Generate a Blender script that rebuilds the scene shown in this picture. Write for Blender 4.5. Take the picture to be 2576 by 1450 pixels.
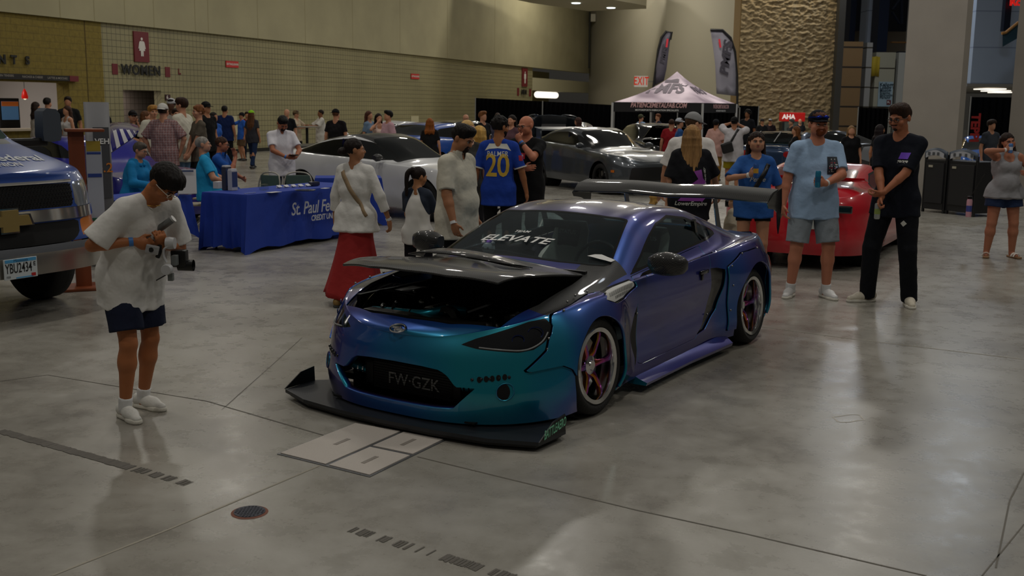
import bpy,bmesh,math,random
import numpy as np
from mathutils import Vector,Matrix,Euler
from mathutils.bvhtree import BVHTree
for _o in list(bpy.data.objects):bpy.data.objects.remove(_o)
SC=bpy.context.scene
COL=SC.collection
R_=math.radians
random.seed(7);np.random.seed(7)
# ------------------------------------------------------------------ camera, world, lights, exposure
SC.view_settings.view_transform='Standard';SC.view_settings.look='None'
SC.view_settings.gamma=1;SC.view_settings.use_curve_mapping=False
SC.view_settings.exposure=-2.35
CAM_H=1.87;PITCH=R_(9.68);ROLL=R_(0.675);FPX=2685.0
fwd=Vector((0,math.cos(PITCH),-math.sin(PITCH)))
r0=Vector((1,0,0));u0=r0.cross(fwd)
rr=r0*math.cos(ROLL)+u0*math.sin(ROLL);uu=-r0*math.sin(ROLL)+u0*math.cos(ROLL)
cd=bpy.data.cameras.new('camera');cam=bpy.data.objects.new('camera',cd);COL.objects.link(cam)
cam.matrix_world=Matrix(((rr.x,uu.x,-fwd.x,0),(rr.y,uu.y,-fwd.y,0),(rr.z,uu.z,-fwd.z,CAM_H),(0,0,0,1)))
cd.sensor_width=36;cd.lens=FPX/2576*36;cd.clip_end=300;cd.clip_start=.05
cd.dof.use_dof=True;cd.dof.focus_distance=7.6;cd.dof.aperture_fstop=5.0
SC.camera=cam
world=bpy.data.worlds.new('hall_light');SC.world=world;world.use_nodes=True
wn=world.node_tree.nodes;wl=world.node_tree.links
wbg=wn['Background']
wtc=wn.new('ShaderNodeTexCoord');wsx=wn.new('ShaderNodeSeparateXYZ');wcr=wn.new('ShaderNodeValToRGB')
wl.new(wtc.outputs['Generated'],wsx.inputs[0]);wl.new(wsx.outputs['Z'],wcr.inputs[0]);wl.new(wcr.outputs[0],wbg.inputs[0])
wcr.color_ramp.elements[0].position=0.0;wcr.color_ramp.elements[0].color=(.10,.092,.078,1)
wcr.color_ramp.elements[1].position=.6;wcr.color_ramp.elements[1].color=(.34,.33,.30,1)
wbg.inputs[1].default_value=1.0
def area_lamp(name,loc,size,power,col=(1,.95,.86),rot=(0,0,0),shape='DISK',size_y=None):
 l=bpy.data.lights.new(name,'AREA');l.shape=shape;l.size=size
 if size_y:l.size_y=size_y
 l.energy=power;l.color=col
 o=bpy.data.objects.new(name,l);COL.objects.link(o);o.location=loc;o.rotation_euler=rot
 return o
for(lx,ly,pw) in [(-7,2,560),(1,1,620),(9,3,520),(-4,9,560),(4.5,9.5,600),(12,11,520),(-12,13,560),(-3,17,640),(5,18,640),(14,20,560),(-9,25,700),(1,27,800),(10,29,760),(-2,40,1100),(8,42,1100),(-9,33,600)]:
 area_lamp('high_bay_lamp',(lx,ly,10.0),.75,pw)
 # ------------------------------------------------------------------ camera helpers (pixel of the photo -> place in the hall)
def ray(px,py):
 return fwd+rr*((px-1288)/FPX)-uu*((py-725)/FPX)
def G(px,py,z=0.0):
 d=ray(px,py);t=(z-CAM_H)/d.z
 return Vector((d.x*t,d.y*t,z))
def P(px,py,Y):
 d=ray(px,py);t=Y/d.y
 return Vector((d.x*t,Y,CAM_H+d.z*t))
 # ------------------------------------------------------------------ tagging
def tag(o,label=None,cat=None,group=None,kind=None):
 if label:o['label']=label
 if cat:o['category']=cat
 if group:o['group']=group
 if kind:o['kind']=kind
 return o
def empty(name,loc=(0,0,0),rz=0,label=None,cat=None,group=None,scale=1):
 o=bpy.data.objects.new(name,None);COL.objects.link(o);o.location=loc;o.rotation_euler=(0,0,rz)
 o.empty_display_size=.1;o.scale=(scale,)*3
 return tag(o,label,cat,group)
 # ------------------------------------------------------------------ materials
_M={}
def srgb(h):
 if isinstance(h,str):
  c=[int(h[i:i+2],16)/255 for i in (0,2,4)]
 else:c=list(h)
 return tuple((x/12.92 if x<=.04045 else ((x+.055)/1.055)**2.4) for x in c)
def nodes(m):return m.node_tree.nodes,m.node_tree.links
def mat(name,col,rough=.6,metal=0.0,coat=0.0,var=.0,vs=6.0,bump=0.0,bs=80.0,spec=.5,emit=None,es=1.0,trans=0,stretch=None,sheen=0,aniso=None):
 key=(name,col if isinstance(col,str) else tuple(col),rough,metal,coat,var,bump,emit)
 if key in _M:return _M[key]
 m=bpy.data.materials.new(name);m.use_nodes=True;n,l=nodes(m);b=n['Principled BSDF']
 c=srgb(col);b.inputs['Base Color'].default_value=(*c,1);b.inputs['Roughness'].default_value=rough
 b.inputs['Metallic'].default_value=metal;b.inputs['Coat Weight'].default_value=coat;b.inputs['Coat Roughness'].default_value=.04
 b.inputs['Specular IOR Level'].default_value=spec
 if sheen:b.inputs['Sheen Weight'].default_value=sheen
 if trans:b.inputs['Transmission Weight'].default_value=trans
 if emit:b.inputs['Emission Color'].default_value=(*srgb(emit),1);b.inputs['Emission Strength'].default_value=es
 tc=None
 if var or bump:
  tc=n.new('ShaderNodeTexCoord');src=tc.outputs['Object']
  if stretch:
   mp=n.new('ShaderNodeMapping');mp.inputs['Scale'].default_value=stretch;l.new(src,mp.inputs[0]);src=mp.outputs[0]
 if var:
  nz=n.new('ShaderNodeTexNoise');nz.inputs['Scale'].default_value=vs;nz.inputs['Detail'].default_value=4;l.new(src,nz.inputs[0])
  mr=n.new('ShaderNodeMapRange');mr.inputs[1].default_value=.3;mr.inputs[2].default_value=.7
  mr.inputs[3].default_value=1-var;mr.inputs[4].default_value=1+var;l.new(nz.outputs[0],mr.inputs[0])
  mx=n.new('ShaderNodeVectorMath');mx.operation='SCALE';mx.inputs[0].default_value=c;l.new(mr.outputs[0],mx.inputs['Scale'])
  l.new(mx.outputs[0],b.inputs['Base Color'])
 if bump:
  nb=n.new('ShaderNodeTexNoise');nb.inputs['Scale'].default_value=bs;nb.inputs['Detail'].default_value=3;l.new(src,nb.inputs[0])
  bp=n.new('ShaderNodeBump');bp.inputs['Strength'].default_value=bump;bp.inputs['Distance'].default_value=.02
  l.new(nb.outputs[0],bp.inputs['Height']);l.new(bp.outputs[0],b.inputs['Normal'])
 _M[key]=m
 return m
def cloth_mat(col,name='cloth',rough=.85):
 return mat(name,col,rough,var=.05,vs=5,bump=.9,bs=7.5,spec=.2)
 # ------------------------------------------------------------------ mesh helpers
def link_mesh(name,verts,faces,m=None,parent=None,smooth=True,angle=None):
 me=bpy.data.meshes.new(name);me.from_pydata([tuple(v) for v in verts],[],[tuple(f) for f in faces])
 if m is not None:
  for mm in (m if isinstance(m,(list,tuple)) else [m]):me.materials.append(mm)
 if smooth:
  me.polygons.foreach_set('use_smooth',[True]*len(me.polygons))
  if angle:me.set_sharp_from_angle(angle=R_(angle))
 me.update()
 o=bpy.data.objects.new(name,me);COL.objects.link(o)
 if parent:o.parent=parent
 return o
class MB:
 """collects simple solids into one mesh"""
 def __init__(s):s.v=[];s.f=[]
 def add(s,v,f):
  n=len(s.v);s.v+=[tuple(x) for x in v];s.f+=[tuple(i+n for i in q) for q in f];return s
 def box(s,c,d,rz=0,rx=0,ry=0,bev=0):
  hx,hy,hz=d[0]/2,d[1]/2,d[2]/2
  m=Euler((rx,ry,rz)).to_matrix();c=Vector(c)
  if bev:
   b=min(bev,hx*.9,hy*.9,hz*.9)
   bm=bmesh.new();bmesh.ops.create_cube(bm,size=1)
   for v in bm.verts:v.co=Vector((v.co.x*d[0],v.co.y*d[1],v.co.z*d[2]))
   bmesh.ops.bevel(bm,geom=bm.edges[:],offset=b,segments=2,profile=.6,affect='EDGES')
   bm.verts.index_update()
   s.add([m@v.co+c for v in bm.verts],[[v.index for v in f.verts] for f in bm.faces]);bm.free();return s
  p=[m@Vector((x,y,z))+c for z in (-hz,hz) for x,y in ((-hx,-hy),(hx,-hy),(hx,hy),(-hx,hy))]
  return s.add(p,[(3,2,1,0),(4,5,6,7),(0,1,5,4),(1,2,6,5),(2,3,7,6),(3,0,4,7)])
 def tube(s,pts,r,n=10,cap=True,flat=None):
  """tube along a polyline; r number or list; flat=(sx, sy) scales the section"""
  pts=[Vector(p) for p in pts];rs=r if isinstance(r,(list,tuple)) else [r]*len(pts)
  up=None;rings=[]
  for i,p in enumerate(pts):
   t=(pts[min(i+1,len(pts)-1)]-pts[max(i-1,0)]).normalized()
   if up is None:up=Vector((0,0,1)) if abs(t.z)<.9 else Vector((1,0,0))
   a=t.cross(up).normalized();b=a.cross(t).normalized();up=b
   sx,sy=flat or (1,1)
   rings.append([p+a*math.cos(2*math.pi*k/n)*rs[i]*sx+b*math.sin(2*math.pi*k/n)*rs[i]*sy for k in range(n)])
  return s.loft(rings,cap)
 def loft(s,rings,cap=True,closed=True):
  n=len(rings[0]);v=[p for r in rings for p in r];f=[]
  for i in range(len(rings)-1):
   for k in range(n if closed else n-1):
    k2=(k+1)%n;f.append((i*n+k,i*n+k2,(i+1)*n+k2,(i+1)*n+k))
  if cap:f.append(tuple(range(n-1,-1,-1)));f.append(tuple((len(rings)-1)*n+k for k in range(n)))
  return s.add(v,f)
 def lathe(s,prof,n=32,axis='z',c=(0,0,0),ang=2*math.pi):
  """profile [(r, h)]"""
  rings=[]
  full=ang>=2*math.pi-1e-6
  for k in range(n if full else n+1):
   a=ang*k/n;ca,sa=math.cos(a),math.sin(a);ring=[]
   for r,h in prof:
    p={'z':(r*ca,r*sa,h),'y':(r*ca,h,r*sa),'x':(h,r*ca,r*sa)}[axis]
    ring.append((p[0]+c[0],p[1]+c[1],p[2]+c[2]))
   rings.append(ring)
  m=len(prof);v=[p for r in rings for p in r];f=[]
  for k in range(n):
   k2=(k+1)%n if full else k+1
   for i in range(m-1):f.append((k*m+i,k2*m+i,k2*m+i+1,k*m+i+1))
  return s.add(v,f)
 def prism(s,poly,h0,h1,axis='z'):
  n=len(poly)
  def q(p,h):return {'z':(p[0],p[1],h),'y':(p[0],h,p[1]),'x':(h,p[0],p[1])}[axis]
  v=[q(p,h0) for p in poly]+[q(p,h1) for p in poly]
  f=[tuple(range(n-1,-1,-1)),tuple(range(n,2*n))]+[(i,(i+1)%n,n+(i+1)%n,n+i) for i in range(n)]
  return s.add(v,f)
 def sphere(s,c,r,n=12,m=8):
  if not isinstance(r,(list,tuple)):r=(r,r,r)
  prof=[(math.sin(math.pi*i/m),-math.cos(math.pi*i/m)) for i in range(m+1)]
  k=len(s.v);s.lathe([(max(a,1e-4),b) for a,b in prof],n)
  for i in range(k,len(s.v)):p=s.v[i];s.v[i]=(p[0]*r[0]+c[0],p[1]*r[1]+c[1],p[2]*r[2]+c[2])
  return s
 def xf(s,M,k=0):
  for i in range(k,len(s.v)):s.v[i]=tuple(M@Vector(s.v[i]))
  return s
 def build(s,name,m,parent=None,smooth=False,angle=35):
  if name in ('door_pillar','engine_hose','engine_fitting','flare_rivet','hose_clamp','boost_pipe','wheel_well','vent_slot','plush_eye','latch','pictogram'):
   par=list(range(len(s.v)))
   def fd(a):
    while par[a]!=a:par[a]=par[par[a]];a=par[a]
    return a
   for q in s.f:
    for b in q[1:]:par[fd(b)]=fd(q[0])
   gr={}
   for q in s.f:gr.setdefault(fd(q[0]),[]).append(q)
   if len(gr)>1:
    for fs in gr.values():
     ids=sorted({i for q in fs for i in q});mp={a:i for i,a in enumerate(ids)};t=MB();t.v=[s.v[i] for i in ids];t.f=[tuple(mp[i] for i in q) for q in fs];o=t._build(name,m,parent,smooth,angle)
    return o
  return s._build(name,m,parent,smooth,angle)
 def _build(s,name,m,parent=None,smooth=False,angle=35):
  o=link_mesh(name,s.v,s.f,m,parent,smooth,angle if smooth else None)
  bm=bmesh.new();bm.from_mesh(o.data);bmesh.ops.recalc_face_normals(bm,faces=bm.faces[:]);bm.to_mesh(o.data);bm.free()
  if smooth:o.data.set_sharp_from_angle(angle=R_(angle))
  return o
def dup(root,loc=None,rz=None,parent=None):
 r=root.copy();COL.objects.link(r)
 if parent is not None:r.parent=parent
 if loc is not None:r.location=loc
 if rz is not None:r.rotation_euler=(0,0,rz)
 for ch in [c for c in bpy.data.objects if c.parent is root]:dup(ch,parent=r)
 return r
def text_mesh(txt,size=1.0,bold=0.0,shear=0.0,xs=1.0,sub=0.0,space=1.0,align='CENTER',res=3):
 cu=bpy.data.curves.new('t','FONT');cu.body=txt;cu.size=1;cu.offset=bold;cu.shear=shear;cu.space_character=space
 cu.align_x=align;cu.align_y='CENTER';cu.resolution_u=res
 o=bpy.data.objects.new('t',cu);COL.objects.link(o)
 dg=bpy.context.evaluated_depsgraph_get();dg.update()
 me=bpy.data.meshes.new_from_object(o.evaluated_get(dg));bpy.data.objects.remove(o)
 bm=bmesh.new();bm.from_mesh(me);bpy.data.meshes.remove(me)
 for v in bm.verts:v.co=Vector((v.co.x*size*xs,v.co.y*size,0))
 if sub:
  for _ in range(6):
   e=[e for e in bm.edges if e.calc_length()>sub]
   if not e:break
   bmesh.ops.subdivide_edges(bm,edges=e,cuts=1);bmesh.ops.triangulate(bm,faces=[f for f in bm.faces if len(f.verts)>4])
 bm.verts.index_update()
 v=[tuple(x.co) for x in bm.verts];f=[[a.index for a in q.verts] for q in bm.faces];bm.free()
 return v,f
def flat_text(name,txt,origin,xdir,ydir,size,m,parent=None,depth=.004,**k):
 """thin raised lettering on a plane; origin = centre, xdir reading direction"""
 v,f=text_mesh(txt,size,**k)
 o_=Vector(origin);x=Vector(xdir).normalized();y=Vector(ydir).normalized();nrm=x.cross(y)
 V=[o_+x*a[0]+y*a[1]+nrm*depth for a in v]
 o=link_mesh(name,V,f,m,parent,smooth=False)
 if depth>.006:
  md=o.modifiers.new('thick','SOLIDIFY');md.thickness=depth;md.offset=-1
 return o
def bvh_of(objs):
 if not isinstance(objs,(list,tuple)):objs=[objs]
 V=[];Fc=[]
 for o in objs:
  n=len(V);V+=[v.co.copy() for v in o.data.vertices];Fc+=[[i+n for i in p.vertices] for p in o.data.polygons]
 return BVHTree.FromPolygons(V,Fc)
def decal(name,shape,onto,origin,xdir,ydir,m,parent,off=.003,back=.5,flip=False):
 """lay a flat shape (verts, faces) on the surface of onto, projected along -(x cross y)"""
 v,f=shape;bv=onto if isinstance(onto,BVHTree) else bvh_of(onto)
 o_=Vector(origin);x=Vector(xdir).normalized();y=Vector(ydir).normalized();nrm=x.cross(y).normalized()*(-1 if flip else 1)
 V=[];ok=[]
 for a in v:
  p=o_+x*a[0]+y*a[1]
  h=bv.ray_cast(p+nrm*back,-nrm,back*2+1)
  if h[0] is None:V.append(p);ok.append(False)
  else:V.append(h[0]+nrm*off);ok.append(True)
 f=[q for q in f if all(ok[i] for i in q)]
 if not f:return None
 return link_mesh(name,V,f,m,parent,smooth=True)
def grid_shape(w,h,nx=8,ny=8,fn=None):
 v=[];f=[]
 for j in range(ny+1):
  for i in range(nx+1):
   x,y=w*(i/nx-.5),h*(j/ny-.5)
   if fn:x,y=fn(x,y)
   v.append((x,y,0))
 for j in range(ny):
  for i in range(nx):a=j*(nx+1)+i;f.append((a,a+1,a+nx+2,a+nx+1))
 return v,f
def poly_shape(poly,sub=.03):
 bm=bmesh.new();vs=[bm.verts.new((p[0],p[1],0)) for p in poly];bm.faces.new(vs)
 bmesh.ops.triangulate(bm,faces=bm.faces[:])
 for _ in range(5):
  e=[e for e in bm.edges if e.calc_length()>sub]
  if not e:break
  bmesh.ops.subdivide_edges(bm,edges=e,cuts=1);bmesh.ops.triangulate(bm,faces=bm.faces[:])
 bm.verts.index_update();v=[tuple(x.co) for x in bm.verts];f=[[a.index for a in q.verts] for q in bm.faces];bm.free()
 return v,f
def join_shapes(*sh):
 V=[];F_=[]
 for v,f,dx,dy in sh:
  n=len(V);V+=[(a[0]+dx,a[1]+dy,0) for a in v];F_+=[[i+n for i in q] for q in f]
 return V,F_
def smooth_curve(pts,n=8):
 """Catmull-Rom through points"""
 P_=[Vector(p) for p in pts];out=[]
 for i in range(len(P_)-1):
  a=P_[max(i-1,0)];b=P_[i];c=P_[i+1];d=P_[min(i+2,len(P_)-1)]
  for k in range(n):
   t=k/n
   out.append(.5*((2*b)+(c-a)*t+(2*a-5*b+4*c-d)*t*t+(3*b-a-3*c+d)*t**3))
 out.append(P_[-1]);return out
 # ------------------------------------------------------------------ the hall
def floor_mat():
 m=bpy.data.materials.new('polished_concrete');m.use_nodes=True;n,l=nodes(m);b=n['Principled BSDF']
 tc=n.new('ShaderNodeTexCoord');mp=n.new('ShaderNodeMapping');l.new(tc.outputs['Object'],mp.inputs[0]);mp.inputs['Rotation'].default_value=(0,0,.25)
 n1=n.new('ShaderNodeTexNoise');n1.inputs['Scale'].default_value=.7;n1.inputs['Detail'].default_value=7;n1.inputs['Roughness'].default_value=.65;n1.inputs['Distortion'].default_value=.4;l.new(mp.outputs[0],n1.inputs[0])
 n2=n.new('ShaderNodeTexNoise');n2.inputs['Scale'].default_value=4.5;n2.inputs['Detail'].default_value=8;n2.inputs['Roughness'].default_value=.7;l.new(mp.outputs[0],n2.inputs[0])
 n3=n.new('ShaderNodeTexNoise');n3.inputs['Scale'].default_value=60;n3.inputs['Detail'].default_value=5;l.new(mp.outputs[0],n3.inputs[0])
 a=n.new('ShaderNodeMath');a.operation='MULTIPLY_ADD';a.inputs[1].default_value=.34;l.new(n2.outputs[0],a.inputs[0]);l.new(n1.outputs[0],a.inputs[2])
 a2=n.new('ShaderNodeMath');a2.operation='MULTIPLY_ADD';a2.inputs[1].default_value=.10;l.new(n3.outputs[0],a2.inputs[0]);l.new(a.outputs[0],a2.inputs[2])
 cr=n.new('ShaderNodeValToRGB');e=cr.color_ramp.elements;e[0].position=.52;e[0].color=(*srgb('77726a'),1);e[1].position=.92;e[1].color=(*srgb('a9a69e'),1)
 k=e.new(.70);k.color=(*srgb('928e85'),1)
 l.new(a2.outputs[0],cr.inputs[0]);l.new(cr.outputs[0],b.inputs['Base Color'])
 mr=n.new('ShaderNodeMapRange');mr.inputs[1].default_value=.35;mr.inputs[2].default_value=.7;mr.inputs[3].default_value=.24;mr.inputs[4].default_value=.36;l.new(n2.outputs[0],mr.inputs[0]);l.new(mr.outputs[0],b.inputs['Roughness'])
 bp=n.new('ShaderNodeBump');bp.inputs['Strength'].default_value=.04;bp.inputs['Distance'].default_value=.02;l.new(n1.outputs[0],bp.inputs['Height']);b.inputs['Specular IOR Level'].default_value=.5
 return m
fm=MB();fm.add([(-40,-4,0),(60,-4,0),(60,110,0),(-40,110,0)],[(0,1,2,3)])
floor=fm.build('floor',floor_mat());tag(floor,kind='structure')
def strip(name,pts,w,m,z=.0015,parent=None):
 mb=MB();pts=[Vector(p) for p in pts]
 for i in range(len(pts)-1):
  d=(pts[i+1]-pts[i]);d.z=0;nn=Vector((-d.y,d.x,0)).normalized()*w/2
  mb.add([(*(pts[i]-nn).xy,z),(*(pts[i+1]-nn).xy,z),(*(pts[i+1]+nn).xy,z),(*(pts[i]+nn).xy,z)],[(0,1,2,3)])
 return mb.build(name,m,parent)
JO=mat('joint_dark','6a665e',.8);JL=mat('joint_sealant','a09a8c',.7)
j=[strip('trim_1',[G(130,1450),G(420,1335),G(805,1172)],.012,JL),strip('trim_2',[G(0,1080-120),G(120,944)],.008,JO),strip('trim_3',[G(120,944),G(520,1010),G(800,1092),G(1010,1150)],.010,JO),strip('trim_4',[G(1050,1150),G(1288,1208),G(1600,1284),G(1880,1345),G(2330,1450)],.010,JO),strip('trim_5',[G(1750,800),G(2130,852),G(2576,905)],.012,JL),strip('trim_6',[G(2576,1190),G(2540,1260),G(2505,1430)],.008,JO),strip('trim_7',[G(560,1010+20),G(700,905),G(760,850)],.006,JO),strip('trim_8',[G(2576,1320),G(2470,1450)],.006,JO)]
for q in j:tag(q,kind='structure')
# worn black tape lines
def tape(name,p0,p1,w,ts,label):
 root=None;mb=MB();a=Vector(p0);b=Vector(p1);d=b-a;nn=Vector((-d.y,d.x,0)).normalized()
 rnd=random.Random(3)
 for(t0,t1) in ts:
  t=t0
  while t<t1:
   dt=rnd.uniform(.004,.02);w1=w/2*rnd.uniform(.75,1);w2=w/2*rnd.uniform(.75,1)
   A_=a+d*t;B_=a+d*min(t+dt,t1)
   mb.add([(*(A_-nn*w1).xy,.0025),(*(B_-nn*w1).xy,.0025),(*(B_+nn*w2).xy,.0025),(*(A_+nn*w2).xy,.0025)],[(0,1,2,3)])
   t+=dt+(rnd.uniform(0,.006) if t1-t0<.6 else rnd.uniform(0,.0012))
 o=mb.build(name,mat('worn_tape','66625c',.9),None);tag(o,label,'tape line');return o
tape('floor_tape',G(0,1085),G(480,1220),.075,[(0,.72),(.74,.80),(.82,.86),(.88,.92),(.95,.99)],'long worn black tape line on the floor below the photographer')
tape('floor_tape',G(885,1333),G(1300,1458),.075,[(0,.03),(.05,.13),(.19,.24),(.29,.34),(.36,.38),(.43,.44),(.5,.51),(.58,.8),(.86,.89),(.9,.98)],'broken black tape line on the floor near the bottom edge')
# utility floor box with three lids
fb=empty('floor_hatch',G(905,1130),0,'set of pale metal utility hatch plates in the floor in front of the coupe','floor hatch')
A0,A1,A2,A3=[G(*p)-fb.location for p in ((697,1144),(930,1202),(1123,1108),(893,1066))]
def quad_in(u0,u1,v0,v1,z0,z1):
 def q(u,v):return (A0*(1-u)+A1*u)*(1-v)+(A3*(1-u)+A2*u)*v
 pts=[q(u0,v0),q(u1,v0),q(u1,v1),q(u0,v1)];return MB().prism([(p.x,p.y) for p in pts],z0,z1)
quad_in(0,1,0,1,.0,.004).build('hatch_frame',mat('hatch_frame','77797c',.4,metal=.6),fb)
PLT=mat('hatch_plate','c6beb6',.5,bump=.3,bs=200)
for(u0,u1,v0,v1) in ((.02,.52,.02,.98),(.56,.98,.02,.52),(.56,.98,.56,.98)):
 p=quad_in(u0,u1,v0,v1,.004,.009).build('hatch_lid',PLT,fb)
 um,vm=(u0+u1)/2,(v0+v1)/2
 quad_in(um-.02,um+.02,vm-.09,vm+.09,.009,.0105).build('lid_slot',mat('slot_grey','8f8880',.6),p)
dr_=empty('floor_drain',G(628,1290),0,'small round dark metal drain cover set in the concrete','drain cover')
d_=MB();d_.lathe([(.001,.004),(.075,.004),(.085,.001)],32);d_.build('drain_rim',mat('drain_rust','7a4a38',.7),dr_)
d_=MB();d_.prism([(.072*math.cos(a),.072*math.sin(a)) for a in np.linspace(0,2*math.pi,25)[:-1]],.004,.006);
for i in range(-4,5):
 for k in range(-4,5):
  if (i*i+k*k)<18:d_.box((i*.015,k*.015,.007),(.009,.009,.003))
d_.build('drain_grid',mat('drain_iron','4a4c55',.6,metal=.5),dr_)
ck=MB();ck.tube([tuple(G(2135+38*math.cos(a)+3*math.sin(5*a),1053+9*math.sin(a)+1.5*math.cos(3*a),.001)) for a in np.linspace(0,2*math.pi,40)],.006,4,cap=False,flat=(1,.05))
tag(ck.build('chalk_mark',mat('chalk','c4c0b8',.9)),'faint white chalk ring drawn on the bare floor at right','chalk mark')
def reparent(o,p):o.parent=p;o.matrix_parent_inverse=Matrix.Translation(p.location).inverted();return o
# ---- left tile wall.  W(px, py) = point on the wall plane
WB=G(590,385);WPH=R_(68.1);WD=Vector((math.cos(WPH),math.sin(WPH),0));WN=Vector((WD.y,-WD.x,0))
def Wp(px,py,off=0.0):
 d=ray(px,py);t=(WB-WN*-off-Vector((0,0,0))).dot(WN)/d.dot(WN) if False else ((WB+WN*off).dot(WN))/d.dot(WN)
 return Vector((d.x*t,d.y*t,CAM_H+d.z*t))
def wloc(p):q=Vector(p)-WB;return q.dot(WD),q.z
def wpt(s,z,off=0.0):return WB+WD*s+WN*off+Vector((0,0,z))
def tile_mat(name,c1,c2,size=.2,mort=.018,rough=.55,bumpy=.0,offset=0.0,ratio=1.0):
 m=bpy.data.materials.new(name);m.use_nodes=True;n,l=nodes(m);b=n['Principled BSDF']
 uv=n.new('ShaderNodeUVMap');br=n.new('ShaderNodeTexBrick');l.new(uv.outputs[0],br.inputs[0]);br.offset=offset
 br.inputs['Scale'].default_value=1;br.inputs['Brick Width'].default_value=size*ratio;br.inputs['Row Height'].default_value=size;br.inputs['Mortar Size'].default_value=mort*.5
 br.inputs['Mortar Smooth'].default_value=.2;br.inputs['Color1'].default_value=(*srgb(c1),1);br.inputs['Color2'].default_value=(*srgb(c1),1);br.inputs['Mortar'].default_value=(*srgb(c2),1);br.inputs['Bias'].default_value=0
 nz=n.new('ShaderNodeTexNoise');nz.inputs['Scale'].default_value=8 if bumpy else .5;nz.inputs['Detail'].default_value=6;l.new(uv.outputs[0],nz.inputs[0])
 mr=n.new('ShaderNodeMapRange');mr.inputs[1].default_value=.3;mr.inputs[2].default_value=.7;mr.inputs[3].default_value=.85;mr.inputs[4].default_value=1.12;l.new(nz.outputs[0],mr.inputs[0])
 vm=n.new('ShaderNodeVectorMath');vm.operation='SCALE';l.new(br.outputs[0],vm.inputs[0]);l.new(mr.outputs[0],vm.inputs['Scale']);l.new(vm.outputs[0],b.inputs['Base Color'])
 b.inputs['Roughness'].default_value=rough
 if bumpy:
  bp=n.new('ShaderNodeBump');bp.inputs['Strength'].default_value=bumpy;bp.inputs['Distance'].default_value=.03;l.new(nz.outputs[0],bp.inputs['Height']);l.new(bp.outputs[0],b.inputs['Normal'])
 return m
def wall_piece(name,s0,s1,z0,z1,m,off=0.0,thick=.3,kind='structure',holes=None,parent=None):
 """slab whose face lies on the wall plane with UV in metres"""
 me=bpy.data.meshes.new(name);bm=bmesh.new();uvl=bm.loops.layers.uv.new('UVMap')
 def quad(a,b,c,d,uvs):
  f=bm.faces.new([bm.verts.new(q) for q in (a,b,c,d)])
  for lp,u in zip(f.loops,uvs):lp[uvl].uv=u
 holes=holes or [];xs=sorted({s0,s1,*[h[0] for h in holes],*[h[1] for h in holes]});zs=sorted({z0,z1,*[h[2] for h in holes],*[h[3] for h in holes]})
 xs=[x for x in xs if s0<=x<=s1];zs=[z for z in zs if z0<=z<=z1]
 for i in range(len(xs)-1):
  for k in range(len(zs)-1):
   cx,cz=(xs[i]+xs[i+1])/2,(zs[k]+zs[k+1])/2
   if any(h[0]<cx<h[1] and h[2]<cz<h[3] for h in holes):continue
   a,b,c,d=xs[i],xs[i+1],zs[k],zs[k+1]
   quad(wpt(a,c,off),wpt(b,c,off),wpt(b,d,off),wpt(a,d,off),((a,c),(b,c),(b,d),(a,d)))
 for(a,b,c,d) in [(s0,s1,z0,z1)]+list(holes):
  for(sa,za,sb,zb) in ((a,c,b,c),(b,c,b,d),(b,d,a,d),(a,d,a,c)):
   quad(wpt(sa,za,off),wpt(sb,zb,off),wpt(sb,zb,off-thick),wpt(sa,za,off-thick),((sa,za),(sb,zb),(sb+.3,zb+.3),(sa+.3,za+.3)))
 bm.to_mesh(me);bm.free();me.materials.append(m)
 o=bpy.data.objects.new(name,me);COL.objects.link(o)
 if parent:o.parent=parent
 if kind:tag(o,kind=kind)
 return o
ZT=wloc(Wp(252,56))[1];SG=wloc(Wp(252,56))[0];SE=wloc(Wp(1340,170))[0];SCN=wloc(Wp(1482,170))[0]
TILE=tile_mat('tile_wall','918a66','544f3b',.2,.020)
dl,dh=wloc(Wp(309,226)),wloc(Wp(405,228))
wt=wall_piece('wall_left',SG,SE,0,ZT,TILE,holes=[(dl[0],dh[0],-.01,dl[1])])
ud=wall_piece('wall_left',dl[0]-1,dh[0]+2.2,0,ZT,tile_mat('tile_grey','8f8378','5c5248',.2,.02),off=-1.3,thick=.1)
UP=mat('plaster_upper','a39c7c',.75,var=.08,vs=.7)
up=wall_piece('wall_left',SG-30,SCN,ZT,14,UP,off=.12,thick=.4)
for px in (142,228,305,378,482,515,640,760,880,1000,1120,1240,1400):
 s=wloc(Wp(px,20))[0];tag(wall_piece('trim_9',s,s+.03,ZT,14,mat('panel_joint','98906e',.8),off=.125,thick=.01))
GOLD=tile_mat('gold_block','7d6c2a','50451a',.2,.010,.8,bumpy=.5,offset=.5,ratio=2.0)
cl,cr_=wloc(Wp(0,205)),wloc(Wp(172,209))
gw=wall_piece('wall_left',SG-14,SG,0,ZT+.0,GOLD,off=.02,thick=.5,holes=[(SG-13,cr_[0],1.0,cr_[1])])
tag(wall_piece('trim_10',wloc(Wp(212,100))[0],wloc(Wp(212,100))[0]+.035,0,ZT,mat('dark_joint','4a3c18',.9),off=.024,thick=.01))
bs_=wall_piece('baseboard_left',dh[0],SE,0,.14,BLACK if 'BLACK' in globals() else mat('satin_black','0c0c0d',.45),off=.02,thick=.02)
dp_=wpt((dl[0]+dh[0])/2,2.3,-.7);area_lamp('doorway_fill_lamp',tuple(dp_),.8,45,(1,.9,.85))  # fill lamp added inside to lighten the tiles beyond the doorway
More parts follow.
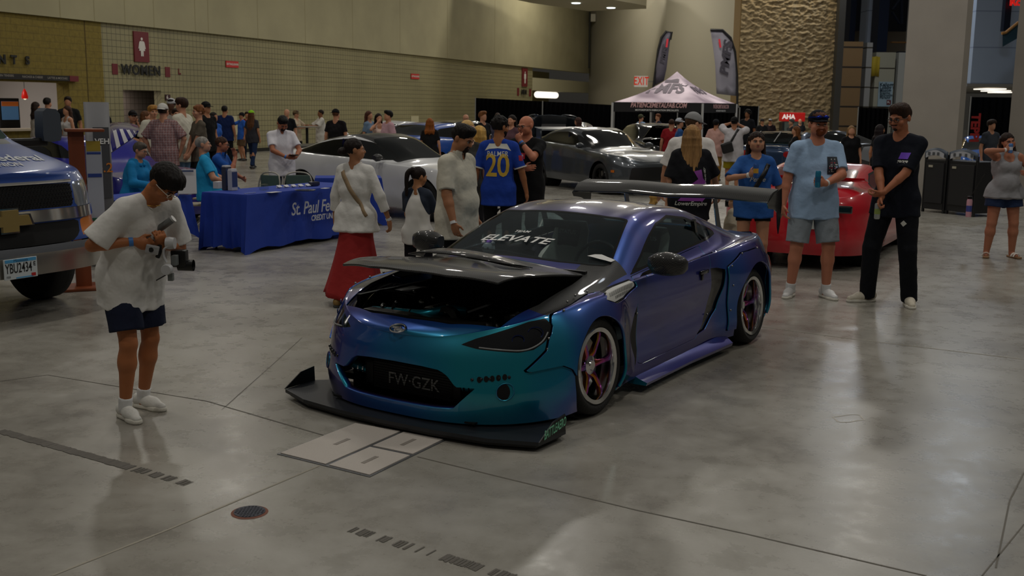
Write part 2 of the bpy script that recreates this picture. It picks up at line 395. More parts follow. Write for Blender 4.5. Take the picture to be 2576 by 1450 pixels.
# concession interior
CI=mat('kitchen_white','d8d2cc',.6)
wall_piece('wall_left',SG-14,SG-.3,0,ZT,CI,off=-4.0,thick=.1);
cb_=MB();p1,p2,p3,p4=wpt(SG-.45,0,-.2),wpt(SG-.45,0,-4.1),wpt(SG-.3,0,-4.1),wpt(SG-.3,0,-.2);cb_.prism([(p.x,p.y) for p in (p1,p2,p3,p4)],0,ZT);tag(cb_.build('wall_back',CI),kind='structure')
cb_=MB();p1,p2,p3,p4=wpt(SG-13,0,-.2),wpt(SG-13,0,-4.1),wpt(SG-.3,0,-4.1),wpt(SG-.3,0,-.2);cb_.prism([(p.x,p.y) for p in (p1,p2,p3,p4)],3.3,3.4);tag(cb_.build('ceiling',CI),kind='structure')
lp=wpt(SG-4,3.2,-2.0);area_lamp('kitchen_lamp',tuple(lp),1.6,260,(1,.93,.88))
ct=MB();p1,p2,p3,p4=wpt(SG-13,0,.25),wpt(SG-13,0,-.5),wpt(cr_[0],0,-.5),wpt(cr_[0],0,.25);ct.prism([(p.x,p.y) for p in (p1,p2,p3,p4)],1.0,1.06);tag(ct.build('serving_counter',mat('counter','a89c88',.5)),'long serving counter along the bottom of the concession window','counter')
# menu band above the window
mbnd=empty('menu_band',wpt(SG-4,3,.1),0,'long black menu sign band above the lit concession window','sign')
m0,m1=wloc(Wp(0,182)),wloc(Wp(188,192));mz1=m1[1];mz0=wloc(Wp(188,205))[1]
o=wall_piece('sign_panel',SG-13,m1[0],mz0,mz1,mat('sign_black','121010',.5),off=.14,thick=.12,kind=None);o.parent=mbnd;o.matrix_parent_inverse=Matrix.Translation(mbnd.location).inverted()
o=wall_piece('red_cap',m1[0]-.35,m1[0]+.005,mz0-.005,mz1+.005,mat('sign_maroon','6a1620',.5),off=.146,thick=.13,kind=None);o.parent=mbnd;o.matrix_parent_inverse=Matrix.Translation(mbnd.location).inverted()
def wtext(nm,txt,px,py,hpx,m,parent=None,off=.03,depth=.03,**k):
 c=Wp(px,py,off);h=(Wp(px,py-hpx/2,off)-Wp(px,py+hpx/2,off)).length
 return flat_text(nm,txt,c,WD,(0,0,1),h/.72,m,parent,depth=depth,**k)
for(t,px,py) in (('CHICKEN TENDERS',8,190),('NACHOS & CHEESE',82,194),('LATTES & MOCHAS',145,197)):reparent(wtext('menu_lettering',t,px,py,5.5,mat('menu_print','9a948a',.6),off=.15,depth=.002,bold=.01),mbnd)
LB=mat('letter_black','131312',.5)
for(c,px,hp) in (('N',4,23),('T',34,22),('S',68,20)):
 tag(wtext('wall_letter',c,px,150+px*.045,hp,LB,bold=.04,off=.06),{'N':'black raised letter N at the left end of the gold block wall','T':'black raised letter T on the gold block wall','S':'black raised letter S on the gold block wall'}[c],'wall letter')
MAR=mat('sign_maroon','6a1620',.5);SW=mat('sign_white','d8d4cc',.6)
def restroom(px0,px1,py0,py1,txt,tpx,tpy,hp,squares,female):
 r=empty('restroom_sign',Wp((px0+px1)/2,py1),0,('tall maroon women restroom sign with white figure' if female else 'tall maroon men restroom sign with white figure at far end of tile wall'),'sign')
 a,b=wloc(Wp(px0,(py0+py1)/2)),wloc(Wp(px1,(py0+py1)/2));z1=wloc(Wp((px0+px1)/2,py0))[1];z0=wloc(Wp((px0+px1)/2,py1))[1]
 reparent(wall_piece('sign_panel',a[0],b[0],z0,z1,MAR,off=.05,thick=.05,kind=None),r)
 cs,cz,h=(a[0]+b[0])/2,(z0+z1)/2,(z1-z0)
 pts=[(-.10,.19),(.10,.19),(.15,.15),(.21,-.06),(.16,-.07),(.11,.06),(.17,-.13),(.08,-.13),(.075,-.31),(.01,-.31),(.0,-.13),(-.01,-.31),(-.075,-.31),(-.08,-.13),(-.17,-.13),(-.11,.06),(-.16,-.07),(-.21,-.06),(-.15,.15)] if female else [(-.13,.19),(.13,.19),(.17,.15),(.17,-.08),(.12,-.08),(.11,.08),(.09,-.33),(.01,-.33),(0,-.08),(-.01,-.33),(-.09,-.33),(-.11,.08),(-.12,-.08),(-.17,-.08),(-.17,.15)]
 v,f=poly_shape([(p[0]*h*.85,p[1]*h) for p in pts],9);ci=len(v);cc=[(.05*h*math.cos(t),.26*h+.05*h*math.sin(t)) for t in np.linspace(0,2*math.pi,17)[:-1]]
 v2,f2=poly_shape(cc,9);v+=v2;f+=[[i+ci for i in q] for q in f2]
 fo=link_mesh('figure',[wpt(cs+q[0],cz+q[1],.06) for q in v],f,SW,None,False);reparent(fo,r)
 t=empty('restroom_lettering',Wp(tpx,tpy),0,'black raised letters reading %s on the tile wall'%txt,'sign lettering')
 reparent(wtext('letters',txt,tpx,tpy,hp,LB,bold=.025,space=1.12,off=.05),t)
 for(sx,sy,w) in squares:
  q0,q1=wloc(Wp(sx-w/2,sy)),wloc(Wp(sx+w/2,sy));tag(wall_piece('maroon_tile',q0[0],q1[0],q0[1]-.13*(1.3 if female else 1.8),q0[1]+.13*(1.3 if female else 1.8),MAR,off=.02,thick=.02,kind=None),'small maroon square tile %s of the %s lettering'%('left' if sx<tpx else 'right',txt.lower()),'tile')
restroom(335,372,80,156,'WOMEN',355,178,25,[(288.5,173.5,14),(421,181,12)],True)
restroom(1312,1325.5,171,218,'MEN',1318,232,12,[(1303,231,5),(1333,233,5)],False)
q=wloc(Wp(450,180));o=wall_piece('l_mark',q[0]-.04,q[0],q[1]-.1,q[1]+.1,MAR,off=.02,thick=.02,kind=None);tag(o,'small maroon L shaped mark on tiles right of the women lettering','wall mark')
b2=wall_piece('mark_foot',q[0],q[0]+.09,q[1]-.1,q[1]-.05,MAR,off=.02,thick=.02,kind=None);b2.parent=o
for(px0,px1,py0,py1,lab) in ((567,598,154,170,'left'),(1033,1053,186,199,'right')):
 r=empty('extinguisher_sign',Wp((px0+px1)/2,py1),0,'small red and white fire extinguisher sign, %s one on the tile wall'%lab,'sign')
 a,b=wloc(Wp(px0,(py0+py1)/2)),wloc(Wp(px1,(py0+py1)/2));z1=wloc(Wp((px0+px1)/2,py0))[1];z0=wloc(Wp((px0+px1)/2,py1))[1]
 reparent(wall_piece('sign_panel',a[0],b[0],z0,z1,mat('sign_red','c02a2a',.5),off=.04,thick=.03,kind=None),r)
 reparent(flat_text('sign_lettering','EXTINGUISHER',wpt((a[0]+b[0])/2,(z0+z1)/2,.045),WD,(0,0,1),(b[0]-a[0])/7.2,SW,None,depth=.002,bold=.02,),r)
r=empty('accessible_sign',Wp(420,252),0,'small maroon square accessible restroom sign beside the doorway','sign')
a,b=wloc(Wp(415,245)),wloc(Wp(427,245));reparent(wall_piece('sign_panel',a[0],b[0],wloc(Wp(420,253))[1],wloc(Wp(420,238))[1],mat('sign_plum','3a1420',.5),off=.03,thick=.03,kind=None),r)
reparent(wtext('symbol','6',421,245,9,SW,off=.035,depth=.002,bold=.03),r)
for(px0,px1,py0,py1,lab) in ((575,595,292,340,'white notice board on the tile wall behind the man in navy'),(1033,1052,292,308,'pale square panel on the tile wall above the blue car'),):
 a,b=wloc(Wp(px0,py0)),wloc(Wp(px1,py0));tag(wall_piece('wall_panel',a[0],b[0],wloc(Wp(px0,py1))[1],wloc(Wp(px0,py0))[1],mat('panel_cream','b8b190',.6),off=.03,thick=.03,kind=None),lab,'panel')
 # recess with lit passage past the men's sign
WC=wpt(SCN,0)
bx=MB();a,b,c,d=wpt(SE,0,-3.5),wpt(SCN+1,0,-3.5),wpt(SCN+1,0,-3.7),wpt(SE,0,-3.7);bx.prism([(p.x,p.y) for p in (a,b,c,d)],0,ZT+.1);tag(bx.build('wall_back',mat('recess_olive','857a4a',.8)),kind='structure')
bx=MB();a,b,c,d=wpt(SE,0,.0),wpt(SCN+.5,0,.0),wpt(SCN+.5,0,-1.0),wpt(SE,0,-1.0)
hz=wloc(Wp(1400,230))[1];bx.prism([(p.x,p.y) for p in (a,b,c,d)],hz,wloc(Wp(1400,200))[1]);tag(bx.build('trim_11',mat('recess_beam','b0aa8c',.7)),kind='structure')
pl=wpt(SE+3,hz-.3,-2.0)
t0,t1=Wp(1351,238,-1.2),Wp(1398,240,-1.2)
lf=MB();lf.tube([t0,t1],.22,12);tag(lf.build('passage_light',mat('tube_glow','ffffff',emit='fff4e0',es=7)),'bright rounded ceiling light in the far passage beyond the men sign','ceiling light')
# ---- far white wall, curved soffit, stone pier
FW0=Vector((WC.x,WC.y,0));FW1=P(1862,270,53);FW1.z=0
FD=(FW1-FW0).normalized();FN=Vector((FD.y,-FD.x,0))
if FN.y>0:FN=-FN
def Fp(px,py,off=0.0):
 d=ray(px,py);t=(FW0+FN*off).dot(FN)/d.dot(FN);return Vector((d.x*t,d.y*t,CAM_H+d.z*t))
fw_=MB();a=FW0;b=FW1;fw_.prism([(a.x,a.y),(b.x,b.y),(b.x-FN.x*.4,b.y-FN.y*.4),(a.x-FN.x*.4,a.y-FN.y*.4)],0,16)
tag(fw_.build('wall_right',mat('wall_cream','aaa491',.7)),kind='structure')
cb=empty('corner_box',Fp(1492,45,.2),0,'small pale speaker box high in the far corner','speaker box');bq=MB();bq.box((0,0,0),(.35,.3,.55),bev=.03);bq.build('cabinet',mat('box_pale','c0baa8',.6),cb)
pp_=MB();tp=Fp(1484,30,.4);bt_=Fp(1482,172,.4);pp_.tube([tp,bt_],.07,8);tag(pp_.build('corner_pipe',mat('pipe_dark','2a2a22',.6)),'thin dark pipe running down the far wall corner','pipe')
# balcony soffit at the top, with downlights
sf=MB();zs_=Fp(1625,22,6).z
edge=[P(980,-6,0+1)*0]
def atz(px,py,z):d=ray(px,py);t=(z-CAM_H)/d.z;return Vector((d.x*t,d.y*t,z))
SZ=7.6
ed_=[atz(px,py,SZ) for px,py in ((1300,-6),(1400,2),(1500,12),(1560,16),(1622,20),(1625,15))]
back=[atz(1478,26,SZ),atz(1290,2,SZ)]
pol=[(p.x,p.y) for p in (atz(1250,-10,SZ),atz(1390,-12,SZ),atz(1500,-8,SZ),atz(1625,14,SZ),atz(1626,22,SZ),atz(1480,28,SZ),atz(1340,8,SZ))]
sf.prism(pol,SZ,SZ+1.3);tag(sf.build('ceiling',mat('soffit','b9b4a2',.7)),kind='structure')
for px,py in ((1449,7),(1537,19)):
 c=atz(px,py,SZ);l_=MB();l_.lathe([(.001,0),(.2,0),(.24,-.015),(.26,.01)],24,c=tuple(c+Vector((0,0,-.03))));tag(l_.build('recessed_downlight',mat('lamp_glow','ffffff',emit='eefaff',es=9)),'small round recessed light in the soffit, %s one'%('left' if px<1500 else 'right'),'downlight')
 # EXIT sign
ex=empty('exit_sign',Fp(1612,218,1.0),0,'white sign with red letters reading EXIT on the far wall','sign')
e0,e1=Fp(1609,207,.3),Fp(1642,207,.3);w_=(e1-e0).length;hh_=Fp(1625,193,.3).z-Fp(1625,220,.3).z;cen=Fp(1612,207,1.0);cen.z=(Fp(1625,193,.3).z+Fp(1625,220,.3).z)/2
w_=(P(1640,207,cen.y)-P(1607,207,cen.y)).length;bx=MB();bx.box((0,0,cen.z-ex.location.z),(w_,.3,hh_));bx.build('sign_box',mat('exit_white','e8e4da',.5,emit='e8e4da',es=.9),ex);bx=MB();bx.box((.5,.1,cen.z-ex.location.z),(1.3,.06,.06));bx.build('sign_arm',STEEL if 'STEEL' in globals() else mat('arm_grey','9a9a98',.4),ex)
flat_text('sign_lettering','EXIT',(0,-.16,cen.z-ex.location.z),(1,0,0),(0,0,1),hh_*1.05,mat('exit_red','e03a20',.5,emit='e03a20',es=1.6),ex,depth=.0,bold=.02,xs=.60,space=1.1)
# stone pier
def stone_mat():
 m=bpy.data.materials.new('rough_stone');m.use_nodes=True;n,l=nodes(m);b=n['Principled BSDF'];b.inputs['Roughness'].default_value=.9
 tc=n.new('ShaderNodeTexCoord');nz=n.new('ShaderNodeTexNoise');nz.inputs['Scale'].default_value=2.2;nz.inputs['Detail'].default_value=6;l.new(tc.outputs['Object'],nz.inputs[0])
 cr=n.new('ShaderNodeValToRGB');cr.color_ramp.elements[0].color=(*srgb('75664a'),1);cr.color_ramp.elements[1].color=(*srgb('8e7d5e'),1);l.new(nz.outputs[0],cr.inputs[0]);l.new(cr.outputs[0],b.inputs['Base Color']);return m
s0,s1=P(1857,200,51.5),P(2098,200,51.5)
NX,NZ=150,330;V=[];Fc=[]
from mathutils import noise as mn
for k in range(NZ+1):
 for i in range(NX+1):
  x=s0.x+(s1.x-s0.x)*i/NX;z=10.5*k/NZ
  q=Vector((x*4.2,z*7.5,0));h=mn.fractal(q,.9,2.1,6)*.09+abs(mn.noise(q*.5))*.05
  V.append((x,51.5-h,z))
for k in range(NZ):
 for i in range(NX):a=k*(NX+1)+i;Fc.append((a,a+1,a+NX+2,a+NX+1))
st_=link_mesh('wall_back',V,Fc,stone_mat(),None,True);tag(st_,kind='structure')
bx=MB();bx.box(((s0.x+s1.x)/2,52.4,5.25),(s1.x-s0.x,1.5,10.5));tag(bx.build('wall_back',mat('pier_core','7a6238',.9)),kind='structure')
ed2=MB();e=P(2106,200,51.2);ed2.box((e.x,51.6,5.25),(.3,1.2,10.5));tag(ed2.build('trim_12',mat('pier_edge','2e2c28',.6)),kind='structure')
for px in (1900,1980,2050):
 c=P(px,10,50.3);area_lamp('wall_grazer_lamp',(c.x,50.4,9.9),.5,260,(1,.88,.66),rot=(R_(12),0,0))
for(px,Yq,pw) in ((1560,62,2600),(1700,48,2200),(1500,70,2200),(1800,44,900)):
 c=P(px,60,Yq);area_lamp('far_bay_lamp',(c.x-1.5,Yq-4,11.5),1.2,pw,(1,.94,.82))  # added fill lamps that brighten the far cream wall
for(px,Yq,pw) in ((2200,50,1500),(2500,34,1200),(2380,17,260)):
 c=P(px,60,Yq);area_lamp('atrium_lamp',(c.x,Yq,11.0),1.5,pw,(.82,.9,1))
 # lobby beyond
LB_Y=60
def lobby_box(name,px0,px1,py0,py1,Y,dy,m,lab=None,cat=None,kind='structure',zmin=None,bev=0):
 a,b=P(px0,py1,Y),P(px1,py0,Y);z0=a.z if zmin is None else zmin
 mb=MB();mb.box(((a.x+b.x)/2,Y+dy/2,(z0+b.z)/2),(b.x-a.x,dy,b.z-z0),bev=bev);o=mb.build(name,m);tag(o,lab,cat,kind=kind);return o
NAVY=mat('atrium_navy','10203c',.4);PALE=mat('atrium_white','a9b4c4',.5)
def lines_mat(name,c1,c2,pitch,thick=.06):
 m=bpy.data.materials.new(name);m.use_nodes=True;n,l=nodes(m);b=n['Principled BSDF'];b.inputs['Roughness'].default_value=.6
 tc=n.new('ShaderNodeTexCoord');sx=n.new('ShaderNodeSeparateXYZ');l.new(tc.outputs['Object'],sx.inputs[0])
 md=n.new('ShaderNodeMath');md.operation='PINGPONG';md.inputs[1].default_value=pitch/2;l.new(sx.outputs['Z'],md.inputs[0])
 lt=n.new('ShaderNodeMath');lt.operation='LESS_THAN';lt.inputs[1].default_value=thick/2;l.new(md.outputs[0],lt.inputs[0])
 mx=n.new('ShaderNodeMix');mx.data_type='RGBA';mx.inputs[6].default_value=(*srgb(c1),1);mx.inputs[7].default_value=(*srgb(c2),1);l.new(lt.outputs[0],mx.inputs[0]);l.new(mx.outputs[2],b.inputs['Base Color']);return m
lobby_box('wall_back',2090,2290,-60,470,75,.5,mat('atrium_tan','8d8375',.7))
lobby_box('wall_back',2100,2290,-60,62,73,.5,mat('atrium_dark','101828',.3),zmin=P(2200,78,73).z)
lobby_box('trim_13',2112,2160,-60,470,66,1.2,NAVY,zmin=0)
lobby_box('trim_14',2155,2213,-60,470,64,1.6,lines_mat('atrium_panels','b3bccb','7d8698',1.9,.05),zmin=0,bev=.5)
lobby_box('trim_15',2205,2243,-60,130,62,1.2,NAVY)
lobby_box('trim_16',2243,2290,105,108,66,.3,mat('rail_wood','a87840',.6));
lobby_box('trim_17',2255,2290,130,172,66.2,.2,NAVY)
# truss bracing seen in the glass
tb=MB()
for(x0,y0,x1,y1) in ((2245,25,2268,-5),(2243,30,2262,60),(2268,-10,2268,60)):tb.tube([P(x0,y0,70),P(x1,y1,70)],.1,6)
tag(tb.build('trim_18',NAVY),kind='structure')
tan=lines_mat('tan_lap_panels','8a6a42','2a1e10',1.02,.09);crm=lines_mat('cream_lap_panels','a8a28c','40382a',1.02,.07)
lobby_box('trim_19',2097,2172,105,470,57,1.4,tan,zmin=0);lobby_box('trim_20',2172,2182,107,470,57.2,1.2,lines_mat('pale_lap_panels','9a9690','40382a',1.02,.07),zmin=0)
lobby_box('trim_21',2182,2254,132,470,58,1.2,crm,zmin=0);lobby_box('trim_22',2254,2262,132,470,58.1,1.1,mat('panel_edge','b5b2a8',.6),zmin=0)
# lobby sign
sg_=empty('lobby_sign',P(2226,268,57.6),0,'pale blue lobby direction sign with an arrow on the cream panels','sign')
def psign(parent,nm,px0,px1,py0,py1,Y,m,t=.05):
 a,b=P(px0,py1,Y),P(px1,py0,Y);mb=MB();mb.box(((a.x+b.x)/2,Y,(a.z+b.z)/2),(b.x-a.x,t,b.z-a.z));o=mb.build(nm,m);return reparent(o,parent)
psign(sg_,'sign_panel',2207,2247,206,268,57.95,mat('sign_pale','9fb4bd',.5));psign(sg_,'arrow_square',2230,2241,252,263,57.91,MAR)
for i,(t,s) in enumerate((('Kellogg',.25),('Lobby',.25),('Meeting',.19),('Rooms,',.19),('Ballroom,',.19),('Parking',.19))):
 p=P(2213,213+(i*7.4 if i<2 else 14+(i-2)*5.9+1),57.9);reparent(flat_text('sign_lettering',t,p,(1,0,0),(0,0,1),s,mat('sign_teal','1c3440',.6),None,depth=.002,align='LEFT',bold=.02),sg_)
ar=MB();p=P(2235.5,257.5,57.87);ar.box(tuple(p),(.04,.02,.15),ry=-.78);ar.box((p.x-.03,p.y,p.z+.045),(.12,.02,.03));ar.box((p.x-.06,p.y,p.z+.01),(.03,.02,.12));reparent(ar.build('arrow',SW),sg_)
yf=MB();a=P(2182,190,57.9);yf.loft([[(a.x+i*.07,57.92+.05*math.sin(i),z+(0.02*math.sin(i*1.3))) for i in range(10)] for z in (P(2182,190,57).z,P(2182,165,57).z,P(2182,140,57).z)],cap=False,closed=False)
yo_=yf.build('yellow_banner',mat('banner_yellow','b89c28',.8),None,True);tag(yo_,'small yellow cloth banner hanging on the cream panels','banner');md=yo_.modifiers.new('t','SOLIDIFY');md.thickness=.01
reparent(flat_text('banner_lettering','KRUG',P(2190,161,56.85),(1,0,0),(0,0,1),.22,mat('olive_print','4a4418',.7),None,depth=.002),yo_) if False else None
# big columns
def column(px0t,px1t,px0b,Y,dy,m,name,zt=12):
 a=P(px0b,300,Y);b=P(px1t,300,Y);mb=MB();mb.box(((a.x+b.x)/2,Y+dy/2,zt/2),(b.x-a.x,dy,zt));o=mb.build(name,m);tag(o,kind='structure');return o
CONC=mat('column_concrete','a39c92',.7,var=.06,vs=1.5)
def pillar(pts):
 mb=MB();mb.prism([(p.x,p.y) for p in pts],0,12);tag(mb.build('wall_right',CONC),kind='structure')
pillar([P(2266.5,300,21.6),P(2411,300,21.2),P(2425,300,21.6),P(2424,300,23.2),P(2267,300,23.4)])
pillar([P(2540,300,23.5),P(2620,300,23.2),P(2640,300,25),P(2541,300,25.2)])
# atrium behind the columns gap
lobby_box('wall_back',2440,2600,-80,218,48,.4,tile_mat('atrium_grid','8f9db2','77849a',.2) if False else lines_mat('atrium_grid','93a1b6','76839a',1.55,.05))
lobby_box('trim_23',2524,2552,-60,78,46,.3,mat('atrium_dark','101828',.3));
sr=MB();sr.loft([[P(2522,118,45),P(2522,85,45),P(2522,85,44.8),P(2522,118,44.8)],[P(2562,95,45),P(2562,55,45),P(2562,55,44.8),P(2562,95,44.8)]]);tag(sr.build('trim_24',mat('stair_glass','2c4450',.2)),kind='structure')
sr=MB();sr.tube([P(2520,84,44.7),P(2530,82,44.7),P(2562,56,44.7)],.06,8);tag(sr.build('trim_25',mat('rail_wood','a87840',.6)),kind='structure')
rs=flat_text('red_lettering','Roo',P(2563,5,45.5),(1,0,0),(0,0,1),.45,mat('neon_red','ff2a20',emit='ff2a20',es=1.5),None,depth=.03,bold=.04);tag(rs,'glowing red sign letters high in the atrium at right','sign lettering')
# low ceiling with lights and the dark drape under it
zc_=P(2500,218,40).z;cb_=MB();cb_.prism([(P(px,219,Y).x,Y) for px,Y in ((2432,40),(2640,40),(2640,56),(2432,56))],zc_,zc_+.1);tag(cb_.build('ceiling',mat('lobby_ceiling','6a655c',.8)),kind='structure')
for i,(px,py) in enumerate(((2490,221),(2505,226),(2520,230))):
 a=atz(px,py,zc_);lm_=MB();lm_.box((a.x,a.y,zc_-.05),(.75,1.2,.04));tag(lm_.build('lobby_light',mat('tube_glow','ffffff',emit='fff4e0',es=4)),['leftmost','middle','rightmost'][i]+' of the bright ceiling lights between the columns','ceiling light')
rl=flat_text('vertical_lettering','TEPPI',P(2452,322,23.5),(0,0,-1),(1,0,0),.26,mat('red_print','a01c1c',.6),None,depth=.01,bold=.04);tag(rl,'vertical red banner lettering at the column edge behind the teenager','sign lettering')
# ------------------------------------------------------------------ car body engine
def pchip(xs,ys,q):
 """monotone cubic interpolation"""
 x=np.array(xs,float);y=np.array(ys,float);q=np.clip(np.asarray(q,float),x[0],x[-1])
 if len(x)==1:return np.full_like(q,y[0])
 h=np.diff(x);d=np.diff(y)/h;m=np.zeros(len(x))
 m[0]=d[0];m[-1]=d[-1]
 for i in range(1,len(x)-1):
  if d[i-1]*d[i]>0:
   w1=2*h[i]+h[i-1];w2=h[i]+2*h[i-1];m[i]=(w1+w2)/(w1/d[i-1]+w2/d[i])
 i=np.clip(np.searchsorted(x,q,'right')-1,0,len(x)-2);t=(q-x[i])/h[i]
 return ((1+2*t)*(1-t)**2*y[i]+t*(1-t)**2*h[i]*m[i]+t*t*(3-2*t)*y[i+1]+t*t*(t-1)*h[i]*m[i+1])
def prof(tab):return lambda q:pchip([a for a,b in tab],[b for a,b in tab],q)
class Patch:
 def __init__(s,A,polys):s.A=A;s.polys=polys
def clip(pt,f):
 """split a patch along f=0 -> (f>0 part, f<0 part)"""
 val=f(pt.A);val=np.where(np.abs(val)<1e-6,1e-6,val)
 A=[r for r in pt.A];cut={};pos=[];neg=[]
 sg=val>0;sl=sg.tolist()
 for q in pt.polys:
  c=sum([sl[i] for i in q])
  if c==len(q):pos.append(q);continue
  if not c:neg.append(q);continue
  a=[];b=[];n=len(q)
  for i in range(n):
   i0,i1=q[i],q[(i+1)%n]
   (a if sg[i0] else b).append(i0)
   if sg[i0]!=sg[i1]:
    k=(i0,i1) if i0<i1 else (i1,i0)
    if k not in cut:
     t=val[k[0]]/(val[k[0]]-val[k[1]]);cut[k]=len(A);A.append(A[k[0]]*(1-t)+A[k[1]]*t)
    a.append(cut[k]);b.append(cut[k])
  if len(a)>2:pos.append(a)
  if len(b)>2:neg.append(b)
 A=np.array(A)
 return Patch(A,pos),Patch(A,neg)
def compact(pt):
 used=sorted({i for q in pt.polys for i in q});mp={a:i for i,a in enumerate(used)}
 return pt.A[used][:,:3] if used else np.zeros((0,3)),[[mp[i] for i in q] for q in pt.polys]
def poly_sd(poly,X,Y,r=0.0):
 """signed distance, positive inside; r rounds the corners"""
 P_=np.array(poly,float);n=len(P_);d=np.full(X.shape,1e9);ins=np.zeros(X.shape,bool)
 for i in range(n):
  a=P_[i];b=P_[(i+1)%n];e=b-a;wx=X-a[0];wy=Y-a[1]
  t=np.clip((wx*e[0]+wy*e[1])/(e@e+1e-12),0,1)
  d=np.minimum(d,(wx-e[0]*t)**2+(wy-e[1]*t)**2)
  c=((a[1]>Y)!=(b[1]>Y))&(X<(b[0]-a[0])*(Y-a[1])/(b[1]-a[1]+1e-12)+a[0]);ins^=c
 d=np.sqrt(d);return np.where(ins,d,-d)+r
def side(poly,r=0.0,ymin=.3,sgn=0,shrink=0.0):
 def f(A):
  d=poly_sd(poly,A[:,0],A[:,2])-shrink+r
  yy=np.abs(A[:,1]) if sgn==0 else A[:,1]*sgn
  return np.minimum(d,(yy-ymin))
 return f
def top(poly,zmin=-9,shrink=0.0,sym=True):
 def f(A):return np.minimum(poly_sd(poly,A[:,0],np.abs(A[:,1]) if sym else A[:,1])-shrink,A[:,2]-zmin)
 return f
def front(poly,xmax=9,xmin=-9,shrink=0.0,sym=True):
 def f(A):return np.minimum(np.minimum(poly_sd(poly,np.abs(A[:,1]) if sym else A[:,1],A[:,2])-shrink,xmax-A[:,0]),A[:,0]-xmin)
 return f
def car_skin(sp):
 """sp: levels (bottom to belt) of dict(z=[(x,z)], w=[(x,w)], xf, Lf, nf, xr, Lr, nr); cap rows (w, z tables) towards the centre"""
 nf,nm,nr=sp.get('n',(26,110,26));fl=sp['levels'];cap=sp['cap']
 a=np.linspace(0,1,nf)**1.0*math.pi/2;b=np.linspace(0,1,nr)*math.pi/2
 rows=[]
 for L in fl:
  W=prof(L['w']);Z=prof(L['z']);pf=2/L.get('nf',2.6);prr=2/L.get('nr',2.6)
  xfr=L['xf']+L['Lf']*(1-np.cos(a));x1,x2=L['xf']+L['Lf'],L['xr']-L['Lr']
  xm=np.linspace(x1,x2,nm+2)[1:-1]
  xr_=L['xr']-L['Lr']*(1-np.cos(b[::-1]))
  x=np.concatenate([xfr,xm,xr_]);fac=np.concatenate([np.sin(a)**pf,np.ones(nm),np.sin(b[::-1])**prr])
  y=W(x)*fac;z=Z(x)+(L['zc'](x,fac) if 'zc' in L else 0)
  if 'bulge' in L:
   for(cx,R0,amt) in L['bulge']:y=y+amt*np.exp(-((x-cx)/R0)**4)*fac
  rows.append((x,y,z,fac))
 xb,yb,zb,fb=rows[-1]
 for(Wt,Zt) in cap:
  y=prof(Wt)(xb)*fb;z=prof(Zt)(xb);rows.append((xb,y,z,fb))
  # refine across
 K=len(rows);m=sp.get('m',5);S=[]
 X=np.array([r[0] for r in rows]);Y=np.array([r[1] for r in rows]);Z=np.array([r[2] for r in rows])
 for i in range(K-1):
  i0,i3=max(i-1,0),min(i+2,K-1)
  sharp=i in sp.get('crease',())
  for k in range(m):
   t=k/m
   def cr(Q):
    A0,A1,A2,A3=Q[i0],Q[i],Q[i+1],Q[i3]
    return .5*(2*A1+(A2-A0)*t+(2*A0-5*A1+4*A2-A3)*t*t+(3*A1-A0-3*A2+A3)*t**3)
   S.append((cr(X),cr(Y),cr(Z),np.full(X.shape[1],i+t)))
 S.append((X[-1],np.zeros_like(Y[-1]),Z[-1],np.full(X.shape[1],K-1.0)))
 nv=len(S);nu=X.shape[1];A=[]
 for sgn in (1,-1):
  for j in range(nv if sgn==1 else nv-1):
   x,y,z,v=S[j]
   for i in range(nu):A.append((x[i],max(y[i],0)*sgn,z[i],i,v[i]))
 A=np.array(A,float);polys=[]
 o2=nv*nu
 for j in range(nv-1):
  for i in range(nu-1):
   q=[j*nu+i,j*nu+i+1,(j+1)*nu+i+1,(j+1)*nu+i];polys.append(q)
   g=lambda jj,ii:(o2+jj*nu+ii) if jj<nv-1 else (jj*nu+ii)
   polys.append([g(j,i),g(j+1,i),g(j+1,i+1),g(j,i+1)])
   # weld duplicates (centre line at both ends)
 key={};mp=np.arange(len(A))
 R0=np.round(A[:,:3],5)
 for i,r in enumerate(map(tuple,R0)):
  if r in key:mp[i]=key[r]
  else:key[r]=i
 out=[]
 for q in polys:
  w=[]
  for i in q:
   j=int(mp[i])
   if not w or w[-1]!=j:w.append(j)
  if len(w)>1 and w[0]==w[-1]:w.pop()
  if len(w)>2:out.append(w)
 N=np.zeros((len(A),3))
 Q=np.array([w if len(w)==4 else w+[w[-1]] for w in out]);P0,P1,P2,P3=(A[Q[:,i],:3] for i in range(4));fn=np.cross(P2-P0,P3-P1)
 cen=(P0+P2)/2;outw=cen-np.stack([np.clip(cen[:,0],.2,2.6),cen[:,1]*0,cen[:,2]*0+.4],1);fn*=np.sign((fn*outw).sum(1))[:,None]
 for i in range(4):np.add.at(N,Q[:,i],fn)
 return Patch(np.column_stack([A,N]),out)
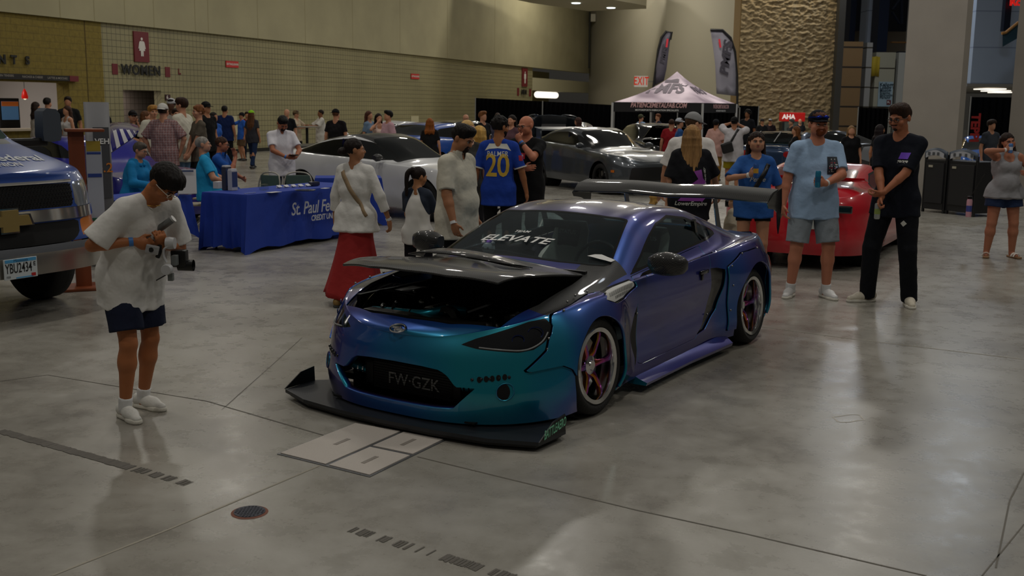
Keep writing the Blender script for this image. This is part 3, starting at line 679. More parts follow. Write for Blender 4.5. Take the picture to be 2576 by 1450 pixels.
def patch_obj(name,pt,m,parent,thick=.012,offset=-1,sharp=30):
 """panel with real thickness; shading normals come from the unbroken skin so cut edges stay clean"""
 if pt.polys and name!='body_shell':
  ce=[pt.A[q[0]][1] for q in pt.polys]
  if min(abs(c) for c in ce)>.08 and min(ce)<0<max(ce):
   for sg in (1,-1):o=patch_obj(name,Patch(pt.A,[q for q,c in zip(pt.polys,ce) if c*sg>0]),m,parent,thick)
   return o
 if not pt.polys:return None
 used=sorted({i for q in pt.polys for i in q});mp={a:i for i,a in enumerate(used)};V=pt.A[used][:,:3];N=pt.A[used][:,5:8];N=N/np.maximum(np.linalg.norm(N,axis=1),1e-9)[:,None]
 n=len(V);F_=[];E_={}
 for q in pt.polys:
  w=[mp[i] for i in q];p=V[w];fn=np.zeros(3)
  for i in range(1,len(w)-1):fn+=np.cross(p[i]-p[0],p[i+1]-p[0])
  if fn@N[w[0]]<0:w=w[::-1]
  F_.append(w)
  for i in range(len(w)):
   e=(w[i],w[(i+1)%len(w)]);r=(e[1],e[0])
   if r in E_:del E_[r]
   else:E_[e]=1
 faces=list(F_);verts=V
 if thick:
  verts=np.concatenate([V,V-N*thick]);faces+=[[i+n for i in w[::-1]] for w in F_]+[[b,a,a+n,b+n] for a,b in E_]
 o=link_mesh(name,verts,faces,m,parent,True);me=o.data
 ln=np.zeros((len(me.loops),3));k=0
 for j,w in enumerate(faces):
  if j<len(F_):ln[k:k+len(w)]=N[w]
  elif j<2*len(F_):ln[k:k+len(w)]=-N[[i-n for i in w]]
  k+=len(w)
 me.normals_split_custom_set([tuple(x) for x in ln]);return o
def wheel(parent,x,y,R,width,rim_r,spokes,mats,out=1,camber=0,lip=.012,dish=.04,spoke_w=.035,kind='spoke',name='wheel'):
 """tyre mesh named wheel with rim, hub and brake as sub-parts; out=+1 faces +y"""
 tm,lm,sm,dm=mats
 hw=width/2;r1=rim_r
 t=MB();pr=[(r1,-hw*.86),(r1+.012,-hw*.95),((R+r1)/2,-hw),(R-.02,-hw*.93),(R-.004,-hw*.8),(R,-hw*.3),(R,hw*.3),(R-.004,hw*.8),(R-.02,hw*.93),((R+r1)/2,hw),(r1+.012,hw*.95),(r1,hw*.86)]
 t.lathe(pr,48,'y')
 root=t.build(name,tm,parent,True,50)
 root.location=(x,y,R);root.rotation_euler=(camber*out,0,0)
 s=out
 rim=MB();rim.lathe([(r1+.004,s*hw*.9),(r1-.002,s*hw*.97),(r1-lip,s*hw*.93),(r1-lip-.006,s*hw*.8),(r1-.03,s*(hw-dish)*.6),(r1-.035,-s*hw*.5),(r1-.01,-s*hw*.8),(r1+.004,-s*hw*.86)],56,'y')
 rim.build('rim',lm,root,True,40)
 sp=MB();yo=s*(hw-dish)
 for k in range(spokes):
  a=2*math.pi*k/spokes
  def pt(r,ang,yy):return (r*math.cos(a+ang),yy,r*math.sin(a+ang))
  if kind=='spoke':
   w0,w1=spoke_w/.06,spoke_w/(r1*.95)*.9
   ring=[]
   for r,wv,yy,th in ((.045,spoke_w*.9,yo-s*.018,.03),(r1*.35,spoke_w*.55,yo-s*.0,.026),(r1*.7,spoke_w*.42,yo+s*.008,.02),(r1*.9,spoke_w*.55,yo+s*.004,.02),(r1-.03,spoke_w*.8,yo-s*.006,.02)):
    c=np.array([r*math.cos(a),yy,r*math.sin(a)]);tv=np.array([-math.sin(a),0,math.cos(a)])
    ring.append([tuple(c-tv*wv),tuple(c-tv*wv*.55+np.array([0,s*.008,0])),tuple(c+tv*wv*.55+np.array([0,s*.008,0])),tuple(c+tv*wv),tuple(c+tv*wv+np.array([0,-s*th,0])),tuple(c-tv*wv+np.array([0,-s*th,0]))])
   sp.loft(ring)
  else:
   for da in (-.13,.13):
    ring=[]
    for r,wv in ((.05,.011),(r1*.5,.009),(r1-.03,.013)):
     aa=a+da*(r/r1)
     c=np.array([r*math.cos(aa),yo,r*math.sin(aa)]);tv=np.array([-math.sin(aa),0,math.cos(aa)])
     ring.append([tuple(c-tv*wv),tuple(c+tv*wv),tuple(c+tv*wv+np.array([0,-s*.02,0])),tuple(c-tv*wv+np.array([0,-s*.02,0]))])
    sp.loft(ring)
 sp.build('rim_spokes',sm,root,True,35)
 h=MB();h.lathe([(.001,yo+s*.012),(.03,yo+s*.012),(.034,yo+s*.004),(.06,yo-s*.004),(.065,yo-s*.03),(.001,yo-s*.03)],28,'y')
 h.build('hub_cap',lm,root,True,35)
 d=MB();d.lathe([(.05,yo-s*.06),(r1*.74,yo-s*.06),(r1*.74,yo-s*.085),(.05,yo-s*.085)],40,'y')
 d.build('brake_disc',dm,root,True,35)
 b=MB();b.lathe([(.02,-s*hw*.4),(r1-.03,-s*hw*.42),(r1-.03,-s*hw*.5),(.02,-s*hw*.5)],32,'y')
 b.build('wheel_back',mat('black_rubber','0b0b0b',.8),root,True)
 return root
 # ------------------------------------------------------------------ the wide-body coupe in the middle
HERO=dict(levels=[dict(z=[(-.95,.072),(-.5,.08),(.4,.10),(2.2,.12),(3.0,.15),(3.4,.2)],w=[(-.95,.80),(-.3,.88),(.5,.86),(2.0,.86),(2.6,.9),(3.4,.8)],xf=-.90,Lf=.55,nf=2.9,xr=3.34,Lr=.4,nr=3,bulge=[(0,.40,.035),(2.57,.48,.06)]),dict(z=[(-.95,.22),(.4,.22),(2.2,.25),(3.4,.3)],w=[(-.95,.84),(-.3,.88),(.5,.865),(1.9,.87),(2.6,.92),(3.4,.82)],xf=-.915,Lf=.55,nf=2.9,xr=3.40,Lr=.4,nr=3,bulge=[(0,.42,.085),(2.57,.5,.085)]),dict(z=[(-.95,.36),(.4,.38),(2.2,.42),(3.4,.48)],w=[(-.95,.84),(-.3,.86),(.5,.845),(1.9,.855),(2.6,.90),(3.4,.82)],xf=-.90,Lf=.56,nf=2.8,xr=3.42,Lr=.42,nr=3,bulge=[(0,.42,.10),(2.57,.5,.10)]),dict(z=[(-.95,.46),(-.6,.52),(0,.58),(.5,.57),(1.5,.6),(2.5,.66),(3.4,.62)],w=[(-.95,.82),(-.3,.835),(.5,.85),(1.9,.875),(2.6,.90),(3.4,.80)],xf=-.885,Lf=.56,nf=2.6,xr=3.42,Lr=.42,nr=3,bulge=[(0,.40,.085),(2.57,.5,.085)]),dict(z=[(-.90,.535),(-.7,.61),(-.4,.68),(0,.725),(.4,.735),(.7,.755),(1.5,.785),(2.2,.82),(2.6,.845),(3.0,.845),(3.4,.80)],w=[(-.95,.74),(-.3,.80),(.2,.83),(.6,.835),(1.2,.84),(2,.85),(2.6,.86),(3.4,.72)],xf=-.86,Lf=.56,nf=2.3,xr=3.36,Lr=.42,nr=2.6,bulge=[(0,.36,.03),(2.57,.45,.04)]),],cap=[([(-.95,.70),(-.3,.76),(.2,.79),(.6,.80),(1.5,.795),(2.2,.79),(2.8,.78),(3.4,.68)],[(-.90,.54),(-.7,.625),(-.4,.70),(0,.75),(.4,.765),(.7,.785),(1.5,.815),(2.2,.845),(2.6,.86),(3.0,.86),(3.4,.815)]),([(-.95,.52),(-.3,.62),(.2,.67),(.45,.68),(.75,.645),(1.1,.59),(1.8,.565),(2.3,.57),(2.8,.58),(3.4,.55)],[(-.90,.55),(-.7,.65),(-.4,.725),(0,.785),(.35,.825),(.5,.86),(.75,.965),(1.0,1.065),(1.2,1.115),(1.5,1.14),(1.9,1.12),(2.3,1.04),(2.6,.955),(2.85,.885),(3.1,.865),(3.4,.83)]),([(-.95,.28),(-.3,.34),(.45,.36),(1.1,.34),(2.3,.33),(3.4,.3)],[(-.90,.56),(-.7,.665),(-.4,.735),(0,.80),(.3,.85),(.42,.885),(.7,1.0),(.95,1.10),(1.1,1.145),(1.3,1.175),(1.55,1.188),(1.9,1.165),(2.3,1.085),(2.6,.985),(2.82,.91),(3.1,.89),(3.4,.85)]),([(-.95,.02),(3.4,.02)],[(-.90,.565),(-.7,.67),(-.4,.745),(0,.815),(.22,.86),(.38,.895),(.7,1.02),(.95,1.12),(1.1,1.165),(1.3,1.195),(1.55,1.205),(1.9,1.18),(2.3,1.095),(2.6,.99),(2.82,.915),(3.1,.895),(3.4,.855)]),],n=(56,250,30),m=10)
def flip_paint():
 m=bpy.data.materials.new('color_shift_paint');m.use_nodes=True;n,l=nodes(m);b=n['Principled BSDF']
 lw=n.new('ShaderNodeLayerWeight');lw.inputs[0].default_value=.5
 cr=n.new('ShaderNodeValToRGB');e=cr.color_ramp.elements
 e[0].position=.05;e[0].color=(*srgb('108fa4'),1)
 e[1].position=.85;e[1].color=(*srgb('352a4c'),1)
 for p,c in ((.16,'127fa8'),(.30,'1c5aa4'),(.46,'26489c'),(.60,'38368a')):
  k=cr.color_ramp.elements.new(p);k.color=(*srgb(c),1)
 l.new(lw.outputs['Facing'],cr.inputs[0]);l.new(cr.outputs[0],b.inputs['Base Color'])
 b.inputs['Metallic'].default_value=.55;b.inputs['Roughness'].default_value=.32
 b.inputs['Coat Weight'].default_value=1;b.inputs['Coat Roughness'].default_value=.05
 return m
def carbon_mat():
 m=bpy.data.materials.new('carbon_weave');m.use_nodes=True;n,l=nodes(m);b=n['Principled BSDF']
 tc=n.new('ShaderNodeTexCoord');ck=n.new('ShaderNodeTexChecker');ck.inputs['Scale'].default_value=120
 ck.inputs[1].default_value=(.035,.034,.033,1);ck.inputs[2].default_value=(.012,.012,.012,1)
 l.new(tc.outputs['Object'],ck.inputs[0]);l.new(ck.outputs[0],b.inputs['Base Color'])
 b.inputs['Roughness'].default_value=.5;b.inputs['Specular IOR Level'].default_value=.3;b.inputs['Coat Weight'].default_value=.55;b.inputs['Coat Roughness'].default_value=.06;return m
def glass_mat(name,tint,a=.45,rough=.02):
 m=bpy.data.materials.new(name);m.use_nodes=True;n,l=nodes(m);n.remove(n['Principled BSDF'])
 tr=n.new('ShaderNodeBsdfTransparent');tr.inputs[0].default_value=(*srgb(tint),1)
 g=n.new('ShaderNodeBsdfGlossy');g.inputs['Roughness'].default_value=rough;g.inputs[0].default_value=(.9,.95,1,1)
 lw_=n.new('ShaderNodeLayerWeight');lw_.inputs[0].default_value=.5;pw_=n.new('ShaderNodeMath');pw_.operation='POWER';pw_.inputs[1].default_value=4;l.new(lw_.outputs['Facing'],pw_.inputs[0]);f=n.new('ShaderNodeMath');f.operation='MULTIPLY_ADD';f.inputs[1].default_value=.9;f.inputs[2].default_value=.05;l.new(pw_.outputs[0],f.inputs[0])
 mx=n.new('ShaderNodeMixShader');l.new(f.outputs[0],mx.inputs[0]);l.new(tr.outputs[0],mx.inputs[1]);l.new(g.outputs[0],mx.inputs[2])
 l.new(mx.outputs[0],n['Material Output'].inputs[0]);return m
PAINT=flip_paint();CARBON=carbon_mat();TINT=glass_mat('tinted_glass','dce6e8')
BLACK=mat('satin_black','0c0c0d',.45);GLOSSB=mat('gloss_black','070708',.12,coat=.6);RUBBER=mat('tyre_rubber','141414',.78,bump=.2,bs=60)
CHROME=mat('polished_metal','e2e2e2',.12,metal=1);STEEL=mat('brushed_steel','9a9a98',.35,metal=1);WHITE=mat('white_print','e8e8e6',.6)
def neochrome():
 m=bpy.data.materials.new('oil_slick_chrome');m.use_nodes=True;n,l=nodes(m);b=n['Principled BSDF']
 lw=n.new('ShaderNodeLayerWeight');lw.inputs[0].default_value=.5;cr=n.new('ShaderNodeValToRGB');cr.color_ramp.interpolation='LINEAR'
 e=cr.color_ramp.elements;e[0].position=0;e[0].color=(*srgb('c8a24a'),1);e[1].position=1;e[1].color=(*srgb('3c6fd0'),1)
 for p,c in ((.25,'c06a2c'),(.5,'b0449c'),(.75,'5b36b8')):
  k=e.new(p);k.color=(*srgb(c),1)
 l.new(lw.outputs['Facing'],cr.inputs[0]);l.new(cr.outputs[0],b.inputs['Base Color']);b.inputs['Metallic'].default_value=1;b.inputs['Roughness'].default_value=.16
 return m
NEO=neochrome()
def car_root(name,O,ang,S,label,cat='car',group=None):
 """local +x runs from the front axle to the tail, +y to the driver side of the picture"""
 r=empty(name,(O[0],O[1],0),0,label,cat,group)
 r.matrix_world=Matrix(((math.cos(ang)*S,math.sin(ang)*S,0,O[0]),(math.sin(ang)*S,-math.cos(ang)*S,0,O[1]),(0,0,S,0),(0,0,0,1)))
 return r
def rest_mesh(o):return o
class Skin:
 def __init__(s,pt):
  s.bv=BVHTree.FromPolygons([Vector(r[:3]) for r in pt.A],pt.polys)
 def side(s,x,z,sg=1):
  h=s.bv.ray_cast(Vector((x,2*sg,z)),Vector((0,-sg,0)));return h[0],(h[1] if h[1] is None or h[1].y*sg>0 else-h[1])
 def front(s,y,z):
  h=s.bv.ray_cast(Vector((-3,y,z)),Vector((1,0,0)));return h[0],(h[1] if h[1] is None or h[1].x<0 else-h[1])
 def top(s,x,y):
  h=s.bv.ray_cast(Vector((x,y,3)),Vector((0,0,-1)));return h[0],(h[1] if h[1] is None or h[1].z>0 else-h[1])
def diag(poly,sgn,shrink=0.0):
 def f(A):
  return np.minimum(poly_sd(poly,(A[:,0]+A[:,1]*sgn)/1.41421,A[:,2])-shrink,np.minimum(A[:,1]*sgn-.2,-A[:,0]-.2))
 return f
def circ(cx,cz,r,ymin=.4):
 return lambda A:np.minimum(r-np.sqrt((A[:,0]-cx)**2+(A[:,2]-cz)**2),np.abs(A[:,1])-ymin)
def minus(f):return lambda A:-f(A)
def band(A):return 0
def build_hero():
 root=car_root('show_coupe',(-.208,6.831),R_(56.96),.975,'low wide-body coupe in colour-shifting blue and purple paint with raised carbon hood and rear wing','car')
 sk=car_skin(HERO);S=Skin(sk)
 body=sk
 for c in (circ(0.0,.30,.338),circ(2.555,.32,.372)):_,body=clip(body,c)
 WIN=[(.64,.80),(.90,.905),(1.16,1.02),(1.35,1.085),(1.61,1.122),(1.9,1.085),(2.13,1.015),(2.30,.955),(2.27,.925),(2.05,.90),(1.5,.865),(1.0,.83)]
 wfr,body=clip(body,side(WIN,ymin=.35))
 wgl,wfr=clip(wfr,side(WIN,ymin=.35,shrink=.016))
 patch_obj('window_trim',wfr,GLOSSB,root,.02)
 for sgn,nm in ((1,0),(-1,0)):
  g1,_=clip(wgl,lambda A:A[:,1]*sgn)
  fr,rr_=clip(g1,lambda A:(1.93+(A[:,2]-.9)*-.45)-A[:,0]);qw,_x=clip(rr_,lambda A:A[:,0]-(1.96+(A[:,2]-.9)*-.45))
  tri,fr2=clip(fr,lambda A:(.93-A[:,0]))
  patch_obj('side_window',fr2,TINT,root,.004);patch_obj('quarter_window',qw,TINT,root,.004);patch_obj('corner_window',tri,TINT,root,.004)
 bp=MB()
 for sg in (1,-1):bp.box((1.945,sg*.68,.97),(.035,.03,.2),ry=-.4)
 bp.build('door_pillar',GLOSSB,root)
 WS=[(.37,-.1),(.375,0),(.40,.35),(.455,.58),(.50,.66),(.555,.685),(1.09,.535),(1.085,.4),(1.06,0),(1.06,-.1)]
 ws,body=clip(body,top(WS,.82));ws2,wst=clip(ws,top(WS,.82,shrink=.018))
 glass=patch_obj('windshield',ws2,TINT,root,.005);patch_obj('windshield_trim',wst,GLOSSB,root,.01)
 RG=[(2.10,-.1),(2.10,.42),(2.2,.49),(2.72,.52),(2.80,.3),(2.82,-.1)]
 rg,body=clip(body,top(RG,.7));patch_obj('rear_window',rg,TINT,root,.005)
 HO=[(-.775,-.1),(-.77,0),(-.75,.30),(-.655,.60),(-.33,.665),(.10,.65),(.30,.62),(.335,.3),(.34,-.1)]
 hood,body=clip(body,lambda A:np.minimum(top(HO,.4)(A),A[:,4]-4.05))
 # carbon fender tops
 FT=[(-.42,.60),(-.42,.775),(-.2,.80),(.06,.775),(.22,.80),(.40,.775),(.62,.775),(.62,.5)]
 ft,body=clip(body,lambda A:np.minimum(top(FT,.5)(A),A[:,4]-3.9));patch_obj('carbon_fender_top',ft,CARBON,root,.01)
 HL=[(-.27,.538),(-.18,.575),(-.043,.615),(.135,.664),(.242,.676),(.277,.64),(.262,.59),(.230,.548),(.153,.508),(.06,.498),(-.006,.503),(-.18,.518)]
 for sg in (1,-1):
  hl,body=clip(body,diag(HL,sg));lens,rim=clip(hl,diag(HL,sg,.010))
  patch_obj('headlight_trim',rim,GLOSSB,root,.02)
  h=patch_obj('headlight',lens,mat('headlight_lens','05070d',.1,coat=.6),root,.01)
  def corner(t,z,o=.003):
   hh=S.bv.ray_cast(Vector((t*.7071-2*.7071,(t*.7071+2*.7071)*sg,z)),Vector((.7071,-.7071*sg,0)))
   return (hh[0]-Vector((.7071,-.7071*sg,0))*o) if hh[0] else None
  dr_l=[q for q in (corner(t,z) for t,z in ((-.17,.528),(-.08,.520),(.0,.514),(.07,.510),(.14,.520),(.21,.552),(.25,.600))) if q]
  ls=MB();ls.tube(smooth_curve(dr_l,5),.0045,6);ls.build('light_strip',mat('light_strip','8e9090',.3),h,True)
  for(t,z,r) in ((.17,.600,.046),(.06,.568,.036)):
   q=corner(t,z,.001)
   if q:
    rg=MB();ax1=Vector((.7071,.7071*sg,0));ax2=Vector((0,0,1))
    rg.tube([q+ax1*r*math.cos(u)+ax2*r*.8*math.sin(u) for u in np.linspace(0,2*math.pi,25)],.003,5,cap=False);rg.build('projector_ring',mat('lamp_blue','2c3a78',.2,metal=.8),h,True)
    # main opening, small holes, round duct
 OP=[(-.01,.405),(.2,.401),(.322,.391),(.378,.362),(.435,.302),(.556,.306),(.545,.285),(.42,.155),(.3,.148),(-.01,.145)]
 hole,body=clip(body,front(OP,-.5));lipp,hole=clip(hole,minus(front(OP,-.5,shrink=.007)))
 patch_obj('grille_edge',lipp,PAINT,root,.05)
 HOLES=[(yy,zz,.0175) for(yy,zz) in ((.522,.347),(.57,.352),(.613,.355),(.656,.359),(.700,.363))]+[(.690,.277,.050)]
 for sg in (1,-1):
  for(yy,zz,r_) in HOLES:
   sh_=poly_shape([(r_*.8*math.cos(t),r_*math.sin(t)) for t in np.linspace(0,2*math.pi,25)[:-1]],.02)
   decal('bumper_duct',sh_,S.bv,(-.75,yy*sg,zz),(.55*sg,.83,0),(0,0,1),mat('matt_black','060606',.9),root,off=.003,back=.5,flip=True)
   if r_<.03:p_,nn=S.front(yy*sg,zz-.002);ls=MB();ls.sphere(tuple(p_+nn*.0),.010,12,8);ls.build('duct_lens',GLOSSB,root,True)
   else:
    ring_=[]
    for t in np.linspace(0,2*math.pi,33):
     p_,nn=S.front(yy*sg+r_*.78*math.cos(t),zz+r_*math.sin(t));ring_.append(p_+nn*.002)
    rg_=MB();rg_.tube(ring_,.0045,6,cap=False);rg_.build('duct_rim',PAINT,root,True)
    # side pieces
 FV=[(.13,.715),(.20,.758),(.60,.782),(.628,.735),(.42,.682),(.25,.678)]
 fv,body=clip(body,side(FV,ymin=.5));fin,rim=clip(fv,side(FV,ymin=.5,shrink=.008));patch_obj('vent_trim',rim,GLOSSB,root,.02)
 vp=patch_obj('fender_vent',fin,mat('vent_silver','c8c8c4',.45),root,.01)
 sl=MB()
 for sg in (1,-1):
  for i in range(22):
   x=.235+i*.0165;a,_n=S.side(x,.742+i*.0009,sg);b_,_n=S.side(x-.02,.722+i*.0005,sg)
   if a and b_:sl.tube([a+Vector((0,.002*sg,0)),b_+Vector((0,.002*sg,0))],0.0012,4)
   a,_n=S.side(x+.01,.715+i*.0006,sg);b_,_n=S.side(x-.004,.700+i*.0004,sg)
   if a and b_ and i>2:sl.tube([a+Vector((0,.002*sg,0)),b_+Vector((0,.002*sg,0))],0.0012,4)
 sl.build('vent_slot',BLACK,vp)
 GAP=[(.455,.34),(.50,.50),(.575,.60),(.632,.635),(.632,.33),(.60,.20),(.56,.15),(.50,.22)]
 gp,body=clip(body,side([(.49,.42),(.56,.56),(.632,.62),(.638,.30),(.60,.19),(.555,.26)],ymin=.5));patch_obj('wheel_vent',gp,BLACK,root,.01)
 SCP=[(1.835,.712),(1.95,.705),(2.06,.68),(2.045,.54),(1.97,.37),(1.78,.245),(1.60,.222),(1.72,.285),(1.81,.40),(1.86,.55)]
 sc_,body=clip(body,side(SCP,ymin=.5))
 sc_=Patch(sc_.A.copy(),sc_.polys);sc_.A[:,1]-=np.sign(sc_.A[:,1])*.018
 patch_obj('side_scoop',sc_,GLOSSB,root,.03)
 DR=[(.642,.795),(.638,.205),(.70,.185),(1.60,.205),(1.73,.29),(1.82,.41),(1.865,.55),(1.84,.70),(1.86,.88),(1.5,.856),(1.0,.822)]
 dr,body=clip(body,lambda A:np.minimum(side(DR,ymin=.4)(A),5.2-A[:,4]));door,_g=clip(dr,lambda A:np.minimum(side(DR,ymin=.4,shrink=.004)(A),5.2-A[:,4]))
 dl,drt=clip(door,lambda A:A[:,1])
 for q,sg in ((dl,1),(drt,-1)):
  d=patch_obj('door',q,PAINT,root,.012)
  p_,nn=S.side(1.70,.70,sg);hb=MB();hb.box(tuple(p_+nn*.012),(.15,.02,.028),bev=.008);hb.box(tuple(p_+Vector((-.03,0,-.035))+nn*.008),(.03,.02,.05),bev=.008);hb.build('door_handle',GLOSSB,d,True)
 FL=[(-.40,.69),(-.47,.565),(-.50,.50),(-.655,.378),(-.42,.40),(-.36,.37),(-.30,.25),(-.2,.1),(.2,.1),(.55,.16),(.56,.25),(.56,.55),(.632,.64),(.632,.768),(.25,.70),(.05,.80),(-.2,.80)]
 fl,body=clip(body,side(FL,ymin=.5));flg,_=clip(fl,side(FL,ymin=.5,shrink=.0035))
 a_,b_=clip(flg,lambda A:A[:,1]);[patch_obj('fender_flare',Patch(np.column_stack([q.A[:,0],q.A[:,1]+sg*(.016),q.A[:,2:]]),q.polys),PAINT,root,.022) for q,sg in ((a_,1),(b_,-1))]
 RF=[(2.07,.70),(2.10,.18),(3.0,.2),(3.12,.45),(3.05,.66),(2.6,.80),(2.3,.79)]
 fl,body=clip(body,side(RF,ymin=.5));flg,_=clip(fl,side(RF,ymin=.5,shrink=.0035))
 a_,b_=clip(flg,lambda A:A[:,1]);[patch_obj('rear_flare',Patch(np.column_stack([q.A[:,0],q.A[:,1]+sg*(.016),q.A[:,2:]]),q.polys),PAINT,root,.022) for q,sg in ((a_,1),(b_,-1))]
 # front bumper panel and body
 bmp,body=clip(body,lambda A:np.minimum(-.36-A[:,0]+(A[:,2]-.5)*.0,.9-A[:,2]))
 patch_obj('front_bumper',bmp,PAINT,root,.012)
 rf,body=clip(body,lambda A:np.minimum(A[:,4]-5.95,np.minimum(A[:,0]-1.0,2.2-A[:,0])))
 patch_obj('roof',rf,PAINT,root,.012)
 patch_obj('body_shell',body,PAINT,root,.012)
 # rivets
 rv=MB()
 RV=[(-.389,.664),(-.30,.70),(-.196,.728),(-.07,.748),(.058,.755),(.16,.742),(.615,.666),(.62,.55),(-.461,.564),(-.485,.505),(-.60,.388),(1.80,.36),(2.12,.70),(2.13,.55),(2.12,.35),(2.3,.775),(2.6,.79)]
 for sg in (1,-1):
  for(x,z) in RV:
   p_,nn=S.side(x,z,sg)
   if p_ is None:continue
   rv.sphere(tuple(p_+nn*(.016 if x>-.38 and not .6<x<.64 else .004)),.0085,10,6)
 rv.build('flare_rivet',STEEL,root,True)
 # badge: ring with an S-bar
 p_,nn=S.front(0,.588);bd=MB();bd.tube([(0.055*math.cos(a),.036*math.sin(a),0) for a in np.linspace(0,2*math.pi,33)],.006,8,cap=False)
 bd.box((-.012,.010,0),(.062,.012,.008),rz=.12);bd.box((.012,-.010,0),(.062,.012,.008),rz=.12);bd.box((0,0,0),(.016,.04,.008),rz=-.5)
 q=(nn+Vector((0,0,.05))).normalized();xax=Vector((0,1,0));yax=q.cross(xax).normalized()
 if yax.z<0:yax=-yax
 Mx=Matrix((xax,yax,q)).transposed().to_4x4();Mx.translation=p_+q*.006
 bd.xf(Mx);bd.build('badge',CHROME,root,True)
 # intake box, intercooler, pipes
 ib=MB();ib.box((-.56,0,.26),(.02,1.24,.40));ib.box((-.66,0,.085),(.36,1.1,.01));ib.box((-.66,0,.455),(.30,1.0,.01));ib.build('intake_cavity',BLACK,root)
 ic=MB();ic.box((-.70,0,.245),(.07,.62,.19),bev=.012)
 for i in range(11):ic.box((-.737,0,.165+i*.016),(.008,.60,.004))
 for sg in (1,-1):ic.box((-.70,sg*.34,.245),(.075,.07,.17),bev=.02)
 ico=ic.build('intercooler',mat('dark_core','1a1a1c',.5,metal=.5),root)
 flat_text('intercooler_lettering','FW·GZK',(-.743,.02,.235),(0,1,0),(0,0,1),.105,mat('alloy_print','8e8e8c',.5),ico,bold=.01,depth=.002)
 pp=MB();teal=mat('teal_pipe','138aa0',.3,metal=.6)
 for sg in (1,-1):pp.tube([(-.70,sg*.37,.25),(-.71,sg*.45,.265),(-.70,sg*.54,.28)],.028,14)
 pp.build('boost_pipe',teal,root,True)
 pc=MB()
 for sg in (1,-1):
  for yy in (.395,.435):pc.lathe([(.031,yy*sg-.005),(.036,yy*sg),(.031,yy*sg+.005)],18,'y',c=(-.705,0,.257))
 pc.build('hose_clamp',CHROME,root,True)
 # splitter with end plates
 sp=MB();SPL=[(-1.02,0),(-1.01,.35),(-.965,.72),(-.855,1.0),(-.57,1.01),(-.50,.93),(-.45,.80)]
 poly=SPL+[(x,-y*.96) for x,y in SPL[::-1] if y]
 sp.prism(poly,.040,.062);so=sp.build('front_splitter',mat('splitter_black','1c1f24',.42),root)
 for sg in (1,-1):
  ep=MB();ep.prism([(-.855,.062),(-.70,.148),(-.575,.162),(-.57,.062)],(1.0 if sg>0 else-.965),(1.008 if sg>0 else-.972),'y');epo=ep.build('end_plate',BLACK,so)
  tx,ty=((1,0,0),(0,0,1)) if sg==-1 else ((-1,0,0),(0,0,1))
 sh=text_mesh('BATTLEAERO',.062,bold=.012,shear=.2,xs=.62)
 # text on the outer face, reading front to back
 ang=math.atan2(.06,.27)
 flat_text('end_plate_lettering','BATTLEAERO',(-.695,1.011,.105),(1,0,.13),(0.0,0,1),.075,mat('mint_print','7fd0a8',.6),so,bold=.015,xs=.54,shear=.15,depth=-.002)
 sp2=MB();sp2.prism([(x*.98 if x<-.8 else x,y*.97) for x,y in poly],.018,.040);sp2.build('splitter_base',BLACK,so)
 # side skirt
 ss=MB()
 for sg in (1,-1):
  ss.loft([[(.62,sg*.80,.06),(.62,sg*.945,.06),(.62,sg*.95,.08),(.62,sg*.89,.10),(.62,sg*.85,.12)],[(1.4,sg*.80,.06),(1.4,sg*.93,.06),(1.4,sg*.935,.08),(1.4,sg*.88,.105),(1.4,sg*.86,.13)],[(2.15,sg*.84,.06),(2.15,sg*.95,.06),(2.15,sg*.955,.085),(2.15,sg*.91,.12),(2.15,sg*.88,.15)]])
 ss.build('side_skirt',PAINT,root,True,40)
 ub=MB();ub.box((1.25,0,.15),(3.7,1.35,.04));ub.build('underbody',BLACK,root)
 ia=MB()
 for cx in (0,2.57):
  for sg in (1,-1):ia.lathe([(.355,sg*.50),(.355,sg*.86)],24,'y',c=(cx,0,.32));ia.lathe([(.02,sg*.50),(.355,sg*.50)],24,'y',c=(cx,0,.32))
 ia.build('wheel_well',mat('matt_black','060606',.9),root)
 # wheels
 for(x,ww,yo) in ((0,.25,.915),(2.57,.29,.955)):
  for sg in (1,-1):
   wheel(root,x,sg*(yo-ww/2),.312,ww,.243,6,(RUBBER,CHROME,NEO,STEEL),sg,camber=.06,dish=.095 if x else .06,spoke_w=.036,lip=.028)
   # raised hood
 hp=Patch(hood.A.copy(),hood.polys);hx,hz=.33,.865;ca,sa=math.cos(R_(15.5)),math.sin(R_(15.5))
 x,z=hp.A[:,0]-hx,hp.A[:,2]-hz
 vent=lambda A:np.minimum(poly_sd([(-.30,-.1),(-.34,.12),(-.30,.30),(-.16,.40),(-.05,.42),(-.10,.30),(-.14,.15),(-.15,-.1)],A[:,0],np.abs(A[:,1])),1)
 # power bulge in the middle
 yy=np.abs(hood.A[:,1]);xx=hood.A[:,0]
 hp.A[:,2]+=.022*np.exp(-(yy/.33)**4)*np.clip((xx+.62)/.3,0,1)*np.clip((.3-xx)/.1,0,1)
 vh,hp2=clip(hp,lambda A:np.minimum(top([(-.20,-.1),(-.22,.1),(-.19,.30),(-.10,.42),(-.02,.43),(-.06,.30),(-.08,.1),(-.08,-.1)])(A),1))
 def rot(p):
  x,z=p.A[:,0]-hx,p.A[:,2]-hz;B=p.A.copy();B[:,0]=hx+x*ca+z*sa;B[:,2]=hz-x*sa+z*ca
  if B.shape[1]>7:B[:,5]=p.A[:,5]*ca+p.A[:,7]*sa;B[:,7]=-p.A[:,5]*sa+p.A[:,7]*ca
  return Patch(B,p.polys)
 ho=patch_obj('hood',rot(hp2),CARBON,root,.014)
 vh.A[:,2]-=.02;patch_obj('hood_vent',rot(vh),BLACK,ho,.01)
 lipr=MB();row0=[];row1=[]
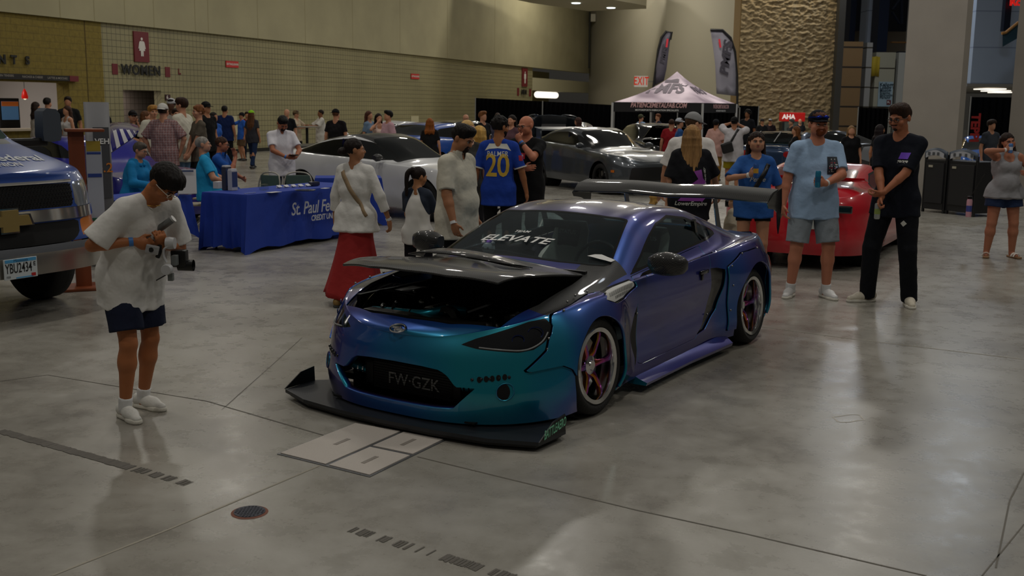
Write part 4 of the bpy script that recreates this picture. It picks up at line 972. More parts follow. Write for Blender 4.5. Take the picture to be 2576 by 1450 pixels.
 for t in np.linspace(-1,1,25):
  y=t*.44;x=-.24+.20*abs(t)**3;z=S.top(x,y)[0].z+.022*math.exp(-(y/.33)**4);pp_=np.array([[x,y,z+.012+.045*(1-abs(t)**4)],[x-.16,y*1.02,z+.004]])
  q=rot(Patch(pp_.copy(),[])).A;row0.append(tuple(q[0]));row1.append(tuple(q[1]))
 lipr.loft([row1,row0],cap=False,closed=False);lo_=lipr.build('hood_scoop',CARBON,ho,True);md=lo_.modifiers.new('t','SOLIDIFY');md.thickness=.008
 # engine bay
 bay=MB();bay.box((-.22,0,.36),(1.06,1.24,.02));bay.box((-.68,0,.50),(.03,.9,.2));bay.box((.33,0,.6),(.03,1.24,.5))
 for sg in (1,-1):bay.box((-.1,sg*.60,.53),(.86,.03,.32))
 bay.build('engine_bay',BLACK,root)
 en=MB();en.box((-.12,0,.52),(.5,.42,.22),bev=.04);en.box((-.12,.28,.50),(.36,.16,.14),bev=.03);en.box((-.12,-.28,.50),(.36,.16,.14),bev=.03)
 en.box((-.62,0,.61),(.10,.9,.05),bev=.015);en.lathe([(.001,.04),(.08,.04),(.09,.02),(.09,-.02),(.06,-.04)],24,'x',c=(-.52,.12,.60));en.sphere((-.50,.40,.58),(.06,.09,.06));en.box((-.3,.50,.60),(.16,.14,.1),bev=.03);en.box((-.1,-.52,.62),(.25,.15,.12),bev=.03)
 en.build('engine',mat('dark_alloy','2e2c2a',.4,metal=.7),root,True)
 ip=MB();ip.tube(smooth_curve([(-.55,-.46,.60),(-.56,-.30,.61),(-.55,-.16,.615),(-.57,-.02,.63),(-.50,.10,.66),(-.40,.16,.64)]),.03,14);ip.build('intake_pipe',teal,root,True)
 for yy in (-.36,-.28,-.14,-.10):
  c=MB();c.lathe([(.032,yy-.008),(.037,yy),(.032,yy+.008)],18,'y',c=(-.556,0,.612));c.build('pipe_clamp',CHROME,root,True)
 hs=MB();hs.tube(smooth_curve([(-.60,.52,.60),(-.48,.45,.68),(-.30,.42,.66),(-.1,.35,.70)]),.012,8);hs.tube(smooth_curve([(-.6,-.5,.62),(-.4,-.52,.7),(-.2,-.4,.66)]),.012,8);hs.tube(smooth_curve([(-.5,.25,.66),(-.35,.33,.70),(-.2,.3,.69)]),.016,8)
 hs.build('engine_hose',GLOSSB,root,True)
 bt=MB()
 for k in range(14):bt.sphere((-.62+random.random()*.5,random.uniform(-.5,.55),.62+random.random()*.05),.012+random.random()*.012,8,6)
 bt.build('engine_fitting',STEEL,root,True)
 # wing
 wg=MB();rings=[]
 for i in range(25):
  t=i/24*2-1;y=t*.93;lift=.012*math.cos(t*2.2);ch=.25;dz=0.0+(.022 if abs(t)<.45 else .0)*(1-abs(t)/.45)
  prof_=[(0,0),(.06,.022),(.2,.035),(.45,.032),(.75,.012),(1,-.006),(.97,-.012),(.7,-.012),(.4,-.006),(.15,-.010),(.03,-.010)]
  rings.append([(2.86+ch*(u*.97)+.0,y,1.155-dz+lift+w+u*.105) for u,w in prof_])
 wg.loft(rings);wo=wg.build('rear_wing',CARBON,root,True,50)
 ed=MB();ed.tube([(2.862,t*.93,1.156-(.022*(1-abs(t)/.45) if abs(t)<.45 else 0)+.012*math.cos(t*2.2)) for t in np.linspace(-1,1,31)],.007,8);ed.build('wing_edge',mat('clear_gloss','1a1c22',.08,coat=1),wo,True)
 for sg in (1,-1):
  ep=MB();ep.prism([(2.83,1.14),(2.98,1.215),(3.17,1.25),(3.19,1.12),(3.17,.95),(3.14,.86),(3.11,.92),(3.08,1.05),(3.0,1.08),(2.86,1.10)],sg*.93,sg*.937,'y');ep.build('wing_end_plate',GLOSSB,wo)
  ps=MB()
  ps.prism([(2.90,1.15),(2.97,1.155),(2.985,1.10),(3.08,.90),(3.13,.86),(3.02,.86),(2.99,.90),(2.93,1.06)],sg*.43-.005,sg*.43+.005,'y');ps.build('wing_upright',STEEL,wo)
  # mirrors
 for sg in (1,-1):
  mi=MB();rg_=[]
  for(yy,x0,x1,z0,z1) in ((.885,.70,.80,.845,.93),(.93,.665,.82,.815,.955),(1.0,.655,.82,.808,.968),(1.07,.665,.815,.812,.96),(1.12,.69,.81,.825,.94),(1.14,.73,.80,.85,.915)):
   rg_.append([((x0+x1)/2+(x1-x0)/2*math.cos(a)*(1 if math.cos(a)<0 else .8)*abs(math.cos(a))**-.35*(1 if abs(math.cos(a))>.01 else 0),yy*sg,(z0+z1)/2+(z1-z0)/2*math.copysign(abs(math.sin(a))**.6,math.sin(a))) for a in np.linspace(0,2*math.pi,17)[:-1]])
  mi.loft(rg_);mo=mi.build('side_mirror',CARBON,root,True,50)
  sb=MB();sb.loft([[(.68,sg*.84,.79),(.80,sg*.84,.79),(.80,sg*.86,.82),(.68,sg*.86,.82)],[(.70,sg*.93,.825),(.79,sg*.93,.825),(.79,sg*.93,.86),(.70,sg*.93,.86)]]);sb.build('mirror_stalk',GLOSSB,mo)
  # cabin
 cb=MB();cb.box((1.3,0,.30),(1.9,1.3,.03));cb.box((.62,0,.74),(.36,1.32,.2),bev=.05);cb.box((1.2,0,.42),(1.0,.22,.2),bev=.03);cb.build('dashboard',mat('cabin_black','101113',.7),root)
 for sg in (1,-1):
  dp=MB();dp.box((1.2,sg*.80,.55),(1.1,.03,.45));dp.build('door_card',mat('cabin_black','101113',.7),root)
  se=MB()
  def sec(x,z,w,d,n=14):return [(x+d*math.sin(a)*(1.0 if math.sin(a)>0 else .35),sg*.36+w*math.cos(a),z) for a in np.linspace(0,2*math.pi,n+1)[:-1]]
  se.loft([sec(1.62,.38,.24,.08),sec(1.66,.5,.25,.12),sec(1.74,.7,.22,.09),sec(1.79,.8,.17,.08),sec(1.83,.92,.16,.10),sec(1.86,.99,.12,.08)]);se.box((1.42,sg*.36,.40),(.46,.48,.14),bev=.05)
  s_=se.build('bucket_seat',mat('seat_cream','cfc8b8',.6),root,True)
  pc_=MB();pc_.box((1.795,sg*.36,.86),(.05,.2,.22),bev=.02,ry=.12);pd=pc_.build('seat_pad',BLACK,s_,True)
  flat_text('seat_lettering','STATUS',(1.762,sg*.36,.91),(0,1,0),(0,0,1),.045,WHITE,s_,bold=.01,depth=.008)
 wh=MB();wh.tube([(.95+.18*.3*math.cos(a),.36+.18*math.sin(a),.78+.18*math.cos(a)) for a in np.linspace(0,2*math.pi,25)],.014,8,cap=False);wh.build('steering_wheel',BLACK,root,True)
 # windshield banner lettering and stickers
 bv=BVHTree.FromPolygons([Vector(r[:3]) for r in sk.A],sk.polys)
 def wtxt(txt,x,y,size,m=WHITE,nm='windshield_lettering',**k):
  p_,nn=S.top(x,y);up=Vector((.77,0,.64));decal(nm,text_mesh(txt,size,sub=.05,**k),bv,p_+Vector((-.2,0,.25)),(0,1,0),up,m,glass,off=.012,back=.4,flip=True)
 wtxt('ELEVATE',.60,-.12,.11,bold=.02,shear=.3,xs=1.35)
 wtxt('TEAM',.70,-.12,.04,bold=.015,shear=.3,xs=1.3)
 p_,nn=S.top(.57,.60);decal('windshield_sticker',poly_shape([(-.09,-.02),(-.05,.015),(-.01,.03),(.04,.02),(.09,.018),(.08,-.02),(0,-.025)],.05),bv,p_+Vector((-.2,0,.25)),(0,1,0),(.77,0,.64),WHITE,glass,off=.012,back=.4,flip=True)
 pl=MB();pl.sphere((.58,-.33,.90),(.045,.05,.045));pl.sphere((.58,-.33,.84),(.04,.04,.04));pl.sphere((.58,-.37,.94),.015);pl.sphere((.58,-.29,.94),.015);plo=pl.build('dashboard_plush',mat('plush_white','d8d4d8',.9),root,True)
 pe=MB();pe.sphere((.54,-.35,.905),.008);pe.sphere((.54,-.31,.905),.008);pe.build('plush_eye',BLACK,plo);pm=MB();pm.sphere((.595,-.33,.945),(.03,.025,.018));pm.build('plush_mane',mat('lilac','8f6fd0',.9),plo)
 ht=MB();ht.tube([(1.0,-.12+.034*math.sin(t)**3,.98+.03*(math.cos(t)-.35*math.cos(2*t)-.15*math.cos(3*t))) for t in np.linspace(0,2*math.pi,30)],.005,6,cap=False);ht.tube([(1.0,-.12,1.0),(1.0,-.12,1.12)],.002,4);ht.build('heart_air_freshener',BLACK,root)
 rm=MB();rm.box((.98,0,1.07),(.02,.22,.06),bev=.01);rm.build('rear_view_mirror',BLACK,root)
 wf=MB();wf.tube([(.42,.30,.885),(.47,-.1,.91),(.50,-.42,.905)],.005,5);wf.build('wiper',BLACK,root)
 # small script on the front fender rear edge
 decal('side_lettering',text_mesh('JW',.035,sub=.03,shear=.3),bv,(.93,.9,.70),(1,0,0),(0,0,1),WHITE,root,off=.003,back=.3,flip=False)
 return root
build_hero()
# ------------------------------------------------------------------ smooth implicit bodies (one continuous surface per part)
class Imp:
 def __init__(s):s.p=[]
 def cap(s,a,b,ra,rb=None,k=.02,op='u',flat=None,planes=None):
  """tapered capsule; flat=(axis, factor) squashes the section along axis"""
  s.p.append(('c',np.array(a,float),np.array(b,float),ra,ra if rb is None else rb,k,op,flat,planes));return s
 def ell(s,c,r,k=.02,op='u',M=None,planes=None):
  s.p.append(('e',np.array(c,float),np.array(r if hasattr(r,'__len__') else (r,r,r),float),M,k,op,planes));return s
 def box(s,c,h,r=.01,k=.01,op='u',M=None,planes=None):
  s.p.append(('b',np.array(c,float),np.array(h,float),r,M,k,op,planes));return s
 def bounds(s):
  lo=np.full(3,1e9);hi=-lo
  for q in s.p:
   if q[0]=='c':
    if q[6]!='u':continue
    r=max(q[3],q[4])+.01;l=np.minimum(q[1],q[2])-r;h=np.maximum(q[1],q[2])+r
   elif q[0]=='e':
    if q[5]!='u':continue
    r=max(q[2]) if q[3] is not None else q[2];l=q[1]-r;h=q[1]+r
   else:
    if q[6]!='u':continue
    r=np.linalg.norm(q[2]) if q[4] is not None else q[2];l=q[1]-r-q[3];h=q[1]+r+q[3]
   lo=np.minimum(lo,l);hi=np.maximum(hi,h)
  return lo,hi
 def field(s,res):
  lo,hi=s.bounds();lo=lo-res*2.5;hi=hi+res*2.5
  n=np.ceil((hi-lo)/res).astype(int)+1
  ax=[lo[i]+np.arange(n[i])*res for i in range(3)]
  D=np.full(n,1.0,np.float32)
  for q in s.p:
   kind=q[0]
   if kind=='c':_,a,b,ra,rb,k,op,flat,planes=q;R=max(ra,rb);l=np.minimum(a,b)-R;h=np.maximum(a,b)+R
   elif kind=='e':_,c,r,M,k,op,planes=q;R=max(r);l=c-R;h=c+R
   else:_,c,hh,rr_,M,k,op,planes=q;R=np.linalg.norm(hh)+rr_;l=c-R;h=c+R
   m=k+res*3
   i0=np.clip(np.floor((l-m-lo)/res).astype(int),0,n-1);i1=np.clip(np.ceil((h+m-lo)/res).astype(int)+1,1,n)
   sl=tuple(slice(i0[i],i1[i]) for i in range(3))
   X=ax[0][sl[0]][:,None,None];Y=ax[1][sl[1]][None,:,None];Z=ax[2][sl[2]][None,None,:]
   if kind=='c':
    ab=b-a;L2=max(ab@ab,1e-12)
    px,py,pz=X-a[0],Y-a[1],Z-a[2]
    t=np.clip((px*ab[0]+py*ab[1]+pz*ab[2])/L2,0,1)
    qx,qy,qz=px-ab[0]*t,py-ab[1]*t,pz-ab[2]*t
    r=ra+(rb-ra)*t
    if flat:
     u=np.array(flat[0],float);u/=np.linalg.norm(u);cpt=qx*u[0]+qy*u[1]+qz*u[2];sc=1/flat[1]-1
     qx,qy,qz=qx+u[0]*cpt*sc,qy+u[1]*cpt*sc,qz+u[2]*cpt*sc
     ln=np.sqrt(qx*qx+qy*qy+qz*qz);d=(ln-r)*(.5+.5*flat[1])
    else:d=np.sqrt(qx*qx+qy*qy+qz*qz)-r
   else:
    px,py,pz=X-c[0],Y-c[1],Z-c[2]
    if M is not None:
     px,py,pz=(px*M[0][i]+py*M[1][i]+pz*M[2][i] for i in range(3))
    if kind=='e':
     k0=np.sqrt((px/r[0])**2+(py/r[1])**2+(pz/r[2])**2);k1=np.sqrt((px/r[0]**2)**2+(py/r[1]**2)**2+(pz/r[2]**2)**2)
     d=k0*(k0-1)/np.maximum(k1,1e-6)
    else:
     dx,dy,dz=np.abs(px)-hh[0],np.abs(py)-hh[1],np.abs(pz)-hh[2]
     d=np.sqrt(np.maximum(dx,0)**2+np.maximum(dy,0)**2+np.maximum(dz,0)**2)+np.minimum(np.maximum(dx,np.maximum(dy,dz)),0)-rr_
   if planes:
    for(pn,pd) in planes:d=np.maximum(d,X*pn[0]+Y*pn[1]+Z*pn[2]-pd)
   cur=D[sl]
   if op=='u':
    if k>0:
     hq=np.clip(.5+.5*(cur-d)/k,0,1);D[sl]=cur*(1-hq)+d*hq-k*hq*(1-hq)
    else:D[sl]=np.minimum(cur,d)
   else:
    if k>0:
     hq=np.clip(.5-.5*(cur+d)/k,0,1);D[sl]=cur*(1-hq)-d*hq+k*hq*(1-hq)
    else:D[sl]=np.maximum(cur,-d)
  return D,lo,res
 def mesh(s,res,wr=None,cuts=None):
  D,lo,res=s.field(res)
  if wr or cuts:
   n=D.shape;X=(lo[0]+np.arange(n[0])*res)[:,None,None];Y=(lo[1]+np.arange(n[1])*res)[None,:,None];Z=(lo[2]+np.arange(n[2])*res)[None,None,:]
   if wr:D=D+wr(X,Y,Z).astype(np.float32)
   for(pn,pd) in (cuts or []):D=np.maximum(D,(X*pn[0]+Y*pn[1]+Z*pn[2]-pd).astype(np.float32))
  return surface_nets(D,lo,res)
def surface_nets(D,lo,res):
 D[0],D[-1]=1,1;D[:,0],D[:,-1]=1,1;D[:,:,0],D[:,:,-1]=1,1
 S=D<0;nx,ny,nz=D.shape
 c=[(i,j,k) for i in (0,1) for j in (0,1) for k in (0,1)]
 cnt=np.zeros((nx-1,ny-1,nz-1),np.int8)
 for i,j,k in c:cnt+=S[i:nx-1+i,j:ny-1+j,k:nz-1+k]
 act=(cnt>0)&(cnt<8);I,J,K=np.nonzero(act)
 if len(I)==0:return np.zeros((0,3)),np.zeros((0,4),int)
 idx=np.full(act.shape,-1,np.int32);idx[I,J,K]=np.arange(len(I))
 acc=np.zeros((len(I),3));num=np.zeros(len(I))
 E_=[(a,b) for a in range(8) for b in range(a+1,8) if sum(abs(c[a][q]-c[b][q]) for q in range(3))==1]
 val=[D[I+i,J+j,K+k] for i,j,k in c]
 for a,b in E_:
  va,vb=val[a],val[b];m=(va<0)!=(vb<0);t=np.where(m,va/np.where(va==vb,1,va-vb),0)
  for q in range(3):acc[:,q]+=np.where(m,c[a][q]+(c[b][q]-c[a][q])*t,0)
  num+=m
 V=(acc/num[:,None]+np.stack([I,J,K],1))*res+lo
 F_=[]
 for axis in range(3):
  A0=[slice(None)]*3;B0=[slice(None)]*3;A0[axis]=slice(0,-1);B0[axis]=slice(1,None)
  sa,sb=S[tuple(A0)],S[tuple(B0)];e=sa!=sb;P_=np.nonzero(e);flip=sa[P_]
  o1,o2=[(1,2),(2,0),(0,1)][axis];ok=(P_[o1]>0)&(P_[o2]>0)
  P_=[p[ok] for p in P_];flip=flip[ok]
  def g(d1,d2):
   q=[p.copy() for p in P_];q[o1]=q[o1]-d1;q[o2]=q[o2]-d2;return idx[tuple(q)]
  a,b,c_,d=g(1,1),g(0,1),g(0,0),g(1,0)
  F_.append(np.where(flip[:,None],np.stack([a,b,c_,d],1),np.stack([d,c_,b,a],1)))
 return V,np.concatenate(F_)
def np_mesh(name,V,F_,m,parent=None):
 me=bpy.data.meshes.new(name);me.vertices.add(len(V));me.vertices.foreach_set('co',V.astype(np.float32).ravel())
 me.loops.add(len(F_)*4);me.loops.foreach_set('vertex_index',F_.astype(np.int32).ravel())
 me.polygons.add(len(F_));me.polygons.foreach_set('loop_start',np.arange(len(F_))*4);me.polygons.foreach_set('loop_total',np.full(len(F_),4))
 me.update(calc_edges=True);me.polygons.foreach_set('use_smooth',[True]*len(F_));me.materials.append(m);me.validate()
 o=bpy.data.objects.new(name,me);COL.objects.link(o)
 if parent:o.parent=parent
 return o
V3=lambda*a:np.array(a if len(a)==3 else a[0],float)
def unit(v):v=np.array(v,float);return v/max(np.linalg.norm(v),1e-9)
def ik(a,b,l1,l2,hint):
 a,b=V3(a),V3(b);d=b-a;L=np.linalg.norm(d)
 if L>(l1+l2)*.995:b=a+d/L*(l1+l2)*.995;d=b-a;L=np.linalg.norm(d)
 x=(l1*l1-l2*l2+L*L)/(2*L);h=math.sqrt(max(l1*l1-x*x,0));u=d/L
 hv=V3(hint)-u*(V3(hint)@u);return a+u*x+unit(hv)*h,b
def skin_mat(c):
 m=mat('skin_'+c,c,.52,var=.05,vs=7,spec=.35,bump=.08,bs=120)
 b=m.node_tree.nodes['Principled BSDF'];b.inputs['Subsurface Weight'].default_value=.0
 return m
def hair_mat(c):return mat('hair_'+c,c,.62,var=.35,vs=22,bump=.8,bs=38,stretch=(1,1,.12),spec=.22)
TEE,NONE='tee',None
def person(loc,face=0,h=1.75,build=1.0,fem=False,skin='c98f6e',hair=('short','2a1c14'),top=('tee','d8d6d2'),bottom=('pants','26262a'),shoes='1a1a1c',arms=None,feet=None,lean=0,leanx=0,head=(0,0,0),seat=None,label='',name='person',res=.012,hands=None,face_parts=True,beard=None,glasses=None,cap=None,socks=None,belly=0.0,bust=None,hem=None,sleeve=None,waistz=None,knees=None,girth=1.0,extras=None,group=None,skirt_h=None,sandals=False,brows=None,cuff=None,lips=None,hipx=1.0):
 """figure faces -Y before being turned by face degrees (0 = towards the camera side); left arm is +X"""
 s=h/1.75;b_=build
 root=empty(name,(loc[0],loc[1],loc[2] if len(loc)>2 else 0),R_(face),label,'person',group)
 SK=skin_mat(skin);HR=hair_mat(hair[1]) if hair else None
 rl=R_(lean);rx_=R_(leanx)
 hipz=.93*s if seat is None else seat+.10*s
 hc=V3(0,0,hipz)
 def sp(z,y=0.0,x=0.0):
  t=z/(.60*s);a=rl*(.35+.65*np.clip(t,0,1.2));
  return hc+V3(x*math.cos(rx_)+z*math.sin(rx_)*.9,-math.sin(a)*z+math.cos(a)*y,math.cos(a)*z*math.cos(rx_)+math.sin(a)*y*1.0)
 sw=(.178 if not fem else .158)*s*(b_*.35+.65);hw_=(.092 if not fem else .098)*s*(b_*.4+.6)*hipx
 shz=.49*s
 shL,shR=sp(shz,0,sw),sp(shz,0,-sw)
 neck0,=(sp(.535*s,.005),);
 hp,hy,hr=[R_(a) for a in head]
 ua=rl*1.0+hp*.6
 neck1=sp(.535*s,.005)+V3(math.sin(rx_)*.05,-math.sin(rl*.9+hp*.5)*.085*s,math.cos(rl*.9+hp*.5)*.085*s)
 Rh=(Matrix.Rotation(hy,3,'Z')@Matrix.Rotation(hr,3,'Y')@Matrix.Rotation(-(hp+rl*.6),3,'X'))
 Rh=Matrix.Rotation(hy,3,'Z')@Matrix.Rotation(hp+rl*.6,3,'X')@Matrix.Rotation(hr,3,'Y')
 MH=np.array(Rh)
 def H(x,y,z):return neck1+MH@(V3(x,y,z)*s*1.02)
 # ---- limbs
 fl=feet or {}
 def foot(sd):
  f=fl.get(sd,(sd*.10,0.0,0))
  return V3(f[0],f[1],f[2] if len(f)>2 else 0),R_(f[3] if len(f)>3 else sd*10)
 L1,L2=.435*s,.425*s
 legs={}
 for sd in (1,-1):
  fp,fa=foot(sd);ank=fp+V3(0,.03,.085*s if not sandals else .07*s);hip=hc+V3(sd*hw_,0,0)
  kh=V3(math.sin(fa)*.6,-1,0) if seat is None else V3(sd*.2,-1,1.2)
  if knees:kh=V3(knees[sd])
  kn,ank=ik(hip,ank,L1,L2,kh);legs[sd]=(hip,kn,ank,fp,fa)
 am=arms or {}
 A1,A2=.29*s,.25*s
 armd={}
 for sd in (1,-1):
  sh=shL if sd>0 else shR;spec=am.get(sd,'hang')
  if isinstance(spec,str) or spec is None:
   wr=sh+V3(sd*.075*b_,-.03,-.525*s);hint=V3(sd*.3,.8,0);hd=V3(sd*.0,-.12,-1)
  else:
   wr=V3(spec[0]);hint=V3(spec[1] if len(spec)>1 and spec[1] is not None else (sd*.6,.3,-.6));hd=V3(spec[2]) if len(spec)>2 and spec[2] is not None else None
  el,wr=ik(sh,wr,A1,A2,hint)
  if hd is None:hd=wr-el
  armd[sd]=(sh,el,wr,unit(hd))
 g=girth*(.6+.4*b_)
 I=Imp();K=.03*s
 bd=b_*s
 I.cap(hc+V3(-hw_*.75,.01,.0),hc+V3(hw_*.75,.01,0),(.105 if not fem else .115)*bd,flat=((0,1,0),.88),k=K)
 I.cap(sp(.02*s),sp(.16*s,0),.112*bd,.105*bd,k=K*1.5,flat=((0,1,0),.8))
 for sd in (1,-1):
  I.cap(sp(.02*s,0,sd*.05*bd),sp(.32*s,0,sd*.055*bd),.080*bd,.084*bd,k=K*1.4,flat=((0,1,0),.9))
  I.cap(sp(.55*s,.015,sd*.03*s),(shL if sd>0 else shR)+V3(-sd*.02,0,.01),.036*s,.04*s,k=.03)
 if belly:I.ell(sp(.13*s,-.035-belly*.3),(.13*bd,.10*s+belly*.6,.15*s),k=K)
 I.cap(sp(.30*s,.005,-.045*bd),sp(.30*s,.005,.045*bd),.098*bd,flat=((0,1,0),.95),k=K*1.5)
 I.cap(sp(.40*s,.005,-.075*bd),sp(.40*s,.005,.075*bd),.088*s*(.5+.5*b_),flat=((0,1,0),.95),k=K)
 I.cap(shR+V3(.035,0,0),shL-V3(.035,0,0),.056*s*(.7+.3*b_),k=K)
 if fem or bust:
  for sd in (1,-1):I.ell(sp(.355*s,-.075*s,sd*.065*s),.062*s*(bust or 1),k=.03)
 nr=.0555*s*(.75+.25*b_)*(.9 if fem else 1)
 I.cap(sp(.50*s,.01),neck1+MH@V3(0,.005,.01),nr*1.1,nr,k=.03)
 for sd in (1,-1):
  sh,el,wr,hd=armd[sd];ar=(.046 if not fem else .041)*s*g
  I.cap(sh,el,ar*1.06,ar*.84,k=.02);I.cap(el,el+(wr-el)*.35,ar*.84,ar*.82,k=.01);I.cap(el+(wr-el)*.3,wr,ar*.80,ar*.52,k=.01)
  hip,kn,ank,fp,fa=legs[sd];lr=(.078 if not fem else .082)*s*g
  I.cap(hip,kn,lr*1.08,lr*.68,k=.03);I.cap(kn,kn+(ank-kn)*.32,lr*.64,lr*.69,k=.02);I.cap(kn+(ank-kn)*.3,ank,lr*.68,lr*.42,k=.02)
  I.ell(kn+(ank-kn)*.27+V3(0,.018*s,0),(lr*.58,lr*.62,.10*s),k=.02)
  fd=V3(math.sin(fa),-math.cos(fa),0)
  I.cap(fp+V3(0,.03,.045*s),fp+fd*.10*s+V3(0,.03,.032*s),.036*s,.03*s,k=.02)
  # hand: palm + five fingers
  hs=.98*s;hv=hands.get(sd) if hands else None
  pn=unit(np.cross(hd,V3(0,0,1) if abs(hd[2])<.8 else V3(0,1,0))) if not (hv and 'across' in hv) else unit(hv['across'])
  # 'across' points from the little finger to the thumb side
  if not (hv and 'across' in hv):
   pn=V3(0,-1,0) if abs(hd[2])>.8 else V3(0,0,1)
  ac=unit(pn-hd*(pn@hd));nm=np.cross(hd,ac)*(1 if not hv else hv.get('palm',1))*(sd if not (hv and 'palm' in hv) else 1)
  curl=(hv or {}).get('curl',.35)
  pc=wr+hd*.045*hs
  I.cap(wr,pc,.026*hs*(.6+.4*g),.03*hs,k=.012,flat=(nm,.75));Mx=np.stack([hd,ac,nm],1)
  I.ell(pc+hd*.01*hs,(.05*hs,.041*hs,.017*hs),k=.012,M=Mx)
  if res<=.009:
   for fi,(off,ln,rr2) in enumerate(((.030,.072,.0085),(.010,.080,.009),(-.011,.074,.0085),(-.030,.058,.0075))):
    p0=pc+hd*.042*hs+ac*off*hs;a=curl*(1+.12*fi);d1=unit(hd*math.cos(a)+nm*math.sin(a));d2=unit(hd*math.cos(a*2.3)+nm*math.sin(a*2.3));d3=unit(hd*math.cos(a*3.3)+nm*math.sin(a*3.3))
    p1=p0+d1*ln*.45*hs;p2=p1+d2*ln*.32*hs;p3=p2+d3*ln*.24*hs
    I.cap(p0,p1,rr2*hs*1.08,rr2*hs,k=.004);I.cap(p1,p2,rr2*hs,rr2*hs*.92,k=.003);I.cap(p2,p3,rr2*hs*.92,rr2*hs*.8,k=.003)
   t0=pc+ac*.028*hs-hd*.015*hs;t1=t0+unit(ac*.8+hd*.7+nm*.25)*.035*hs;t2=t1+unit(hd*.9+ac*.25+nm*(.25+curl*.5))*.036*hs
   I.cap(t0,t1,.0125*hs,.011*hs,k=.006);I.cap(t1,t2,.0105*hs,.0085*hs,k=.004)
  else:
   p0=pc+hd*.04*hs;d1=unit(hd*math.cos(curl)+nm*math.sin(curl));d2=unit(hd*math.cos(curl*2.5)+nm*math.sin(curl*2.5))
   for off in (.024,0.0,-.024):
    q0=p0+ac*off*hs;q1=q0+d1*.035*hs;I.cap(q0,q1,.0105*hs,k=.004);I.cap(q1,q1+d2*.035*hs,.0105*hs,.009*hs,k=.003)
   I.cap(pc+ac*.02*hs-hd*.01*hs,pc+ac*.05*hs+hd*.03*hs+nm*.015,.012*hs,.009*hs,k=.006)
   # head (centre of the skull about .10 above the neck top)
 fat=.6+.4*min(b_,1.3)
 I.ell(H(0,.012,.110),(.076*s,.093*s,.088*s),k=.015,M=MH)
 I.ell(H(0,-.030,.062),(.060*s*fat,.062*s,.068*s),k=.03,M=MH)
 I.ell(H(0,-.055,.020),(.033*s*fat,.032*s,.026*s),k=.03,M=MH)
 if fat>1.03:
  for sd in (1,-1):I.ell(H(sd*.04,-.035,.035),.034*s*fat,k=.03)
 if res<=.012:
  I.cap(H(0,-.086,.095),H(0,-.104,.064),.0085*s,.0125*s,k=.012)
  for sd in (1,-1):
   I.ell(H(sd*.010,-.094,.060),.0085*s,k=.006)
   I.ell(H(sd*.0785,.012,.082),(.011*s,.020*s,.032*s),k=.008,M=MH)
   I.cap(H(sd*.012,-.086,.106),H(sd*.045,-.074,.107),.0085*s,.008*s,k=.012)
   I.ell(H(sd*.031,-.088,.090),(.017*s,.012*s,.011*s),k=.010,op='s',M=MH)
   I.ell(H(sd*.045,-.062,.062),.022*s,k=.02)
  I.cap(H(-.017,-.083,.040),H(.017,-.083,.040),.0085*s,k=.008)
  I.cap(H(-.022,-.094,.0375),H(.022,-.094,.0375),.0022*s,k=.003,op='s')
 V,F_=I.mesh(res);body=np_mesh('body',V,F_,SK,root)
 # ---- clothes
 def wr_fn(amp,seed=0):
  ph=seed*1.7
  def f(X,Y,Z):
   return amp*(np.sin(X*31+Z*17+np.sin(Y*19+ph)*1.5+ph)*np.sin(Z*23-X*9+ph*2)+.5*np.sin(X*67+Y*41-Z*37+ph))
  return f
 seed=(len(label)*7)%13;parts={'body':body}
 amp=.0018 if res<.011 else .003
 def torso_cloth(J,ex,hz,up=.0,boxy=0.0,fl_=0.0):
  """trunk part of a garment, ex = looseness, hz = hem height above hips"""
  HP=(unit(sp(.2*s)-sp(0))*-1);base=sp(hz*s);pl=[(HP,HP@base)]
  J.cap(hc+V3(-hw_*.8,.01,.02),hc+V3(hw_*.8,.01,0.02),(.105 if not fem else .112)*bd+ex,flat=((0,1,0),.88),k=K,planes=pl)
  if hz<-.03:J.cap(sp(hz*s-.05,.0,-.06*bd),sp(hz*s-.05,0,.06*bd),.108*bd+ex*1.1+fl_,flat=((0,1,0),.88),k=.05,planes=pl)
  J.cap(sp(.02*s),sp(.16*s,0),.115*bd+ex,.108*bd+ex,k=K*1.5,flat=((0,1,0),.84),planes=pl)
  hx_=(.068 if not fem else .060)*bd;tight=kind in ('fit','crop','tank','jacket')
  for sd in (1,-1):
   zt_=.34*s if not tight else .0
   if tight and hz>-.03:continue
   J.cap(sp(min(hz*s,0)-.04,.0,sd*hx_*(1.12 if hz<-.08 else 1.05)),sp(zt_ if not tight else .02*s,.0,sd*hx_),.097*bd+ex+fl_*.5,.080*bd+ex,k=.045,planes=pl)
  if not tight:J.cap(sp(min(hz*s,0)-.04),sp(.3*s),.112*bd+ex*.9,.10*bd+ex,k=.05,planes=pl)
  if not tight or fl_:
   for sd in (1,-1):
    hip,kn=legs[sd][0],legs[sd][1];lr_=(.078 if not fem else .082)*s*g
    J.cap(hip,hip+(kn-hip)*.45,lr_*1.08+.026*s,lr_*1.0+.027*s,k=.04,planes=pl)
  if boxy:J.cap(sp(.0*s,0,-.05),sp(.0*s,0,.05),.11*bd+ex+boxy*.3,k=.05,flat=((0,1,0),.86),planes=pl);J.cap(sp(.2*s,0,-.05),sp(.2*s,0,.05),.108*bd+ex+boxy*.2,k=.05,flat=((0,1,0),.86),planes=pl)
  if belly:J.ell(sp(.13*s,-.035-belly*.3),(.13*bd+ex,.10*s+belly*.6+ex,.16*s),k=K,planes=pl)
  J.cap(sp(.30*s,.005,-.045*bd),sp(.30*s,.005,.045*bd),.098*bd+ex,flat=((0,1,0),.95),k=K*1.5,planes=pl)
